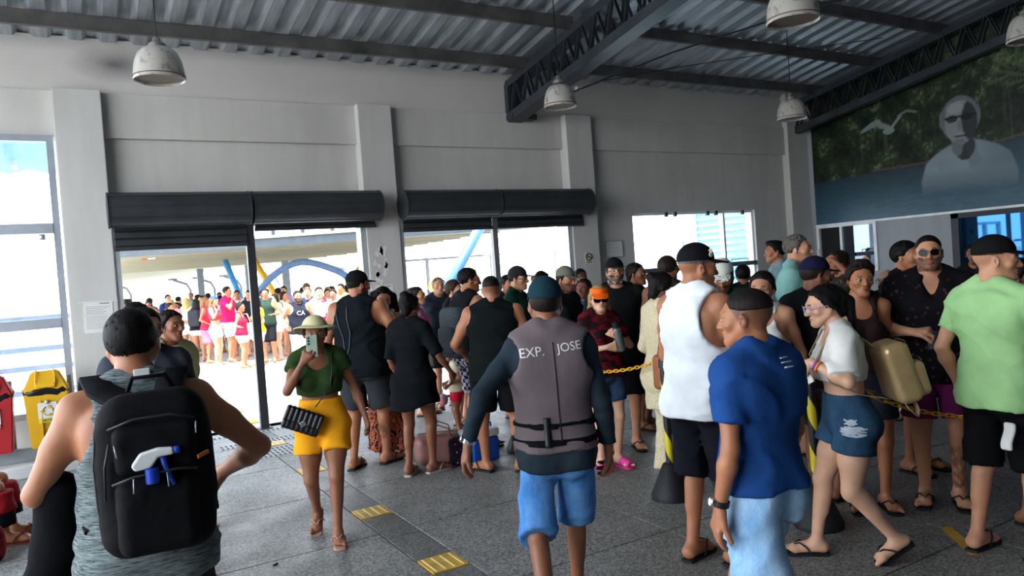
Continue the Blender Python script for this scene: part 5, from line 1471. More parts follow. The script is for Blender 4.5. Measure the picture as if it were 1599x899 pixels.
# ------------------------------------------------------------------ pendant lamps
M_ACRYL = None
def lamp_mat():
    t = NT('ribbed_acrylic'); o = t.obj()
    n = t.noise(o, 14, 5, .7)
    sx_ = t.n('ShaderNodeSeparateXYZ'); t.l(o, sx_.inputs[0])
    t.l(t.mix(t.ramp(n, [(.52, (0, 0, 0)), (.66, (1, 1, 1))]), srgb('#c9c6c0'), srgb('#8a8176')), t.b.inputs['Base Color'])
    t.b.inputs['Roughness'].default_value = .35; t.b.inputs['Transmission Weight'].default_value = .35; t.b.inputs['IOR'].default_value = 1.2
    return t.m
M_ACRYL = lamp_mat()
def lamp(x, y, z, d, label):
    o = empty('pendant_lamp', (x, y, z), 0, label, 'lamp', 'dome lamps hanging from the roof')
    r = d/2; n = 48
    prof = [(.075, .27), (.13, .255), (.17, .21), (.195, .15), (.208, .09), (.215, .03), (.218, 0.0), (.218, -.03)]
    prof = [(a*r/.218, b*d/.44) for a, b in prof]
    V = []; 
    for (q, zz) in prof+[(a-.004, b) for a, b in reversed(prof)]:
        for k in range(n):
            a = 2*math.pi*k/n; rr = q+(.0016 if k % 2 else 0)
            V.append((rr*math.cos(a), rr*math.sin(a), zz))
    m_ = len(prof)*2
    F = [(i*n+k, i*n+(k+1) % n, (i+1)*n+(k+1) % n, (i+1)*n+k) for i in range(m_-1) for k in range(n)]
    m = MB(); m.add(V, F); m.build('lamp_shade', M_ACRYL, o, True)
    m = MB(); m.lathe([(.0, .26), (.08, .26), (.075, .30), (.04, .325), (.03, .36), (0, .36)], 20); smooth_by_angle(m.build('lamp_holder', plain('cast_aluminium', '#8d8a86', .45, .6), o))
    m = MB(); m.lathe([(.0, .06), (.03, .07), (.035, .12), (.02, .2), (.02, .26), (0, .26)], 14); m.build('bulb', plain('lamp_bulb', '#d5d3cc', .3), o, True)
    m = MB(); m.lathe([(r+.001, -.004), (r+.006, -.004), (r+.006, .006), (r+.001, .006)], 32); m.build('rim_band', plain('rusty_rim', '#6d5d50', .6), o)
    m = MB(); m.tube([(0, 0, .36), (0, 0, roofz(y)-z+.04)], .006, 6); m.build('hanging_cord', M_BLACK, o)
    return o
lamp(.83, 7.5, 3.74, .44, 'dome pendant lamp in front of the left end of the wall, by the soot stain')
lamp(5.40, 7.7, 3.76, .40, 'dome pendant lamp beside the middle truss')
lamp(9.40, 7.45, 3.72, .42, 'dome pendant lamp near the corner of the painted wall')
lamp(5.30, 4.13, 3.66, .42, 'dome pendant lamp at the top edge, cut off by the frame')
lamp(9.3, 4.2, 3.9, .42, 'dome pendant lamp in front of the painted wall, at the right edge')
cd = empty('ceiling_conduit', (6.4, 9.4, 4.3), 0, 'thin black conduit slanting below the sheets right of the truss', 'conduit')
m = MB(); m.tube([(-.25, .1, -.12), (.35, -.1, .08), (1.3, -1.3, .42), (2.3, -2.6, .66), (3.1, -3.6, .8)], .014, 6); m.build('conduit_pipe', M_STEEL, cd)
m = MB(); m.tube([(.7, -.4, .2), (1.6, -.9, .32), (3.2, -1.6, .50), (4.8, -2.3, .66)], .006, 6); m.build('cable', M_BLACK, cd)
m = MB(); m.bbox(.42, .52, -.16, -.08, .12, .17, .01); m.build('clamp', M_WHITE, cd)

# ------------------------------------------------------------------ notices on the walls
def sheetpaper(x, z, w, h, label, y=YP-.004, col=None, lines=8, head=True, name='notice', frame=False, tilt=0):
    o = empty(name, (x, y, z), 0, label, 'notice'); o.rotation_euler[1] = tilt
    m = MB(); m.box(-w/2, w/2, -.003, .003, -h/2, h/2); m.build('paper_sheet', col or M_PAPER, o)
    r = random.Random(hash_str(label)); t = MB()
    if head: t.box(w*.05, w*.38, -.0042, -.003, h*.40, h*.44)
    for k in range(lines):
        zz = h*.32-k*h*.72/lines; t.box(-w*.42, w*(.42-.25*r.random()), -.0042, -.003, zz-h*.006, zz+h*.006)
    if t.n: t.build('print_lines', plain('faint_ink', '#8a8b90', .8), o, kind='stuff')
    if frame:
        f = MB()
        for a in ((-w/2-.015, -w/2, -h/2, h/2), (w/2, w/2+.015, -h/2, h/2), (-w/2-.015, w/2+.015, h/2, h/2+.015), (-w/2-.015, w/2+.015, -h/2-.015, -h/2)): f.box(a[0], a[1], -.012, .003, a[2], a[3])
        f.build('notice_frame', M_FRAME, o)
    return o
n1 = sheetpaper(.235, 1.56, .29, .36, 'white printed notice taped to the left pillar', lines=14, tilt=.03)
m = MB(); m.box(-.20, .20, -.006, -.004, .165, .178); m.box(-.16, .17, -.006, -.004, .02, .03); m.build('clear_tape', plain('tape', '#cfd0cc', .3), n1)
sheetpaper(3.66, 1.52, .25, .32, 'white printed notice on the middle pillar behind the curly hair', lines=10)
tp = empty('torn_poster', (3.64, YP-.002, 1.98), 0, 'scraps of a torn white poster left on the middle pillar', 'poster scrap')
r_ = random.Random(3)
for k in range(16):
    u, v = r_.uniform(-.14, .10), r_.uniform(-.26, .22); m = MB()
    pl_ = [(u+r_.uniform(.012, .045)*math.cos(a)*(1), v+r_.uniform(.02, .075)*math.sin(a)) for a in np.linspace(0, 6.28, 8)[:-1]]
    m.prism(pl_, lambda a, b: Vector((a, 0, b)), (0, -1, 0), .002); m.build('paper_scrap', M_PAPER, tp)
ns = empty('no_smoking_sign', (7.13, YP-.003, 1.86), 0, 'small square no smoking sign on the third pillar', 'sign')
m = MB(); m.bbox(-.075, .075, -.004, .003, -.095, .095, .002); m.build('sign_plate', plain('sign_cream', '#d3d0b8', .5), ns)
m = MB(); ring = [(math.cos(a)*.056, -.006, math.sin(a)*.056+.015) for a in np.linspace(0, 2*math.pi, 25)]; m.tube(ring, .008, 6, False); m.bar((-.04, -.006, .055), (.04, -.006, -.025), .006, .012, (0, 1, 0)); m.build('prohibition_ring', plain('sign_black', '#1f1c1c', .6), ns)
m = MB(); m.box(-.035, .025, -.0065, -.004, .008, .020); m.box(.028, .036, -.0065, -.004, .008, .02); m.build('cigarette_symbol', plain('sign_black2', '#2a2626', .6), ns)
m = MB(); m.box(-.05, .05, -.006, -.004, -.075, -.06); m.build('sign_caption', M_INK, ns)
sheetpaper(7.80, 1.98, .34, .25, 'framed white notice on the wall right of the no smoking sign', y=YW-.01, lines=3, head=False, frame=True)

# ------------------------------------------------------------------ recycling bins on their stand
st_ = empty('bin_stand', (-.5, 9.3, .12), 0, 'low grey metal stand carrying the two recycling bins', 'stand')
m = MB(); m.bbox(-.9, .42, .02, .10, 0, .14, .008); m.build('base_bar', plain('stand_grey', '#8b9096', .5, .3), st_)
for x in (-.14, .40):
    m = MB(); m.bbox(x-.02, x+.02, .10, .15, 0, .85, .004); m.build('stand_upright', plain('stand_grey', '#8b9096'), st_)
def recycle_bin(x, col, label, word, lid):
    o = empty('recycling_bin', (x, 9.25, .265), 0, label, 'bin')
    mt = plain('bin_'+col.strip('#'), col, .42, spec=.5, var=.06)
    def taper(m, z0, z1, w0, w1, d0, d1, b=.012):
        bm = bmesh.new(); bmesh.ops.create_cube(bm, size=1)
        for v in bm.verts:
            t = v.co.z+.5; w = w0+(w1-w0)*t; d = d0+(d1-d0)*t; v.co = (v.co.x*w, v.co.y*d, z0+(z1-z0)*t)
        bmesh.ops.bevel(bm, geom=bm.edges[:], offset=b, segments=2, affect='EDGES'); bm.verts.index_update()
        m.add([v.co.copy() for v in bm.verts], [[v.index for v in f.verts] for f in bm.faces]); bm.free()
    m = MB(); taper(m, 0, .57, .33, .40, .22, .27); smooth_by_angle(m.build('bin_body', mt, o))
    m = MB(); m.box(-.055, -.05, -.142, -.10, .02, .5); m.build('mould_seam', mt, o)
    m = MB(); taper(m, .585, .79, .42, .24, .29, .12, .015); b_ = m.build('bin_lid', mt, o); smooth_by_angle(b_)
    m = MB(); taper(m, .625, .745, .17, .155, .33, .20, .006); m.build('lid_flap', mt, b_)
    m = MB()
    for sx_ in (-.085, .085): m.tube([(sx_, -.135, .64), (sx_, -.125, .74), (sx_*.9, -.06, .80)], .008, 6)
    m.build('lid_hinge', mt, b_)
    m = MB(); n = 28; V = []
    for zz, g in ((.545, 0), (.575, .010), (.60, .012), (.612, .004)):
        for k in range(n):
            a = 2*math.pi*k/n; c_, s_ = math.cos(a), math.sin(a); p_ = (abs(c_)**5+abs(s_)**5)**(-.2)
            V.append((c_*p_*(.20+g), s_*p_*(.135+g), zz+.008*math.sin(k*2.7)+.008*math.sin(k*1.3)))
    m.add(V, [(i*n+k, i*n+(k+1) % n, (i+1)*n+(k+1) % n, (i+1)*n+k) for i in range(3) for k in range(n)]); m.build('bag_edge', plain('bag_black', '#121214', .35), o, True)
    # sticker with three chasing arrows
    yf = -.131
    m = MB(); m.add([(-.085, yf-.004, .26), (.085, yf-.004, .26), (.085, yf-.016, .47), (-.085, yf-.016, .47)], [(0, 1, 2, 3)]); m.build('sticker', M_PAPER, o)
    am = MB()
    for k in range(3):
        a0 = math.radians(90+120*k); pts = [(math.cos(a0+t)*.045, math.sin(a0+t)*.045) for t in np.linspace(.25, 1.45, 6)]
        am.tube([(u, yf-.0175, .385+v) for u, v in pts], .0075, 5, True, .6)
        u, v = pts[-1]; t_ = a0+1.45; tx, tz = -math.sin(t_), math.cos(t_); nx, nz_ = math.cos(t_), math.sin(t_)
        am.prism([(u+nx*.02, v+nz_*.02), (u-nx*.02, v-nz_*.02), (u+tx*.03, v+tz*.03)], lambda a, b: Vector((a, yf-.016, .385+b)), (0, -1, 0), .004)
    am.build('recycle_arrows', mt, o)
    t = text_mesh(word, .036, plain('bin_ink_'+col.strip('#'), '#6b5310' if word == 'METAL' else '#f0e8e6', .6)); t_ = link('bin_word', t, o, (0, yf-.011, .285)); t_.rotation_euler = (math.radians(90-3), 0, 0)
    if word != 'METAL':
        m = MB(); m.add([(-.085, yf-.0065, .262), (.085, yf-.0065, .262), (.085, yf-.009, .308), (-.085, yf-.009, .308)], [(0, 1, 2, 3)]); m.build('sticker_band', mt, o)
    else:
        m = MB(); m.add([(-.085, yf-.0055, .262), (.085, yf-.0055, .262), (.085, yf-.0085, .308), (-.085, yf-.0085, .308)], [(0, 1, 2, 3)]); m.build('sticker_band', plain('sticker_yellow', '#e3d44a', .6), o)
    m = MB(); m.lathe([(0, 0), (.022, 0), (.018, .018), (0, .022)], 14, (0, yf-.012, .475), Matrix.Rotation(math.pi/2, 3, 'X')); m.build('bin_lock', M_FRAME, o, True)
    return o
recycle_bin(-.31, '#d8a514', 'yellow recycling bin for metal with a recycling sticker', 'METAL', None)
recycle_bin(-.80, '#a3141e', 'red recycling bin for plastic at the left edge', 'PLÁSTICO', None)

# ------------------------------------------------------------------ barrier posts and chains
M_YEL = plain('chain_yellow', '#e0a814', .45); M_CHB = plain('chain_black', '#141315', .45)
def stripes():
    t = NT('hazard_stripe'); o = t.obj(); sp = t.n('ShaderNodeSeparateXYZ'); t.l(o, sp.inputs[0])
    at = t.n('ShaderNodeMath', operation='ARCTAN2'); t.l(sp.outputs['Y'], at.inputs[0]); t.l(sp.outputs['X'], at.inputs[1])
    a = t.n('ShaderNodeMath', operation='MULTIPLY_ADD'); t.l(at.outputs[0], a.inputs[0]); a.inputs[1].default_value = 1/6.2832
    b = t.n('ShaderNodeMath', operation='MULTIPLY'); t.l(sp.outputs['Z'], b.inputs[0]); b.inputs[1].default_value = 3.0; t.l(b.outputs[0], a.inputs[2])
    f = t.n('ShaderNodeMath', operation='FRACT'); t.l(a.outputs[0], f.inputs[0])
    t.l(t.ramp(f.outputs[0], [(0, srgb('#17161a')), (.52, srgb('#d6c326'))], 'CONSTANT'), t.b.inputs['Base Color']); t.b.inputs['Roughness'].default_value = .45
    return t.m
M_HAZ = stripes()
def barrier(x, y, label):
    o = empty('barrier_post', (x, y, 0), 0, label, 'barrier post', 'striped barrier posts with yellow chain')
    m = MB(); m.lathe([(0, 0), (.15, 0), (.152, .03), (.145, .045), (.055, .25), (.040, .26), (0, .26)], 24); smooth_by_angle(m.build('cone_base', plain('cone_rubber', '#141416', .6), o))
    m = MB(); m.lathe([(0, .24), (.028, .24), (.028, .97), (0, .97)], 16); smooth_by_angle(m.build('striped_tube', M_HAZ, o))
    m = MB(); m.lathe([(0, .96), (.036, .96), (.036, 1.02), (.02, 1.04), (0, 1.04)], 16); smooth_by_angle(m.build('post_cap', M_BLACK, o))
    m = MB(); m.tube([(.03, 0, .99), (.055, 0, .99), (.055, .0, 1.02)], .007, 6); m.build('chain_hook', M_BLACK, o)
    return o
B1 = (3.68, 4.17); B2 = (3.63, 6.22); B3 = (3.95, 3.12); B4 = (5.6, 1.9)
barrier(*B1, 'striped barrier post on black cone base left of the white tank man')
barrier(*B2, 'barrier post with black cone base behind the life vest man')
barrier(*B3, 'striped barrier post half hidden between navy tee man and denim shorts woman')
def link_mesh():
    m = MB(); pts = []
    for k in range(13):
        a = 2*math.pi*k/12; c, s = math.cos(a), math.sin(a)
        pts.append((.012*s+0, 0, .018*c+(.010 if c > 0 else -.010)))
    m.tube(pts, .0042, 5, False); return m
LM_Y = link_mesh().mesh('chain_link', M_YEL, True); LM_B = link_mesh().mesh('chain_link', M_CHB, True)
def chain(a, b, sag, label, colf):
    a, b = Vector(a), Vector(b); o = empty('barrier_chain', a, 0, label, 'chain')
    L = (b-a).length*1.03; n = int(L/.043)
    for k in range(n):
        t = (k+.5)/n; p = a.lerp(b, t); p.z -= sag*4*t*(1-t); d = (b-a).normalized(); d.z -= sag*4*(1-2*t)/L; d.normalize()
        l = link('chain_link', LM_Y if colf(t) else LM_B, o, p-a)
        q = d.to_track_quat('Z', 'Y'); l.rotation_euler = (q @ Matrix.Rotation((k % 2)*math.pi/2+.4, 4, 'Z').to_quaternion()).to_euler()
    return o
chain((3.62, 6.12, 1.0), (3.68, 4.23, 1.0), .14, 'yellow plastic chain hanging from the striped post toward the orange visor woman', lambda t: True)
chain((3.99, 3.08, 1.0), (4.62, 2.62, .66), .06, 'yellow chain end beside the gold backpack', lambda t: t > .35)
chain((4.62, 2.62, .66), (4.95, 1.9, .74), .05, 'chain of dark and yellow links across the green tee man', lambda t: t < .12 or t > .50)

# ------------------------------------------------------------------ soft goods and carried things
def rbox(X, Y, Z, b, r):
    qx, qy, qz = np.abs(X)-b[0]+r, np.abs(Y)-b[1]+r, np.abs(Z)-b[2]+r
    return np.sqrt(np.maximum(qx, 0)**2+np.maximum(qy, 0)**2+np.maximum(qz, 0)**2)+np.minimum(np.maximum(np.maximum(qx, qy), qz), 0)-r
def soft(name, fn, lo, hi, step, mat, parent):
    ax = [np.arange(l, h+step, step).astype(np.float32) for l, h in zip(lo, hi)]
    g = (ax[0].reshape(-1, 1, 1), ax[1].reshape(1, -1, 1), ax[2].reshape(1, 1, -1))
    F = np.broadcast_to(fn(*g), [len(a) for a in ax]).astype(np.float32)
    W, Q, _ = snets(F, ax)
    return link(name, mesh_np(name, W, Q, [mat], True), parent)
def carry(info, name, label, cat, c):
    """root standing at own-frame point c of a figure; children use own-frame axes relative to c"""
    return empty(name, world_pt(info, c), info['rz'], label, cat)
def decal(info, body, size, c, mat, yaw=0, back=True, tilt=0, parent=None):
    """flat lettering pressed onto the outside of a figure's outermost garment"""
    from mathutils.bvhtree import BVHTree
    obs = [o for o in info['tops'] if o]
    o = parent or obs[0]
    me0 = o.data; bv = BVHTree.FromPolygons([v.co for v in me0.vertices], [p.vertices for p in me0.polygons])
    me = text_mesh(body, size, mat, 0)
    sgn = -1 if back else 1
    u_ = Vector((sgn*math.cos(math.radians(tilt)), 0, math.sin(math.radians(tilt)))); v_ = Vector((-sgn*math.sin(math.radians(tilt)), 0, math.cos(math.radians(tilt)))); d = Vector((0, -sgn*-1*-1, 0))
    d = Vector((0, -1, 0)) if back else Vector((0, 1, 0))
    Ry = Matrix.Rotation(math.radians(yaw), 3, 'Z'); u_ = Ry @ u_; d = Ry @ d; v_ = Vector(v_)
    c = Vector(c)
    for vt in me.vertices:
        p = c+u_*vt.co.x+v_*vt.co.y
        h = bv.ray_cast(p-d*.6, d)[0]
        vt.co = (h if h is not None else p)-d*.003
    t = link('lettering', me, o); return t
M_PRINT = plain('white_print', '#d7d5d2', .7)
vest = vest_man['tops'][1]
decal(vest_man, 'EXP.', .062, (.092, .2, 1.36), M_PRINT, parent=vest, tilt=3)
decal(vest_man, 'JOSE', .056, (-.085, .2, 1.375), M_PRINT, parent=vest, tilt=5)
for (x, z) in ((.03, 1.018), (.03, .942)):
    pass
def ribbon(o, pts, w, t, mat, name, n=8):
    m = MB(); m.tube(pts, w, n, True, t/w); return m.build(name, mat, o, True)
# seam and upright webbing on the vest's back
def back_line(info, garment, x0, z0, x1, z1, r, mat, name, n=12):
    from mathutils.bvhtree import BVHTree
    me0 = garment.data; bv = BVHTree.FromPolygons([v.co for v in me0.vertices], [p.vertices for p in me0.polygons]); pts = []
    for t in np.linspace(0, 1, n):
        p = Vector((x0+(x1-x0)*t, .6, z0+(z1-z0)*t)); h = bv.ray_cast(p, Vector((0, -1, 0)))[0]
        if h is not None: pts.append(h+Vector((0, .002, 0)))
    m = MB(); m.tube(pts, r, 6); return m.build(name, mat, garment, True)
back_line(vest_man, vest, -.01, 1.40, -.02, .92, .003, plain('vest_seam', '#2d2728', .8), 'vest_seam')
back_line(vest_man, vest, .045, 1.05, .045, .915, .017, M_BLACK, 'vest_webbing')
o = carry(vest_man, 'wristwatch', 'silver wristwatch on the outstretched arm of the life vest man', 'watch', (0, 0, 0))
def watch(info, i, label, face_col, strap):
    sh, el, wr_, hd, n, sd, cu, sg = info['AR'][i]
    c = wr_-unit(wr_-el)*.018
    o = carry(info, 'wristwatch', label, 'watch', c); ax_ = Vector(unit(wr_-el)); q = ax_.to_track_quat('Z', 'Y').to_matrix()
    r = .0185*info['H']*1.02
    m = MB(); m.lathe([(r*.98, -.011), (r*1.08, -.011), (r*1.08, .011), (r*.98, .011)], 24, (0, 0, 0), q); m.build('watch_strap', strap, o)
    out = Vector(-n)*r*1.08; qq = Vector(-n).to_track_quat('Z', 'Y').to_matrix()
    m = MB(); m.lathe([(0, -.003), (.019, -.003), (.020, .006), (.016, .009), (0, .009)], 20, out, qq); m.build('watch_case', M_CHROME, o)
    m = MB(); m.lathe([(0, .0091), (.0145, .0091), (.0145, .0098), (0, .0098)], 20, out, qq); m.build('watch_dial', face_col, o)
bpy.data.objects.remove(o)
watch(vest_man, 1, 'silver wristwatch on the outstretched arm of the life vest man', M_CHROME, M_CHROME)
watch(navy_man, 1, 'black wristwatch with round white dial on the navy tee man', M_WHITE, M_BLACK)
# emblem on the navy tee's upper back
m = MB(); lm_ = text_mesh('≈', .05, M_PRINT)
bpy.data.meshes.remove(lm_)
for k, (zz, ww) in enumerate(((1.335, .024), (1.318, .030), (1.300, .024))):
    back_line(navy_man, navy_man['tops'][0], -.05-ww, zz, -.05+ww, zz, .003, M_PRINT, 'back_emblem', 5)

# --- black backpack with sprayer
def big_pack():
    inf = backpack_man; c = (-.045, .205, 1.205)
    o = carry(inf, 'backpack', 'large black backpack worn by the grey tank top man', 'backpack', c)
    mt = cloth('#111113', 'plain', None, .75)
    def body(X, Y, Z):
        t = np.clip((Z+.27)/.54, 0, 1); w = .165+.03*np.sin(t*2.6)-.03*t*t; Xs = X/w*.165
        d = rbox(Xs, Y+.02*(t-.5), Z, (.152, .082+.0*t, .250), .07)
        return d-.004*fold_noise(X, Y, Z, 5, 1.0)
    soft('pack_body', body, (-.24, -.14, -.3), (.24, .16, .3), .009, mt, o)
    def pocket(X, Y, Z): return rbox(X, Y-.075, Z+.115, (.115, .045, .118), .04)-.003*fold_noise(X, Y, Z, 9, 1.2)
    p1 = soft('front_pocket', pocket, (-.17, 0, -.27), (.17, .16, .03), .008, mt, o)
    def pocket2(X, Y, Z): return rbox(X+.004, Y-.070, Z-.085, (.115, .035, .076), .03)-.003*fold_noise(X, Y, Z, 19, 1.2)
    soft('upper_pocket', pocket2, (-.17, 0, -.02), (.17, .15, .2), .008, mt, o)
    zm = plain('zip_track', '#2a2a2d', .45)
    def zipl(pts, nm='zip'): ribbon(o, pts, .004, .004, zm, nm, 6)
    zipl([(-.115, .112, .012), (-.06, .122, .022), (.06, .122, .016), (.118, .110, -.002)])
    zipl([(-.12, .098, .165), (-.05, .103, .185), (.05, .103, .183), (.12, .096, .160)])
    zipl([(.118, .108, .12), (.135, .09, .05), (.14, .085, -.05)])
    zipl([(.158, .03, .14), (.168, .035, .05), (.165, .035, -.08), (.152, .04, -.17)])
    for pts in ([(.06, .127, .012), (.062, .134, -.03)], [(-.03, .127, .016), (-.032, .136, -.025)], [(.105, .113, .115), (.10, .122, .08)], [(-.12, .108, .155), (-.118, .115, .12)]):
        ribbon(o, pts, .004, .0025, M_FRAME, 'zip_pull', 6)
    m = MB(); m.bar((-.118, .112, .045), (-.150, .088, .053), .004, .012); m.build('orange_tag', plain('tag_orange', '#e0762a', .6), o)
    ribbon(o, [(-.06, .02, .262), (-.045, .04, .30), (.045, .04, .30), (.06, .02, .262)], .013, .006, mt, 'carry_handle')
    H = inf['H']
    for sg in (-1, 1):
        a = Vector(c); pts = [Vector((sg*.055, .09, 1.455)), Vector((sg*.085, .085, 1.47))]
        top_ = Vector(inf['tb']((sg*.074, .0, .852)))
        pts = [Vector((sg*.06-.03, .125, 1.42)), Vector(inf['tb']((sg*.060, .070, .852))), Vector(inf['tb']((sg*.074, .018, .872))), Vector(inf['tb']((sg*.082, -.040, .850))), Vector(inf['tb']((sg*.082, -.066, .78))), Vector(inf['tb']((sg*.090, -.070, .70))), Vector(inf['tb']((sg*.105, -.03, .63))), Vector((sg*.15-.03, .12, 1.0))]
        # dense, flat and lying across the shoulder
        P_ = []
        for i in range(len(pts)-1):
            for t in np.linspace(0, 1, 5)[:-1]: P_.append(pts[i].lerp(pts[i+1], t)-a)
        m = MB(); V = []; wv = Vector((1, 0, 0))
        for i, p in enumerate(P_):
            tg = (P_[min(i+1, len(P_)-1)]-P_[max(i-1, 0)]).normalized(); sd = (wv-tg*wv.dot(tg)).normalized(); nr = tg.cross(sd)
            for (u, v) in ((-.040, -.009), (.040, -.009), (.044, 0), (.040, .009), (-.040, .009), (-.044, 0)): V.append(p+sd*u+nr*v)
        n = len(P_); m.add(V, [(i*6+k, i*6+(k+1) % 6, (i+1)*6+(k+1) % 6, (i+1)*6+k) for i in range(n-1) for k in range(6)]+[(0, 1, 2, 3, 4, 5)])
        s_ = m.build('shoulder_strap', mt, o, True)
    # sprayer head poking out of the front pocket
    sc = (-.045+.01, .205+.118, 1.205+.02)
    q = carry(inf, 'spray_bottle', 'white trigger sprayer with blue collar poking out of the black backpack', 'spray bottle', sc)
    blue = plain('sprayer_blue', '#1a3fb0', .4)
    m = MB(); m.lathe([(0, -.03), (.019, -.03), (.020, .012), (.016, .016), (0, .016)], 16); smooth_by_angle(m.build('bottle_collar', blue, q))
    m = MB(); m.prism([(.055, .028), (.030, .062), (-.020, .072), (-.062, .068), (-.062, .048), (-.02, .046), (.0, .018), (.022, .014), (.045, .012)], lambda a, b: Vector((a, -.014, b)), (0, 1, 0), .028)
    b_ = m.build('sprayer_head', M_WHITE, q); bv_ = b_.modifiers.new('bevel', 'BEVEL'); bv_.width = .006; bv_.segments = 2
    m = MB(); m.lathe([(0, 0), (.011, 0), (.012, .018), (0, .018)], 14, (-.062, 0, .058), Matrix.Rotation(-math.pi/2, 3, 'Y')); m.build('nozzle', blue, q, True)
    m = MB(); m.tube([(-.030, 0, .046), (-.038, 0, .01), (-.052, 0, -.03), (-.058, 0, -.045)], [.010, .008, .006, .005], 8); m.build('trigger', blue, q, True)
big_pack()
def lanyard():
    inf = backpack_man; H = inf['H']; o = carry(inf, 'lanyard', 'dark cord with white clip around the neck of the backpack man', 'lanyard', inf['tb']((0, .03, .86)))
    c = inf['tb']((0, .03, .86)); pts = [Vector(inf['tb']((.038*math.cos(a), .036*math.sin(a)+.004, .862-.012*math.sin(a)*-1)))-Vector(c) for a in np.linspace(0, 2*math.pi, 20)]
    m = MB(); m.tube(pts, .004, 6, False); m.build('cord', plain('cord_brown', '#2a1710', .7), o)
    p = Vector(inf['tb']((-.012, .046, .876)))-Vector(c); m = MB(); m.bbox(p.x-.025, p.x+.025, p.y-.004, p.y+.006, p.z-.012, p.z+.012, .003); m.build('clip', M_WHITE, o)
lanyard()
# --- black neck pillow and red bag held in front of him
def front_left():
    inf = backpack_man
    o = carry(inf, 'neck_pillow', 'black neck pillow hanging at the left arm of the backpack man', 'pillow', (.26, -.10, .92))
    def pil(X, Y, Z):
        d = 1e9; pts = [(.0, 0, .20), (.015, 0, .02), (.05, 0, -.10), (.035, .0, -.17)]
        F = None
        for (a, b) in zip(pts[:-1], pts[1:]):
            a_, b_ = np.array(a), np.array(b); ab = b_-a_; t = np.clip(((X-a_[0])*ab[0]+(Y-a_[1])*ab[1]+(Z-a_[2])*ab[2])/(ab@ab), 0, 1)
            q = np.sqrt((X-a_[0]-t*ab[0])**2+(Y-a_[1]-t*ab[1])**2+(Z-a_[2]-t*ab[2])**2)-.072; F = q if F is None else smin(F, q, .04)
        return F
    soft('pillow_body', pil, (-.15, -.13, -.28), (.17, .13, .31), .012, cloth('#101013', 'plain', None, .95), o)
    r = carry(inf, 'red_bag', 'red bag carried in front of the backpack man, bottom edge of the picture', 'bag', (.20, -.20, .72))
    soft('bag_body', lambda X, Y, Z: rbox(X, Y, Z, (.16, .10, .24), .05)-.006*fold_noise(X, Y, Z, 3), (-.22, -.16, -.3), (.22, .16, .3), .012, cloth('#a01226', 'plain', None, .7), r)
    ribbon(r, [(-.08, 0, .22), (-.06, 0, .36), (.06, 0, .36), (.08, 0, .22)], .012, .005, cloth('#7d0d1c'), 'bag_handle')
front_left()
# --- phone and handbag of the hat woman
def phone(info, i, label, col, off=(0, 0, 0), cam_=True, face_n=None):
    sh, el, wr_, hd, n, sd, cu, sg = info['AR'][i]; H = info['H']
    c = wr_+hd*.075*H+n*.020*H+sd*.0*H+np.array(off)
    up_ = Vector(unit(hd*.6+sd*.8)) if face_n is None else Vector((0, 0, 1)); nn = Vector(unit(n if face_n is None else face_n)); nn = (nn-up_*nn.dot(up_)).normalized(); sx_ = up_.cross(nn)
    Rm = Matrix((sx_, nn, up_)).transposed()
    o = carry(info, 'phone', label, 'phone', c)
    m = MB(); m.bbox(-.037, .037, -.005, .005, -.075, .075, .004, Rm); m.build('phone_case', plain('case_'+col.strip('#'), col, .35), o)
    m = MB(); m.box(-.034, .034, .005, .0056, -.071, .071, Rm); m.build('screen', plain('phone_glass', '#0b0c10', .1), o)
    if cam_:
        for k in range(3):
            m = MB(); m.lathe([(0, -.0052), (.0075, -.0052), (.0075, -.0075), (0, -.0075)], 12, Rm @ Vector((.018, 0, .055-k*.02)), Rm @ Matrix.Rotation(-math.pi/2, 3, 'X')); m.build('camera_lens', M_BLACK, o)
    return o
hw = hat_woman
fpt = hw['hp']((0, -.17, -.045)); sh, el, wr_, hd, n, sd, cu, sg = hw['AR'][0]
phone(hw, 0, 'pale green phone held before the face of the sun hat woman', '#a9bba8', off=tuple(np.array([0, -.012, .012])), face_n=(-.1, 1, .1))
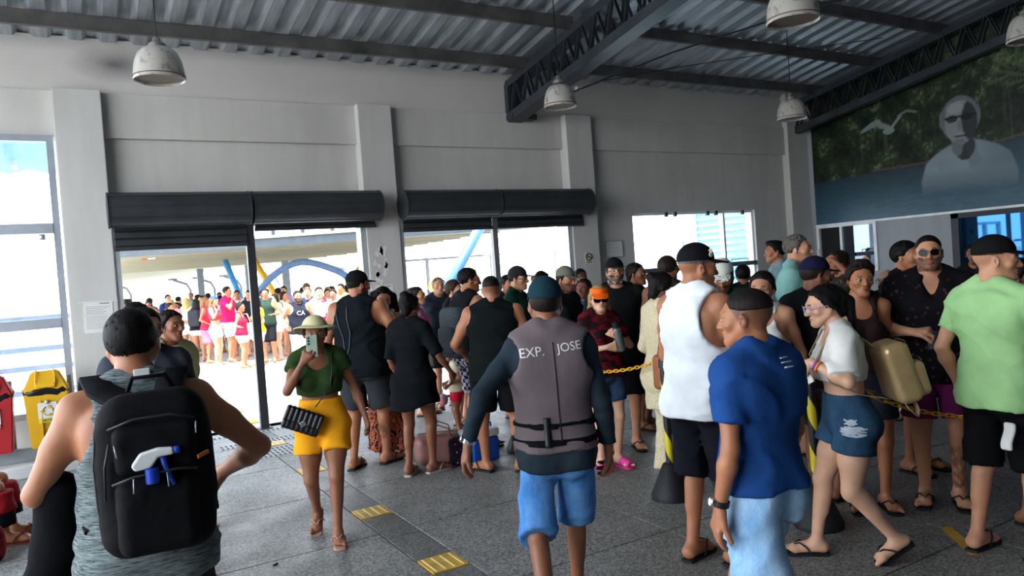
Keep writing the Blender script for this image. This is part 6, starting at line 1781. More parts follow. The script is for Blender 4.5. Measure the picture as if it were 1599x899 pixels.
def handbag():
    inf = hw; H = inf['H']; c = np.array((-.115, -.155, .84)); o = carry(inf, 'crossbody_bag', 'black quilted crossbody bag on the hip of the sun hat woman', 'handbag', c)
    mt = plain('black_leather', '#0e0e12', .32, spec=.5); Rm = Matrix.Rotation(math.radians(-24), 3, 'Y')
    def tr(X, Y, Z): a = math.radians(24); return X*math.cos(a)+Z*-math.sin(a)*-1*-1, Y, X*math.sin(a)+Z*math.cos(a)
    def b(X, Y, Z):
        x, y, z = tr(X, Y, Z); return rbox(x, y, z, (.125, .036, .075), .018)-.004*np.abs(np.sin(x*95))
    soft('bag_body', b, (-.17, -.07, -.14), (.17, .07, .14), .006, mt, o)
    def fl(X, Y, Z):
        x, y, z = tr(X, Y, Z); return rbox(x, y+.030, z-.028, (.125, .014, .05), .012)-.005*np.abs(np.sin(x*95))
    soft('bag_flap', fl, (-.17, -.08, -.12), (.17, .02, .14), .005, mt, o)
    m = MB(); m.bbox(-.020, .020, -.058, -.048, -.030, .005, .003, Rm); m.build('clasp', M_CHROME, o)
    pts = [Vector((.10, 0, .11)), Vector((.15, -.03, .22))]
    sp = [np.array((.115, 0, .05))+c*0, ]
    P0 = [Vector(c)+Vector((.09, .0, .085)), Vector(inf['tb']((.030, -.112, .665))), Vector(inf['tb']((.055, -.100, .70))), Vector(inf['tb']((.068, -.085, .77))), Vector(inf['tb']((.070, -.02, .842))), Vector(inf['tb']((.06, .05, .80))), Vector(inf['tb']((-.02, .075, .68))), Vector(inf['tb']((-.105, .04, .58))), Vector(c)+Vector((-.11, .02, .03))]
    P_ = []
    for i in range(len(P0)-1):
        for t in np.linspace(0, 1, 5)[:-1]: P_.append(P0[i].lerp(P0[i+1], t)-Vector(c))
    P_.append(P0[-1]-Vector(c)); ribbon(o, P_, .009, .004, mt, 'bag_strap', 6)
handbag()
# --- gold backpack, pouch, bracelets
def gold_pack():
    inf = glasses_woman; c = np.array((.06, .235, 1.055)); o = carry(inf, 'gold_backpack', 'pale gold leather backpack hanging behind the denim shorts woman', 'backpack', c)
    mt = plain('gold_leather', '#b59a6c', .32, .35, var=.1)
    a = math.radians(-14)
    def tr(X, Y, Z): return X, Y*math.cos(a)-Z*math.sin(a), Y*math.sin(a)+Z*math.cos(a)
    def b(X, Y, Z):
        x, y, z = tr(X, Y, Z); t = np.clip((z+.16)/.32, 0, 1); return rbox(x*(1+.18*t), y, z, (.145, .07, .165), .045)-.002*fold_noise(x, y, z, 4, 1.3)
    soft('pack_body', b, (-.2, -.22, -.24), (.2, .22, .24), .008, mt, o)
    def pk(X, Y, Z):
        x, y, z = tr(X, Y, Z); return rbox(x, y-.075, z+.055, (.112, .045, .095), .03)-.0015*fold_noise(x, y, z, 6, 1.5)
    soft('front_pocket', pk, (-.17, -.12, -.24), (.17, .24, .16), .008, mt, o)
    Ri = Matrix.Rotation(a, 3, 'X').inverted() if False else Matrix(((1, 0, 0), (0, math.cos(a), math.sin(a)), (0, -math.sin(a), math.cos(a))))
    ribbon(o, [Ri @ Vector(v) for v in ((-.09, .115, .035), (-.05, .122, .045), (.05, .122, .045), (.09, .115, .035))], .003, .003, plain('zip_dark', '#6b5a3c', .4), 'zip', 6)
    ribbon(o, [Ri @ Vector(v) for v in ((-.12, .06, .12), (-.05, .075, .155), (.05, .075, .155), (.12, .06, .12))], .003, .003, plain('zip_dark', '#6b5a3c', .4), 'zip', 6)
    m = MB(); m.bbox(-.02, .02, .122, .126, -.13, -.115, .001, Ri); m.build('logo_plate', plain('plate_dark', '#3b3020', .4), o)
    sm = plain('strap_tan', '#a58f6c', .6)
    for sg in (1, -1):
        P0 = [Vector(c)+Ri @ Vector((sg*.06, -.06, .14)), Vector(inf['tb']((sg*.066, .03, .852))), Vector(inf['tb']((sg*.070, -.03, .835))), Vector(inf['tb']((sg*.074, -.088, .745))), Vector(inf['tb']((sg*.088, -.06, .66))), Vector(inf['tb']((sg*.10, .02, .62))), Vector(c)+Ri @ Vector((sg*.10, -.05, -.14))]
        P_ = []
        for i in range(len(P0)-1):
            for t in np.linspace(0, 1, 5)[:-1]: P_.append(P0[i].lerp(P0[i+1], t)-Vector(c))
        ribbon(o, P_, .016, .004, sm, 'shoulder_strap', 6)
    ribbon(o, [Ri @ Vector(v) for v in ((.08, -.04, -.14), (.085, -.02, -.20), (.075, .01, -.25), (.06, .03, -.22), (.065, .02, -.15))], .016, .004, sm, 'loose_strap', 6)
    sh, el, wr_, hd, n, sd, cu, sg = inf['AR'][1]; H = inf['H']
    w = carry(inf, 'white_pouch', 'white paper pouch in the hand of the purple glasses woman', 'pouch', wr_+hd*.06*H+n*.025*H)
    Rm = Matrix((Vector(unit(hd)), Vector(unit(n)), Vector(unit(np.cross(hd, n))))).transposed()
    m = MB(); m.bbox(-.05, .065, -.006, .006, -.11, .09, .004, Rm); m.build('pouch_body', plain('pouch_white', '#e2e0da', .8), w)
    m = MB(); m.bbox(-.05, .065, .006, .009, .02, .09, .002, Rm); m.build('pouch_flap', plain('pouch_white', '#e2e0da', .8), w)
    for k, (d_, cl, lb) in enumerate(((.030, '#8a4fb0', 'purple wristband on the arm holding the white pouch'), (.046, '#e07a2c', 'orange wristband on the arm holding the white pouch'))):
        ax_ = Vector(unit(wr_-el)); q = ax_.to_track_quat('Z', 'Y').to_matrix(); pos = wr_-unit(wr_-el)*d_
        b_ = carry(inf, 'wristband', lb, 'wristband', pos); r = (.0150+.10*d_)*H*.95
        m = MB(); m.lathe([(r, -.006), (r+.003, -.006), (r+.003, .006), (r, .006)], 22, (0, 0, 0), q); m.build('band', plain('band_'+cl.strip('#'), cl, .5), b_, True)
    st_ = [c_ for c_ in inf['root'].children if c_.name.startswith('shorts')][0]
    from mathutils.bvhtree import BVHTree
    bv = BVHTree.FromPolygons([v.co for v in st_.data.vertices], [p.vertices for p in st_.data.polygons]); r_ = random.Random(5)
    m = MB()
    for k in range(26):                                   # pale frayed threads across the rips, seen from her left
        z_ = .735+.045*r_.random() if k < 16 else .80+.02*r_.random(); y0_ = -.10+.02*r_.random() if k < 16 else -.085+.02*r_.random(); L_ = .06+.05*r_.random() if k < 16 else .04
        pts = []
        for t in np.linspace(0, 1, 5):
            h = bv.ray_cast(Vector((.6, y0_+L_*t, z_+.006*math.sin(t*5+k))), Vector((-1, 0, 0)))[0]
            if h is not None: pts.append(h+Vector((.001, 0, 0)))
        if len(pts) > 2: m.tube(pts, .0042, 5)
    m.build('frayed_threads', plain('frayed_thread', '#b9c3cc', .9), st_, kind='stuff')
gold_pack()
# --- steel flask, cup, shoulder bag, lilac tumbler, keys, cloth
def cyl_thing(info, name, label, cat, c, axis, prof, mats):
    o = carry(info, name, label, cat, c); q = Vector(axis).to_track_quat('Z', 'Y').to_matrix()
    for nm, pr, mt in prof: m = MB(); m.lathe(pr, 20, (0, 0, 0), q); smooth_by_angle(m.build(nm, mt, o))
    return o
ow = orange_woman; sh, el, wr_, hd, n, sd, cu, sg = ow['AR'][1]
steel = plain('flask_steel', '#6d7274', .35, .6)
fc = Vector(ow['tb']((.035, -.125, .715)))
cyl_thing(ow, 'steel_flask', 'grey steel flask held in the arms of the orange visor woman', 'flask', fc, (-.25, -.1, 1), [('flask_body', [(0, -.11), (.038, -.11), (.039, .07), (.032, .09), (0, .09)], steel), ('flask_lid', [(0, .09), (.031, .09), (.031, .13), (.02, .14), (0, .14)], M_BLACK)], None)
sm = sun_man; sh, el, wr_, hd, n, sd, cu, sg = sm['AR'][0]
cyl_thing(sm, 'metal_cup', 'grey metal cup in the hand of the floral shirt man', 'cup', wr_+hd*.062*sm['H']+n*.035*sm['H'], (0, 0, 1), [('cup_body', [(0, -.06), (.030, -.06), (.036, .05), (.034, .05), (.028, -.055), (0, -.055)], plain('cup_metal', '#4a4c50', .35, .5))], None)
bw = braid_woman; sh, el, wr_, hd, n, sd, cu, sg = bw['AR'][0]
cyl_thing(bw, 'tumbler', 'lilac plastic tumbler low beside the bare legs of the denim shorts woman', 'tumbler', wr_+hd*.08*bw['H']+np.array([0, -.03, -.05]), (.15, -.1, -1), [('tumbler_body', [(0, -.12), (.045, -.12), (.036, .12), (0, .12)], plain('tumbler_lilac', '#b58fd0', .4)), ('tumbler_base', [(0, .12), (.037, .12), (.036, .145), (0, .145)], M_BLACK)], None)
cw = crochet_woman; sh, el, wr_, hd, n, sd, cu, sg = cw['AR'][0]
phone(cw, 0, 'pale phone in the low hand of the crochet cover-up woman', '#c3bfb2', cam_=False)
def brown_bag():
    c = np.array((-.20, .06, .92)); o = carry(cw, 'shoulder_bag', 'brown leather shoulder bag against the crochet cover-up', 'handbag', c); mt = plain('brown_leather', '#8f5536', .5)
    soft('bag_body', lambda X, Y, Z: rbox(X, Y, Z, (.06, .15, .13), .035)-.003*fold_noise(X, Y, Z, 2), (-.1, -.2, -.18), (.1, .2, .18), .009, mt, o)
    P0 = [Vector(c)+Vector((0, .12, .12)), Vector(cw['tb']((-.10, .07, .74))), Vector(cw['tb']((-.092, .0, .852))), Vector(cw['tb']((-.10, -.08, .74))), Vector(c)+Vector((0, -.12, .12))]
    P_ = [P0[i].lerp(P0[i+1], t)-Vector(c) for i in range(4) for t in (0, .33, .66)]+[P0[-1]-Vector(c)]
    ribbon(o, P_, .010, .004, mt, 'bag_strap', 6)
brown_bag()
phone(cap_phone_man, 0, 'dark phone in the hands of the white cap man', '#1b1c20', cam_=False)
gm = green_man; sh, el, wr_, hd, n, sd, cu, sg = gm['AR'][1]
k_ = carry(gm, 'car_keys', 'small bunch of keys in the lowered hand of the green tee man', 'keys', wr_+hd*.10*gm['H'])
m = MB(); m.tube([(.012*math.cos(a), 0, .012*math.sin(a)) for a in np.linspace(0, 6.28, 13)], .0016, 5, False); m.build('key_ring', M_CHROME, k_)
for q in (-.3, .2):
    m = MB(); m.bar((0, 0, -.01), (q*.05, .01, -.06), .004, .010, (0, 1, 0)); m.build('key', M_CHROME, k_)
cl = carry(gm, 'white_cloth', 'white cloth hanging from the back pocket of the black shorts', 'cloth', Vector((-.13, .14, .70)))
soft('cloth_fold', lambda X, Y, Z: rbox(X+.012*np.sin(Z*30), Y, Z, (.030*(1-.0*Z)+.0*X, .012, .075), .012), (-.07, -.04, -.1), (.07, .04, .1), .006, cloth('#d8d7d4'), cl)
def grey_pack():
    inf = pack_man; c = np.array((0, .20, 1.18)); o = carry(inf, 'grey_backpack', 'dark grey backpack of the man in checked shorts', 'backpack', c); mt = cloth('#363d42', 'heather', '#566066')
    soft('pack_body', lambda X, Y, Z: rbox(X, Y, Z, (.16, .09, .25), .07)-.004*fold_noise(X, Y, Z, 8), (-.22, -.14, -.3), (.22, .16, .3), .013, mt, o)
    soft('front_pocket', lambda X, Y, Z: rbox(X, Y-.09, Z+.07, (.12, .04, .13), .035), (-.17, 0, -.25), (.17, .18, .12), .012, mt, o)
    for sg in (-1, 1):
        P0 = [Vector((sg*.07, -.05, .24)), Vector(inf['tb']((sg*.075, .0, .856)))-Vector(c), Vector(inf['tb']((sg*.085, -.07, .77)))-Vector(c), Vector(inf['tb']((sg*.105, -.03, .63)))-Vector(c), Vector((sg*.13, -.05, -.2))]
        P_ = [P0[i].lerp(P0[i+1], t) for i in range(4) for t in (0, .33, .66)]+[P0[-1]]; ribbon(o, P_, .026, .008, cloth('#1c1f22'), 'shoulder_strap', 6)
grey_pack()
def cords():
    inf = black_tank_man; g = inf['tops'][0]; c = inf['tb']((0, .09, .72)); o = carry(inf, 'string_cords', 'pair of dark string bag cords on the back of the big black tank man', 'cord', c)
    from mathutils.bvhtree import BVHTree
    bv = BVHTree.FromPolygons([v.co for v in g.data.vertices], [p.vertices for p in g.data.polygons])
    for path in ([(.16, 1.49), (.13, 1.38), (.10, 1.25), (.09, 1.12), (.12, 1.02), (.16, .97)], [(.05, 1.52), (.04, 1.42), (.02, 1.30), (.045, 1.15), (.09, 1.03), (.16, .97)]):
        pts = []
        for i in range(len(path)-1):
            for t in (0, .33, .66):
                x_ = path[i][0]*(1-t)+path[i+1][0]*t; z_ = path[i][1]*(1-t)+path[i+1][1]*t; h = bv.ray_cast(Vector((x_, .6, z_)), Vector((0, -1, 0)))[0]
                if h is not None: pts.append(h+Vector((0, .005, 0))-Vector(c))
        if len(pts) > 2: m = MB(); m.tube(pts, .006, 6); m.build('cord', plain('cord_grey', '#454b52', .7), o, True)
cords()
kd = kid; kb = carry(kd, 'toy_bag', 'small grey and pink drawstring bag held by the child', 'bag', Vector((.03, -.16, .40)))
soft('bag_body', lambda X, Y, Z: np.sqrt((X/.05)**2+(Y/.05)**2+(Z/.065)**2)*.055-.055-.003*fold_noise(X, Y, Z, 2, 2), (-.09, -.09, -.1), (.09, .09, .1), .008, cloth('#9d8f95', 'block', '#c97f92'), kb)
ribbon(kb, [(0, 0, .05), (.01, -.01, .10), (.0, .02, .14)], .005, .005, cloth('#5a4a50'), 'bag_cord', 6)
# badge and braid on the white tank man's cap
tm = tank_man
bd = MB(); pb = [tm['hp']((sg_, -.085, z_)) for sg_, z_ in ((-.055, .075), (-.055, .10))]
def cap_badge():
    o = tm['root']
    crown = [c for c in o.children if c.name.startswith('cap_crown')][0]; peak = [c for c in o.children if c.name.startswith('cap_peak')][0]
    m = MB()
    p = tm['hp']((-.078, -.040, .085)); R3 = Matrix([list(v) for v in tm['R']]); nrm = (R3 @ Vector((-.93, -.35, .12))).normalized(); u_ = nrm.cross(Vector((0, 0, 1))).normalized(); v_ = u_.cross(nrm)*-1
    v_ = Vector((0, 0, 1))
    c0 = Vector(p)+nrm*.006
    m.lathe([(0, 0), (.014, 0), (.012, .003), (0, .003)], 16, c0-v_*.012, nrm.to_track_quat('Z', 'Y').to_matrix()); m.bar(c0-v_*.005, c0+v_*.022, .004, .018, tuple(nrm)); m.bar(c0+v_*.012-u_*.014, c0+v_*.012+u_*.014, .004, .006, tuple(nrm))
    m.build('cap_badge', plain('badge_silver', '#c9c4b0', .4, .5), crown)
    g = MB()
    for k in range(7):
        a = -1.1+k*.30; q = tm['hp']((math.sin(a)*.060, -.085-math.cos(a)*.062, .046-2.2*(math.sin(a)*.06)**2-.012))
        for d in (-.006, .006): g.lathe([(0, -.0), (.009, .0), (.006, .004), (0, .005)], 8, Vector(q)+Vector((d, d, .006)))
    g.build('gold_braid', plain('braid_gold', '#d9a520', .4, .4), peak)
cap_badge()

# ------------------------------------------------------------------ bags and cooler on the floor
def floor_bag():
    o = empty('duffel_bag', (2.86, 6.42, 0), math.radians(-25), 'dusty pink leather duffel bag on the floor by the tunic woman', 'bag'); mt = plain('pink_leather', '#8d625c', .4)
    soft('bag_body', lambda X, Y, Z: rbox(X, Y, Z-.14, (.24, .13, .14), .09)-.004*fold_noise(X, Y, Z, 3), (-.3, -.2, -.02), (.3, .2, .34), .011, mt, o)
    for sg in (-1, 1): ribbon(o, [(-.12, sg*.09, .22), (-.09, sg*.10, .33), (.0, sg*.09, .37), (.09, sg*.10, .33), (.12, sg*.09, .22)], .012, .007, mt, 'bag_handle')
    ribbon(o, [(-.2, 0, .285), (0, 0, .292), (.2, 0, .285)], .004, .004, plain('zip_dark2', '#5a4038', .4), 'zip', 6)
    f = empty('floral_bag', (2.98, 6.18, 0), math.radians(-20), 'small black bag with bright pink flower print on the floor', 'bag')
    soft('bag_body', lambda X, Y, Z: rbox(X, Y, Z-.13, (.13, .07, .13), .05)-.004*fold_noise(X, Y, Z, 6), (-.18, -.12, -.02), (.18, .12, .3), .009, cloth('#17151f', 'floral', '#c0408f'), f)
    c = empty('cool_box', (3.16, 6.20, 0), math.radians(10), 'blue cool box with white lid between the legs of the sleeveless man', 'cooler')
    m = MB(); m.bbox(-.15, .15, -.12, .12, 0, .23, .03); smooth_by_angle(m.build('box_body', plain('cooler_blue', '#0f4fb5', .4), c))
    m = MB(); m.bbox(-.155, .155, -.125, .125, .23, .30, .02); smooth_by_angle(m.build('box_lid', plain('cooler_white', '#d9dcdc', .4), c))
    ribbon(c, [(-.15, 0, .24), (-.15, 0, .33), (-.06, 0, .39), (.06, 0, .39), (.15, 0, .33), (.15, 0, .24)], .012, .01, plain('cooler_blue', '#0f4fb5', .4), 'box_handle')
    b2 = empty('grey_duffel', (2.55, 22.9, -.01), .3, 'grey patterned bag on the floor of the outdoor queue', 'bag')
    b3 = soft('bag_body', lambda X, Y, Z: rbox(X, Y, Z-.2, (.30, .16, .2), .1), (-.4, -.25, -.03), (.4, .25, .45), .03, cloth('#77777c', 'floral', '#c9c7c4'), b2)
floor_bag()
# litter: small butt on the floor
lt = empty('bottle_cap', (.98, 4.86, 0), .4, 'tiny dark scrap lying on the floor near the sun hat woman', 'litter'); m = MB(); m.tube([(-.02, 0, .006), (.015, .004, .006)], .006, 6); m.build('scrap', M_BLACK, lt)
# ------------------------------------------------------------------ outside: canopy, coloured steel arches, railings, boarding hall eave
M_CAN = plain('canopy_sheet', '#96917c', .6, var=.06, nscale=1, world=True)
M_CANB = plain('canopy_beam', '#474e55', .5, .2, world=True)
M_BLUE = plain('arch_pale_blue', '#7191bf', .5); M_DBLUE = plain('strut_blue', '#3b66b8', .5); M_YELO = plain('brace_yellow', '#f0b93a', .5)
M_POST = plain('outdoor_post', '#6d747c', .6); M_RAIL = plain('rail_violet_grey', '#bdbfd2', .5)
can = empty('canopy', (0, 0, 0), 0, 'long pale canopy roof over the outdoor queue beyond the doorways', 'canopy')
P4 = [(.70, 20.05), (10.5, 14.3), (10.3, 25.0), (7.4, 36.4), (3.4, 78.0), (.9, 78.0)]
m = MB(); zc = 2.92
n = len(P4); m.add([(x, y, zc) for x, y in P4]+[(x, y, zc+.06) for x, y in P4], [tuple(range(n-1, -1, -1)), tuple(range(n, 2*n))]+[(i, (i+1) % n, n+(i+1) % n, n+i) for i in range(n)])
m.build('canopy_deck', M_CAN, can)
a_, b_ = Vector((-7, 24.6, 0)), Vector((10.5, 14.3, 0)); dv = (b_-a_).normalized(); nv = Vector((-dv.y, dv.x, 0))
for k in range(15):
    o_ = .15+k*.95+.10*k; L0 = 0; p0 = a_+nv*o_; t0 = (-30-p0.x)/dv.x if False else -1.5*k
    # purlin ends on the right edge x ~ 10.4 - slope
    xr = 10.45-.002*k; tt = (xr-p0.x)/dv.x if p0.y+dv.y*((xr-p0.x)/dv.x) < 25 else None
    if tt is None:
        # meet the oblique edge through (10.3,25)-(7.4,36.4)
        e0, e1 = Vector((10.3, 25, 0)), Vector((7.4, 36.4, 0)); ed = e1-e0; den = dv.x*ed.y-dv.y*ed.x; w_ = e0-p0; tt = (w_.x*ed.y-w_.y*ed.x)/den
    m = MB(); q0 = p0+dv*((.78-p0.x)/dv.x); q1 = p0+dv*(tt-.05); hgt = .20 if k == 0 else .10
    m.bar((q0.x, q0.y, zc-hgt/2), (q1.x, q1.y, zc-hgt/2), .10 if k else .16, hgt); m.build('canopy_purlin', M_CANB if k == 0 else M_CAN, can)
pp = empty('clerestory', (0, 0, 0), 0, 'row of uprights and cream panels above the near edge of the canopy', 'clerestory')
for k in range(17):
    p_ = a_+dv*(9.2+.72*k)+nv*.5; m = MB(); m.box(p_.x-.04, p_.x+.04, p_.y-.04, p_.y+.04, zc+.06, zc+.75); m.build('upright', M_CANB, pp)
m = MB(); q0, q1 = a_+dv*9+nv*3.5, a_+dv*20.5+nv*3.5; q2, q3 = a_+dv*20.5+nv*.2, a_+dv*9+nv*.2
m.add([(q0.x, q0.y, zc+.55), (q1.x, q1.y, zc+.55), (q2.x, q2.y, zc+.9), (q3.x, q3.y, zc+.9)], [(0, 1, 2, 3)]); m.build('cream_panel', plain('cream_panel', '#b8aa78', .6), pp)
lamp_ = empty('canopy_marker', (1.9, 24.0, 2.80), 0, 'small orange and white marker light under the canopy edge', 'light')
m = MB(); m.bbox(-.12, .02, -.04, .04, 0, .1, .02); m.build('orange_lens', plain('orange_lens', '#e0703a', .4), lamp_); m = MB(); m.bbox(.05, .25, -.03, .03, .02, .08, .015); m.build('white_lens', M_WHITE, lamp_)
def steel(name, label, pts, r, mat, cat, nm='tube', flange=False):
    o = empty(name, (pts[0][0], pts[0][1], 0), 0, label, cat); V = [Vector(p)-Vector((pts[0][0], pts[0][1], 0)) for p in pts]
    if len(V) > 3:
        out = []
        for i in range(len(V)-1):
            p0, p1, p2, p3 = V[max(i-1, 0)], V[i], V[i+1], V[min(i+2, len(V)-1)]
            for t in np.linspace(0, 1, 5)[:-1]:
                out.append(.5*((2*p1)+(p2-p0)*t+(2*p0-5*p1+4*p2-p3)*t*t+(3*p1-p0-3*p2+p3)*t**3))
        V = out+[V[-1]]
    m = MB(); m.tube(V, r, 14); m.build(nm, mat, o, True)
    m = MB(); b = V[0] if V[0].z < V[-1].z else V[-1]; m.lathe([(0, 0), (r*1.7, 0), (r*1.7, .04), (0, .04)], 14, (b.x, b.y, max(b.z-.01, -.01))); m.build('base_plate', mat, o)
    return o
steel('steel_arch', 'big pale blue tubular arch seen through the second doorway', [(4.2, 25.35, 0), (4.65, 25.08, .77), (4.96, 24.91, 1.36), (5.55, 24.59, 2.10), (6.38, 24.11, 2.50), (7.33, 23.54, 2.15), (7.74, 23.29, 1.75), (8.23, 22.99, 1.09), (8.7, 22.7, 0)], .11, M_BLUE, 'arch')
steel('brace', 'yellow diagonal brace crossing the left foot of the blue arch', [(6.45, 25.2, 0), (5.30, 25.9, 2.72)], .10, M_YELO, 'brace')
steel('brace', 'yellow diagonal brace rising beside the middle pillar', [(6.9, 24.8, 0), (8.66, 23.95, 2.7)], .10, M_YELO, 'brace')
steel('brace', 'small blue brace under the canopy above the magenta shirt', [(5.35, 26.5, 0), (4.55, 26.95, 2.80)], .10, plain('brace_sky', '#4a93cf', .5), 'brace')
steel('brace', 'thick blue brace leaning right in the third doorway', [(5.2, 13.1, 0), (6.75, 12.3, 2.78)], .10, M_DBLUE, 'brace')
for (x, y, h, lb) in ((4.9, 35.4, 2.80, 'left grey canopy post far behind the queue'), (7.4, 30.4, 2.80, 'grey canopy post under the blue arch'), (6.6, 33.6, 2.80, 'grey canopy post just left of the arch top')):
    o = empty('canopy_post', (x, y, 0), 0, lb, 'post'); m = MB(); m.bbox(-.13, .13, -.13, .13, 0, h, .02); m.build('post_shaft', M_POST, o); m = MB(); m.bbox(-.22, .22, -.22, .22, 0, .03, .005); m.build('base_plate', M_POST, o)
for k, (x, y, lb) in enumerate(((2.4, 40.3, 'thin bent pole furthest left beyond the queue'), (4.9, 38.9, 'thin bent pole left of the magenta shirt'), (5.9, 38.3, 'thin bent pole above the blue cap'), (7.0, 37.6, 'thin bent pole right of the magenta shirt'), (8.6, 36.7, 'thin bent pole under the blue arch'), (11.5, 34, 'thin bent pole right of the blue arch'))):
    o = empty('bent_pole', (x, y, 0), 0, lb, 'pole'); m = MB(); m.tube([(0, 0, 0), (0, 0, 1.9), (-.15, 0, 2.2), (-.75, 0, 2.45)], .06, 8); m.build('pole_shaft', M_POST, o); m = MB(); m.bbox(-.95, -.55, -.1, .1, 2.42, 2.52, .02); m.build('pole_head', M_POST, o)
def railing(name, label, a, b, zs, step, r, mat, hpost):
    o = empty(name, (a[0], a[1], 0), 0, label, 'railing'); a, b = Vector((a[0], a[1], 0)), Vector((b[0], b[1], 0)); L = (b-a).length; d = (b-a).normalized()
    for z in zs: m = MB(); m.bar(Vector((0, 0, z)), d*L+Vector((0, 0, z)), r*2, r*2); m.build('rail', mat, o)
    k = 0
    while k*step <= L: p = d*(k*step); m = MB(); m.bar(p, p+Vector((0, 0, hpost)), r*2.6, r*2.6, (1, 0, 0)); m.build('rail_post', mat, o); k += 1
railing('railing', 'violet grey railing close outside the left window', (-6, 12.2), (-.05, 12.2), (.55, .88, 1.14, 1.56), 1.25, .035, M_RAIL, 1.2)
railing('railing', 'pale gate frame with tall posts further outside the left window', (-6, 15.6), (-.2, 15.6), (1.55, 2.25), 1.0, .05, plain('gate_green_grey', '#9fb0b0', .6), 2.3)
railing('railing', 'thin pale railing beyond the third and fourth doorways', (7.4, 21.2), (16, 16.2), (.6, 1.25, 2.25), 1.9, .03, plain('rail_pale', '#868c94', .6), 2.3)
railing('railing', 'low railing along the far side of the outdoor queue', (-6, 32), (9, 33), (.5, 1.05), 2.0, .035, plain('rail_pale', '#868c94', .6), 1.1)
# light blue eave outside the left window
ev = empty('eave', (0, 0, 0), 0, 'pale blue translucent eave at the top of the left window', 'eave')
xs = np.linspace(-6, .0, 49); V = []; F = []
for j, (y, z) in enumerate(((10.15, 4.25), (12.1, 3.56))):
    for i, x in enumerate(xs): V.append((x, y, z+.03*math.sin(i*math.pi/2)))
m = MB(); m.add(V, [(i, i+1, 49+i+1, 49+i) for i in range(48)]); m.build('eave_sheet', plain('eave_blue', '#a9d2e0', .5), ev)
for k in range(7): m = MB(); m.bbox(-5.6+k*.42*2, -5.55+k*.42*2, 11.5, 11.9, 3.55, 3.62, .005); m.build('eave_bracket', M_WHITEFR, ev)
# far ticket building outline behind, pale and sunlit
# ------------------------------------------------------------------ the queue outside, each figure its own
GQ = 'people queueing outside under the canopy'
def far(label, x, y, H, sex, face, tone, topc, botc, bhem=.42, hair='short', hcol='#1a120e', kind='plain', k2=None, slv=.55, them=.50, neck='crew', lod=2, **kw):
    hd = dict(style=hair, col=hcol, t=.012)
    if hair == 'long': hd['len'] = .26
    tp = dict(mat=cloth(topc, kind, k2), sleeve=slv, hem=them, neck=neck) if topc else None
    r_ = random.Random(hash_str(label))
    arms = kw.pop('arms', (dict(w=(.05+.02*r_.random(), .02+.16*r_.random(), -.28+.10*r_.random()), c=.5), dict(w=(.05+.02*r_.random(), .02+.16*r_.random(), -.28+.10*r_.random()), c=.5)))
    bk = kw.pop('bkind', 'plain'); b2 = kw.pop('b2', None)
    return make_person(label, x, y, face, H, sex, kw.pop('w', 1.0), tone, lod, hair=hd if hair else None, top=tp, bottom=dict(mat=cloth(botc, bk, b2), hem=bhem, flare=.02, **kw.pop('bot', {})), arms=arms, shoes=None, group=GQ, **kw)
UP = (dict(w=(.02, .12, .0), e=(.6, -.2, -1), c=.6), dict(w=(.06, .05, -.27)))
far('far left man in white shirt with his back to the hall', 1.21, 22.5, 1.72, 'm', 170, 'tan', '#e6e6e4', '#c9c9c8')
far('man in slate grey shirt at the left of the outdoor queue', 1.84, 23.3, 1.70, 'm', 150, 'tan', '#5a5d66', '#3b3d45')
far('man in royal navy tee in the outdoor queue, near its left end', 2.4, 24.1, 1.76, 'm', 20, 'light', '#27356a', '#9aa0ab')
far('woman in cream vest top beside the royal navy tee', 2.03, 20.2, 1.54, 'f', 60, 'tan', '#dccdb8', '#b9b4ac', hair='tied', slv=0)
far('woman in pale grey bikini top and pink floral shorts', 2.42, 22.3, 1.52, 'f', -20, 'tan', '#b9c4c0', '#dba6b4', slv=0, them=.66, neck='scoop', bkind='floral', b2='#b34a72')
far('blonde haired woman with bare shoulders seen from behind', 2.53, 21.1, 1.63, 'f', 170, 'tan', '#e0c9b0', '#e3d9c5', hair='long', hcol='#b99a5e', slv=0, them=.64)
bpw = far('dark haired woman in black carrying a backpack in the outdoor queue', 2.67, 20.4, 1.58, 'f', 160, 'tan', '#1d1d22', '#bac3cd', hair='long', slv=0)
far('woman in crimson swimsuit and pink sarong', 2.79, 19.8, 1.62, 'f', 80, 'tan', '#c42843', '#e0708a', .30, hair='long', hcol='#7a5b38', slv=0, neck='scoop', bot=dict(skirt=1))
far('woman in blue cap, red bikini top and pale denim shorts', 2.86, 18.9, 1.63, 'f', 62, 'light', '#c9323c', '#a9cbe6', .39, hair='long', hcol='#6b5535', slv=0, them=.655, neck='scoop', hat=dict(kind='cap', mat=cloth('#2748c8')), arms=UP, bkind='denim', b2='#cfe2f2')
far('tall man in magenta tee and patterned white shorts', 3.26, 19.4, 1.86, 'm', 66, 'tan', '#d01a56', '#e8e4d6', .33, bkind='floral', b2='#8f8f70', them=.52, arms=(dict(w=(.0, .12, .02), e=(.6, -.2, -1), c=.6), dict(w=(.02, .12, -.02), e=(.6, -.2, -1), c=.6)))
far('man in sunglasses and white shirt behind the magenta tee', 3.78, 21.0, 1.74, 'm', 0, 'tan', '#dfe0e2', '#9a9aa0', glasses=dict())
tote = far('short woman in red vest and cream shorts with a tote bag', 3.19, 17.5, 1.45, 'f', 70, 'tan', '#b51c3c', '#e2d6c6', .38, hair='tied', slv=0, neck='scoop')
far('man in pale blue shirt with dark hair in the middle of the queue', 4.22, 21.9, 1.56, 'm', 60, 'tan', '#bcd0de', '#d0d0ce')
far('person in bright yellow floral top behind the black post', 3.58, 17.6, 1.52, 'f', -60, 'tan', '#f2c21e', '#efe6cc', .36, hair='long', kind='floral', k2='#fff6df', bkind='floral', b2='#e2b23a')
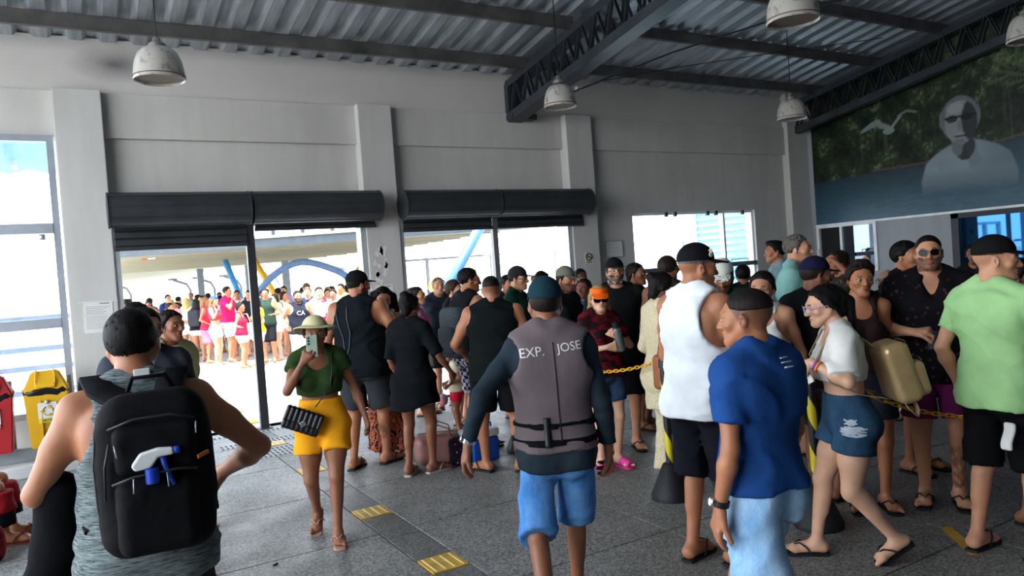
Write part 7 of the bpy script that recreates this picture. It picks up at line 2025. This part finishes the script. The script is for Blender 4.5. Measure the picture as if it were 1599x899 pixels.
far('man in dark green tank and black shorts right of the black post', 3.90, 18.1, 1.74, 'm', -12, 'tan', '#26382f', '#1a1b20', .27, slv=0, arms=(dict(w=(.0, .14, -.16), e=(.5, -.5, -.8)), dict(w=(.0, .14, -.16), e=(.5, -.5, -.8))))
far('woman in sunglasses and cream top with pale shorts', 4.17, 18.4, 1.58, 'f', -50, 'light', '#efe6da', '#cfe0ea', .42, hair='long', slv=0, glasses=dict())
far('woman with loose dark hair and sand coloured top', 4.6, 19.3, 1.62, 'f', 55, 'tan', '#d9c5a6', '#c0c8cf', hair='long', slv=0)
ink = far('bearded man in sunglasses and black lettered tank at the front of the outdoor queue', 3.74, 14.6, 1.65, 'm', 16, 'tan', '#20222c', '#e4e4e2', .30, slv=0, lod=1, w=1.15, beard=.9, glasses=dict())
far('tall man in dark navy tank looking at the camera', 4.32, 16.0, 1.70, 'm', -10, 'light', '#222b45', '#d5d5d2', slv=0, beard=.4, hcol='#5a4632')
red_ = far('man in sunglasses and red and white tank', 4.25, 14.9, 1.69, 'm', 4, 'light', '#c92735', '#d7d7d4', slv=0, lod=1, glasses=dict(), kind='block', k2='#ecebea')
far('man with short beard in dusty blue tee near the middle pillar', 5.09, 16.7, 1.60, 'm', -20, 'tan', '#6d86a8', '#7f7f84', beard=.5)
far('woman in peach top near the right edge of the second doorway', 5.6, 18.9, 1.60, 'f', 20, 'tan', '#eab79b', '#d9d3c7', hair='tied', slv=0)
far('dark haired man in charcoal tee just left of the black cap', 5.27, 15.5, 1.56, 'm', 40, 'tan', '#33343c', '#33343c')
# heads further back: looks vary, each with a label of its own
rr = random.Random(11)
TOPS = [('white', '#e9e8e6'), ('sky blue', '#9cc3e2'), ('coral', '#e2705c'), ('black', '#1e1e22'), ('lemon', '#efd765'), ('pink', '#e597b4'), ('sage green', '#92a985'), ('grey', '#8b8e94'), ('navy', '#2a3358'), ('orange', '#e58a3c'), ('lilac', '#b7a3d6'), ('turquoise', '#4fb3b4')]
BOTS = [('white', '#e6e5e1'), ('denim', '#7d9fc4'), ('khaki', '#b5a27c'), ('black', '#202126'), ('pink', '#d98aa3'), ('navy', '#2d3860')]
spots = [(.75, 25.5), (1.5, 26.3), (2.1, 27.2), (2.9, 26.1), (3.4, 27.0), (3.2, 24.0), (3.7, 25.4), (4.2, 26.4), (4.4, 24.4), (4.9, 23.2), (3.1, 22.4), (3.6, 22.6), (2.2, 21.4), (5.0, 21.6), (5.4, 22.6), (5.5, 20.8), (4.9, 18.2), (5.5, 17.4), (6.0, 19.8), (6.3, 21.2), (6.6, 18.9), (6.9, 20.2), (7.2, 22.2), (5.9, 24.6), (1.0, 24.0), (1.7, 21.7), (3.95, 20.3), (4.4, 20.6), (7.3, 16.1), (7.8, 17.3), (8.4, 16.6), (7.0, 15.0), (9.3, 13.6), (10.1, 14.2), (10.6, 13.2), (11.2, 14.6), (9.8, 15.6)]
combo = [(a, b) for a in range(len(TOPS)) for b in range(len(BOTS)) if TOPS[a][0] != BOTS[b][0]]; rr.shuffle(combo)
HAIRS = {'f': [('long dark hair', 'long', '#1a120e'), ('tied brown hair', 'tied', '#3b2618'), ('long fair hair', 'long', '#9c8052'), ('a dark bun', 'bun', '#17100d')], 'm': [('short black hair', 'short', '#120e0c'), ('cropped brown hair', 'buzz', '#38281c'), ('short grey hair', 'short', '#6a6763')]}
for k, (x, y) in enumerate(spots):
    a, b = combo[k]; sex = rr.choice('mf'); hn, hst, hc_ = rr.choice(HAIRS[sex])
    lab = 'distant %s with %s in %s top and %s shorts, outdoor queue' % ('man' if sex == 'm' else 'woman', hn, TOPS[a][0], BOTS[b][0])
    far(lab, x, y, rr.uniform(1.66, 1.80) if sex == 'm' else rr.uniform(1.56, 1.68), sex, rr.uniform(-80, 80) if rr.random() < .6 else rr.uniform(100, 260), rr.choice(['tan', 'light', 'brown', 'tan']), TOPS[a][1], BOTS[b][1], rr.choice([.30, .38, .42]), hst, hc_, slv=0 if sex == 'f' and rr.random() < .6 else .55)
# added dark figures, right corner, standing in for reflections in the glass door
for k, (x, y, H, lab, st, hc_) in enumerate(((8.0, 4.0, 1.72, 'dim figure with short black hair near the glass door, behind the black cap', 'short', '#0d0b0b'), (8.9, 4.7, 1.66, 'dim woman with dark bun near the glass door, left of the black cap', 'bun', '#0d0b0b'), (6.9, 3.0, 1.66, 'dim figure with long dark hair between the floral shirt and the green tee', 'long', '#120e0c'), (9.4, 4.0, 1.75, 'dim man with cropped hair near the glass door at the far right', 'buzz', '#15110f'))):
    make_person(lab, x, y, 30*k-40, H, 'f' if st in ('bun', 'long') else 'm', 1.0, 'brown', 2, hair=dict(style=st, col=hc_, t=.014), top=dict(mat=cloth('#18191d'), sleeve=.55, hem=.47), bottom=dict(mat=cloth('#1e2026'), hem=.3), shoes=None)
# things carried outside
c = (.0, .19, 1.12); o = carry(bpw, 'daypack', 'small dark backpack on the woman in black outdoors', 'backpack', c)
soft('pack_body', lambda X, Y, Z: rbox(X, Y, Z, (.15, .09, .21), .07), (-.2, -.13, -.25), (.2, .13, .25), .02, cloth('#34363b'), o)
c = (.20, -.05, .80); o = carry(tote, 'tote_bag', 'cream cotton tote bag on the shoulder of the short woman in red vest', 'bag', c)
soft('bag_body', lambda X, Y, Z: rbox(X, Y, Z, (.05, .17, .19), .04), (-.09, -.22, -.24), (.09, .22, .24), .02, cloth('#ddd3bd'), o)
ribbon(o, [(0, -.1, .18), (-.04, -.04, .40), (-.04, .04, .40), (0, .1, .18)], .012, .006, cloth('#ddd3bd'), 'bag_handle', 6)
decal(ink, 'CA', .12, (0, -.3, 1.22), M_PRINT, back=False)
# ------------------------------------------------------------------ bottom left corner: seated figure's feet and a weathered column
seat = make_person('seated person at the left edge, only sandals and dark trousers in view', -.93, 6.72, 82, 1.62, 'f', 1.0, 'tan', 1, drop=.27, feet=(dict(p=(.05, .235, 0)), dict(p=(.06, .26, 0))), hair=dict(style='long', col='#15100e'),
  top=dict(mat=cloth('#8f1a22'), sleeve=.6, hem=.5), bottom=dict(mat=cloth('#131316'), hem=.09, flare=.03), shoes=FL('#7b2a24'), arms=(dict(w=(.0, .17, -.20)), dict(w=(.0, .17, -.20))))
bn = empty('bench', (-1.02, 6.74, 0), 0, 'low dark bench at the left edge under the seated person', 'bench')
m = MB(); m.bbox(-.35, .12, -.4, .4, .34, .40, .01); m.build('seat', plain('bench_wood', '#4a3a30', .6), bn)
for x in (-.3, .06):
    for y in (-.33, .33): m = MB(); m.bbox(x-.025, x+.025, y-.025, y+.025, 0, .34, .004); m.build('leg', M_STEEL, bn)
cl_ = empty('column', (-.83, 8.25, 0), 0, 'weathered pale column at the very left edge of the picture', 'column')
m = MB(); m.bbox(-.13, .13, -.13, .13, 0, .75, .01); m.build('column_shaft', plain('mossy_paint', '#a9a692', .85, var=.35, nscale=7), cl_); m = MB(); m.bbox(-.17, .17, -.17, .17, 0, .07, .01); m.build('column_foot', M_PIER, cl_)
rb = empty('red_sack', (-.68, 6.28, 0), .3, 'dark red and black bundle on the floor by the seated sandals', 'bag')
soft('sack_body', lambda X, Y, Z: rbox(X, Y, Z-.13, (.14, .12, .13), .07)-.012*fold_noise(X, Y, Z, 4, 1.4), (-.2, -.18, -.02), (.2, .18, .3), .012, cloth('#7a1420', 'tiedye', '#16161a'), rb)
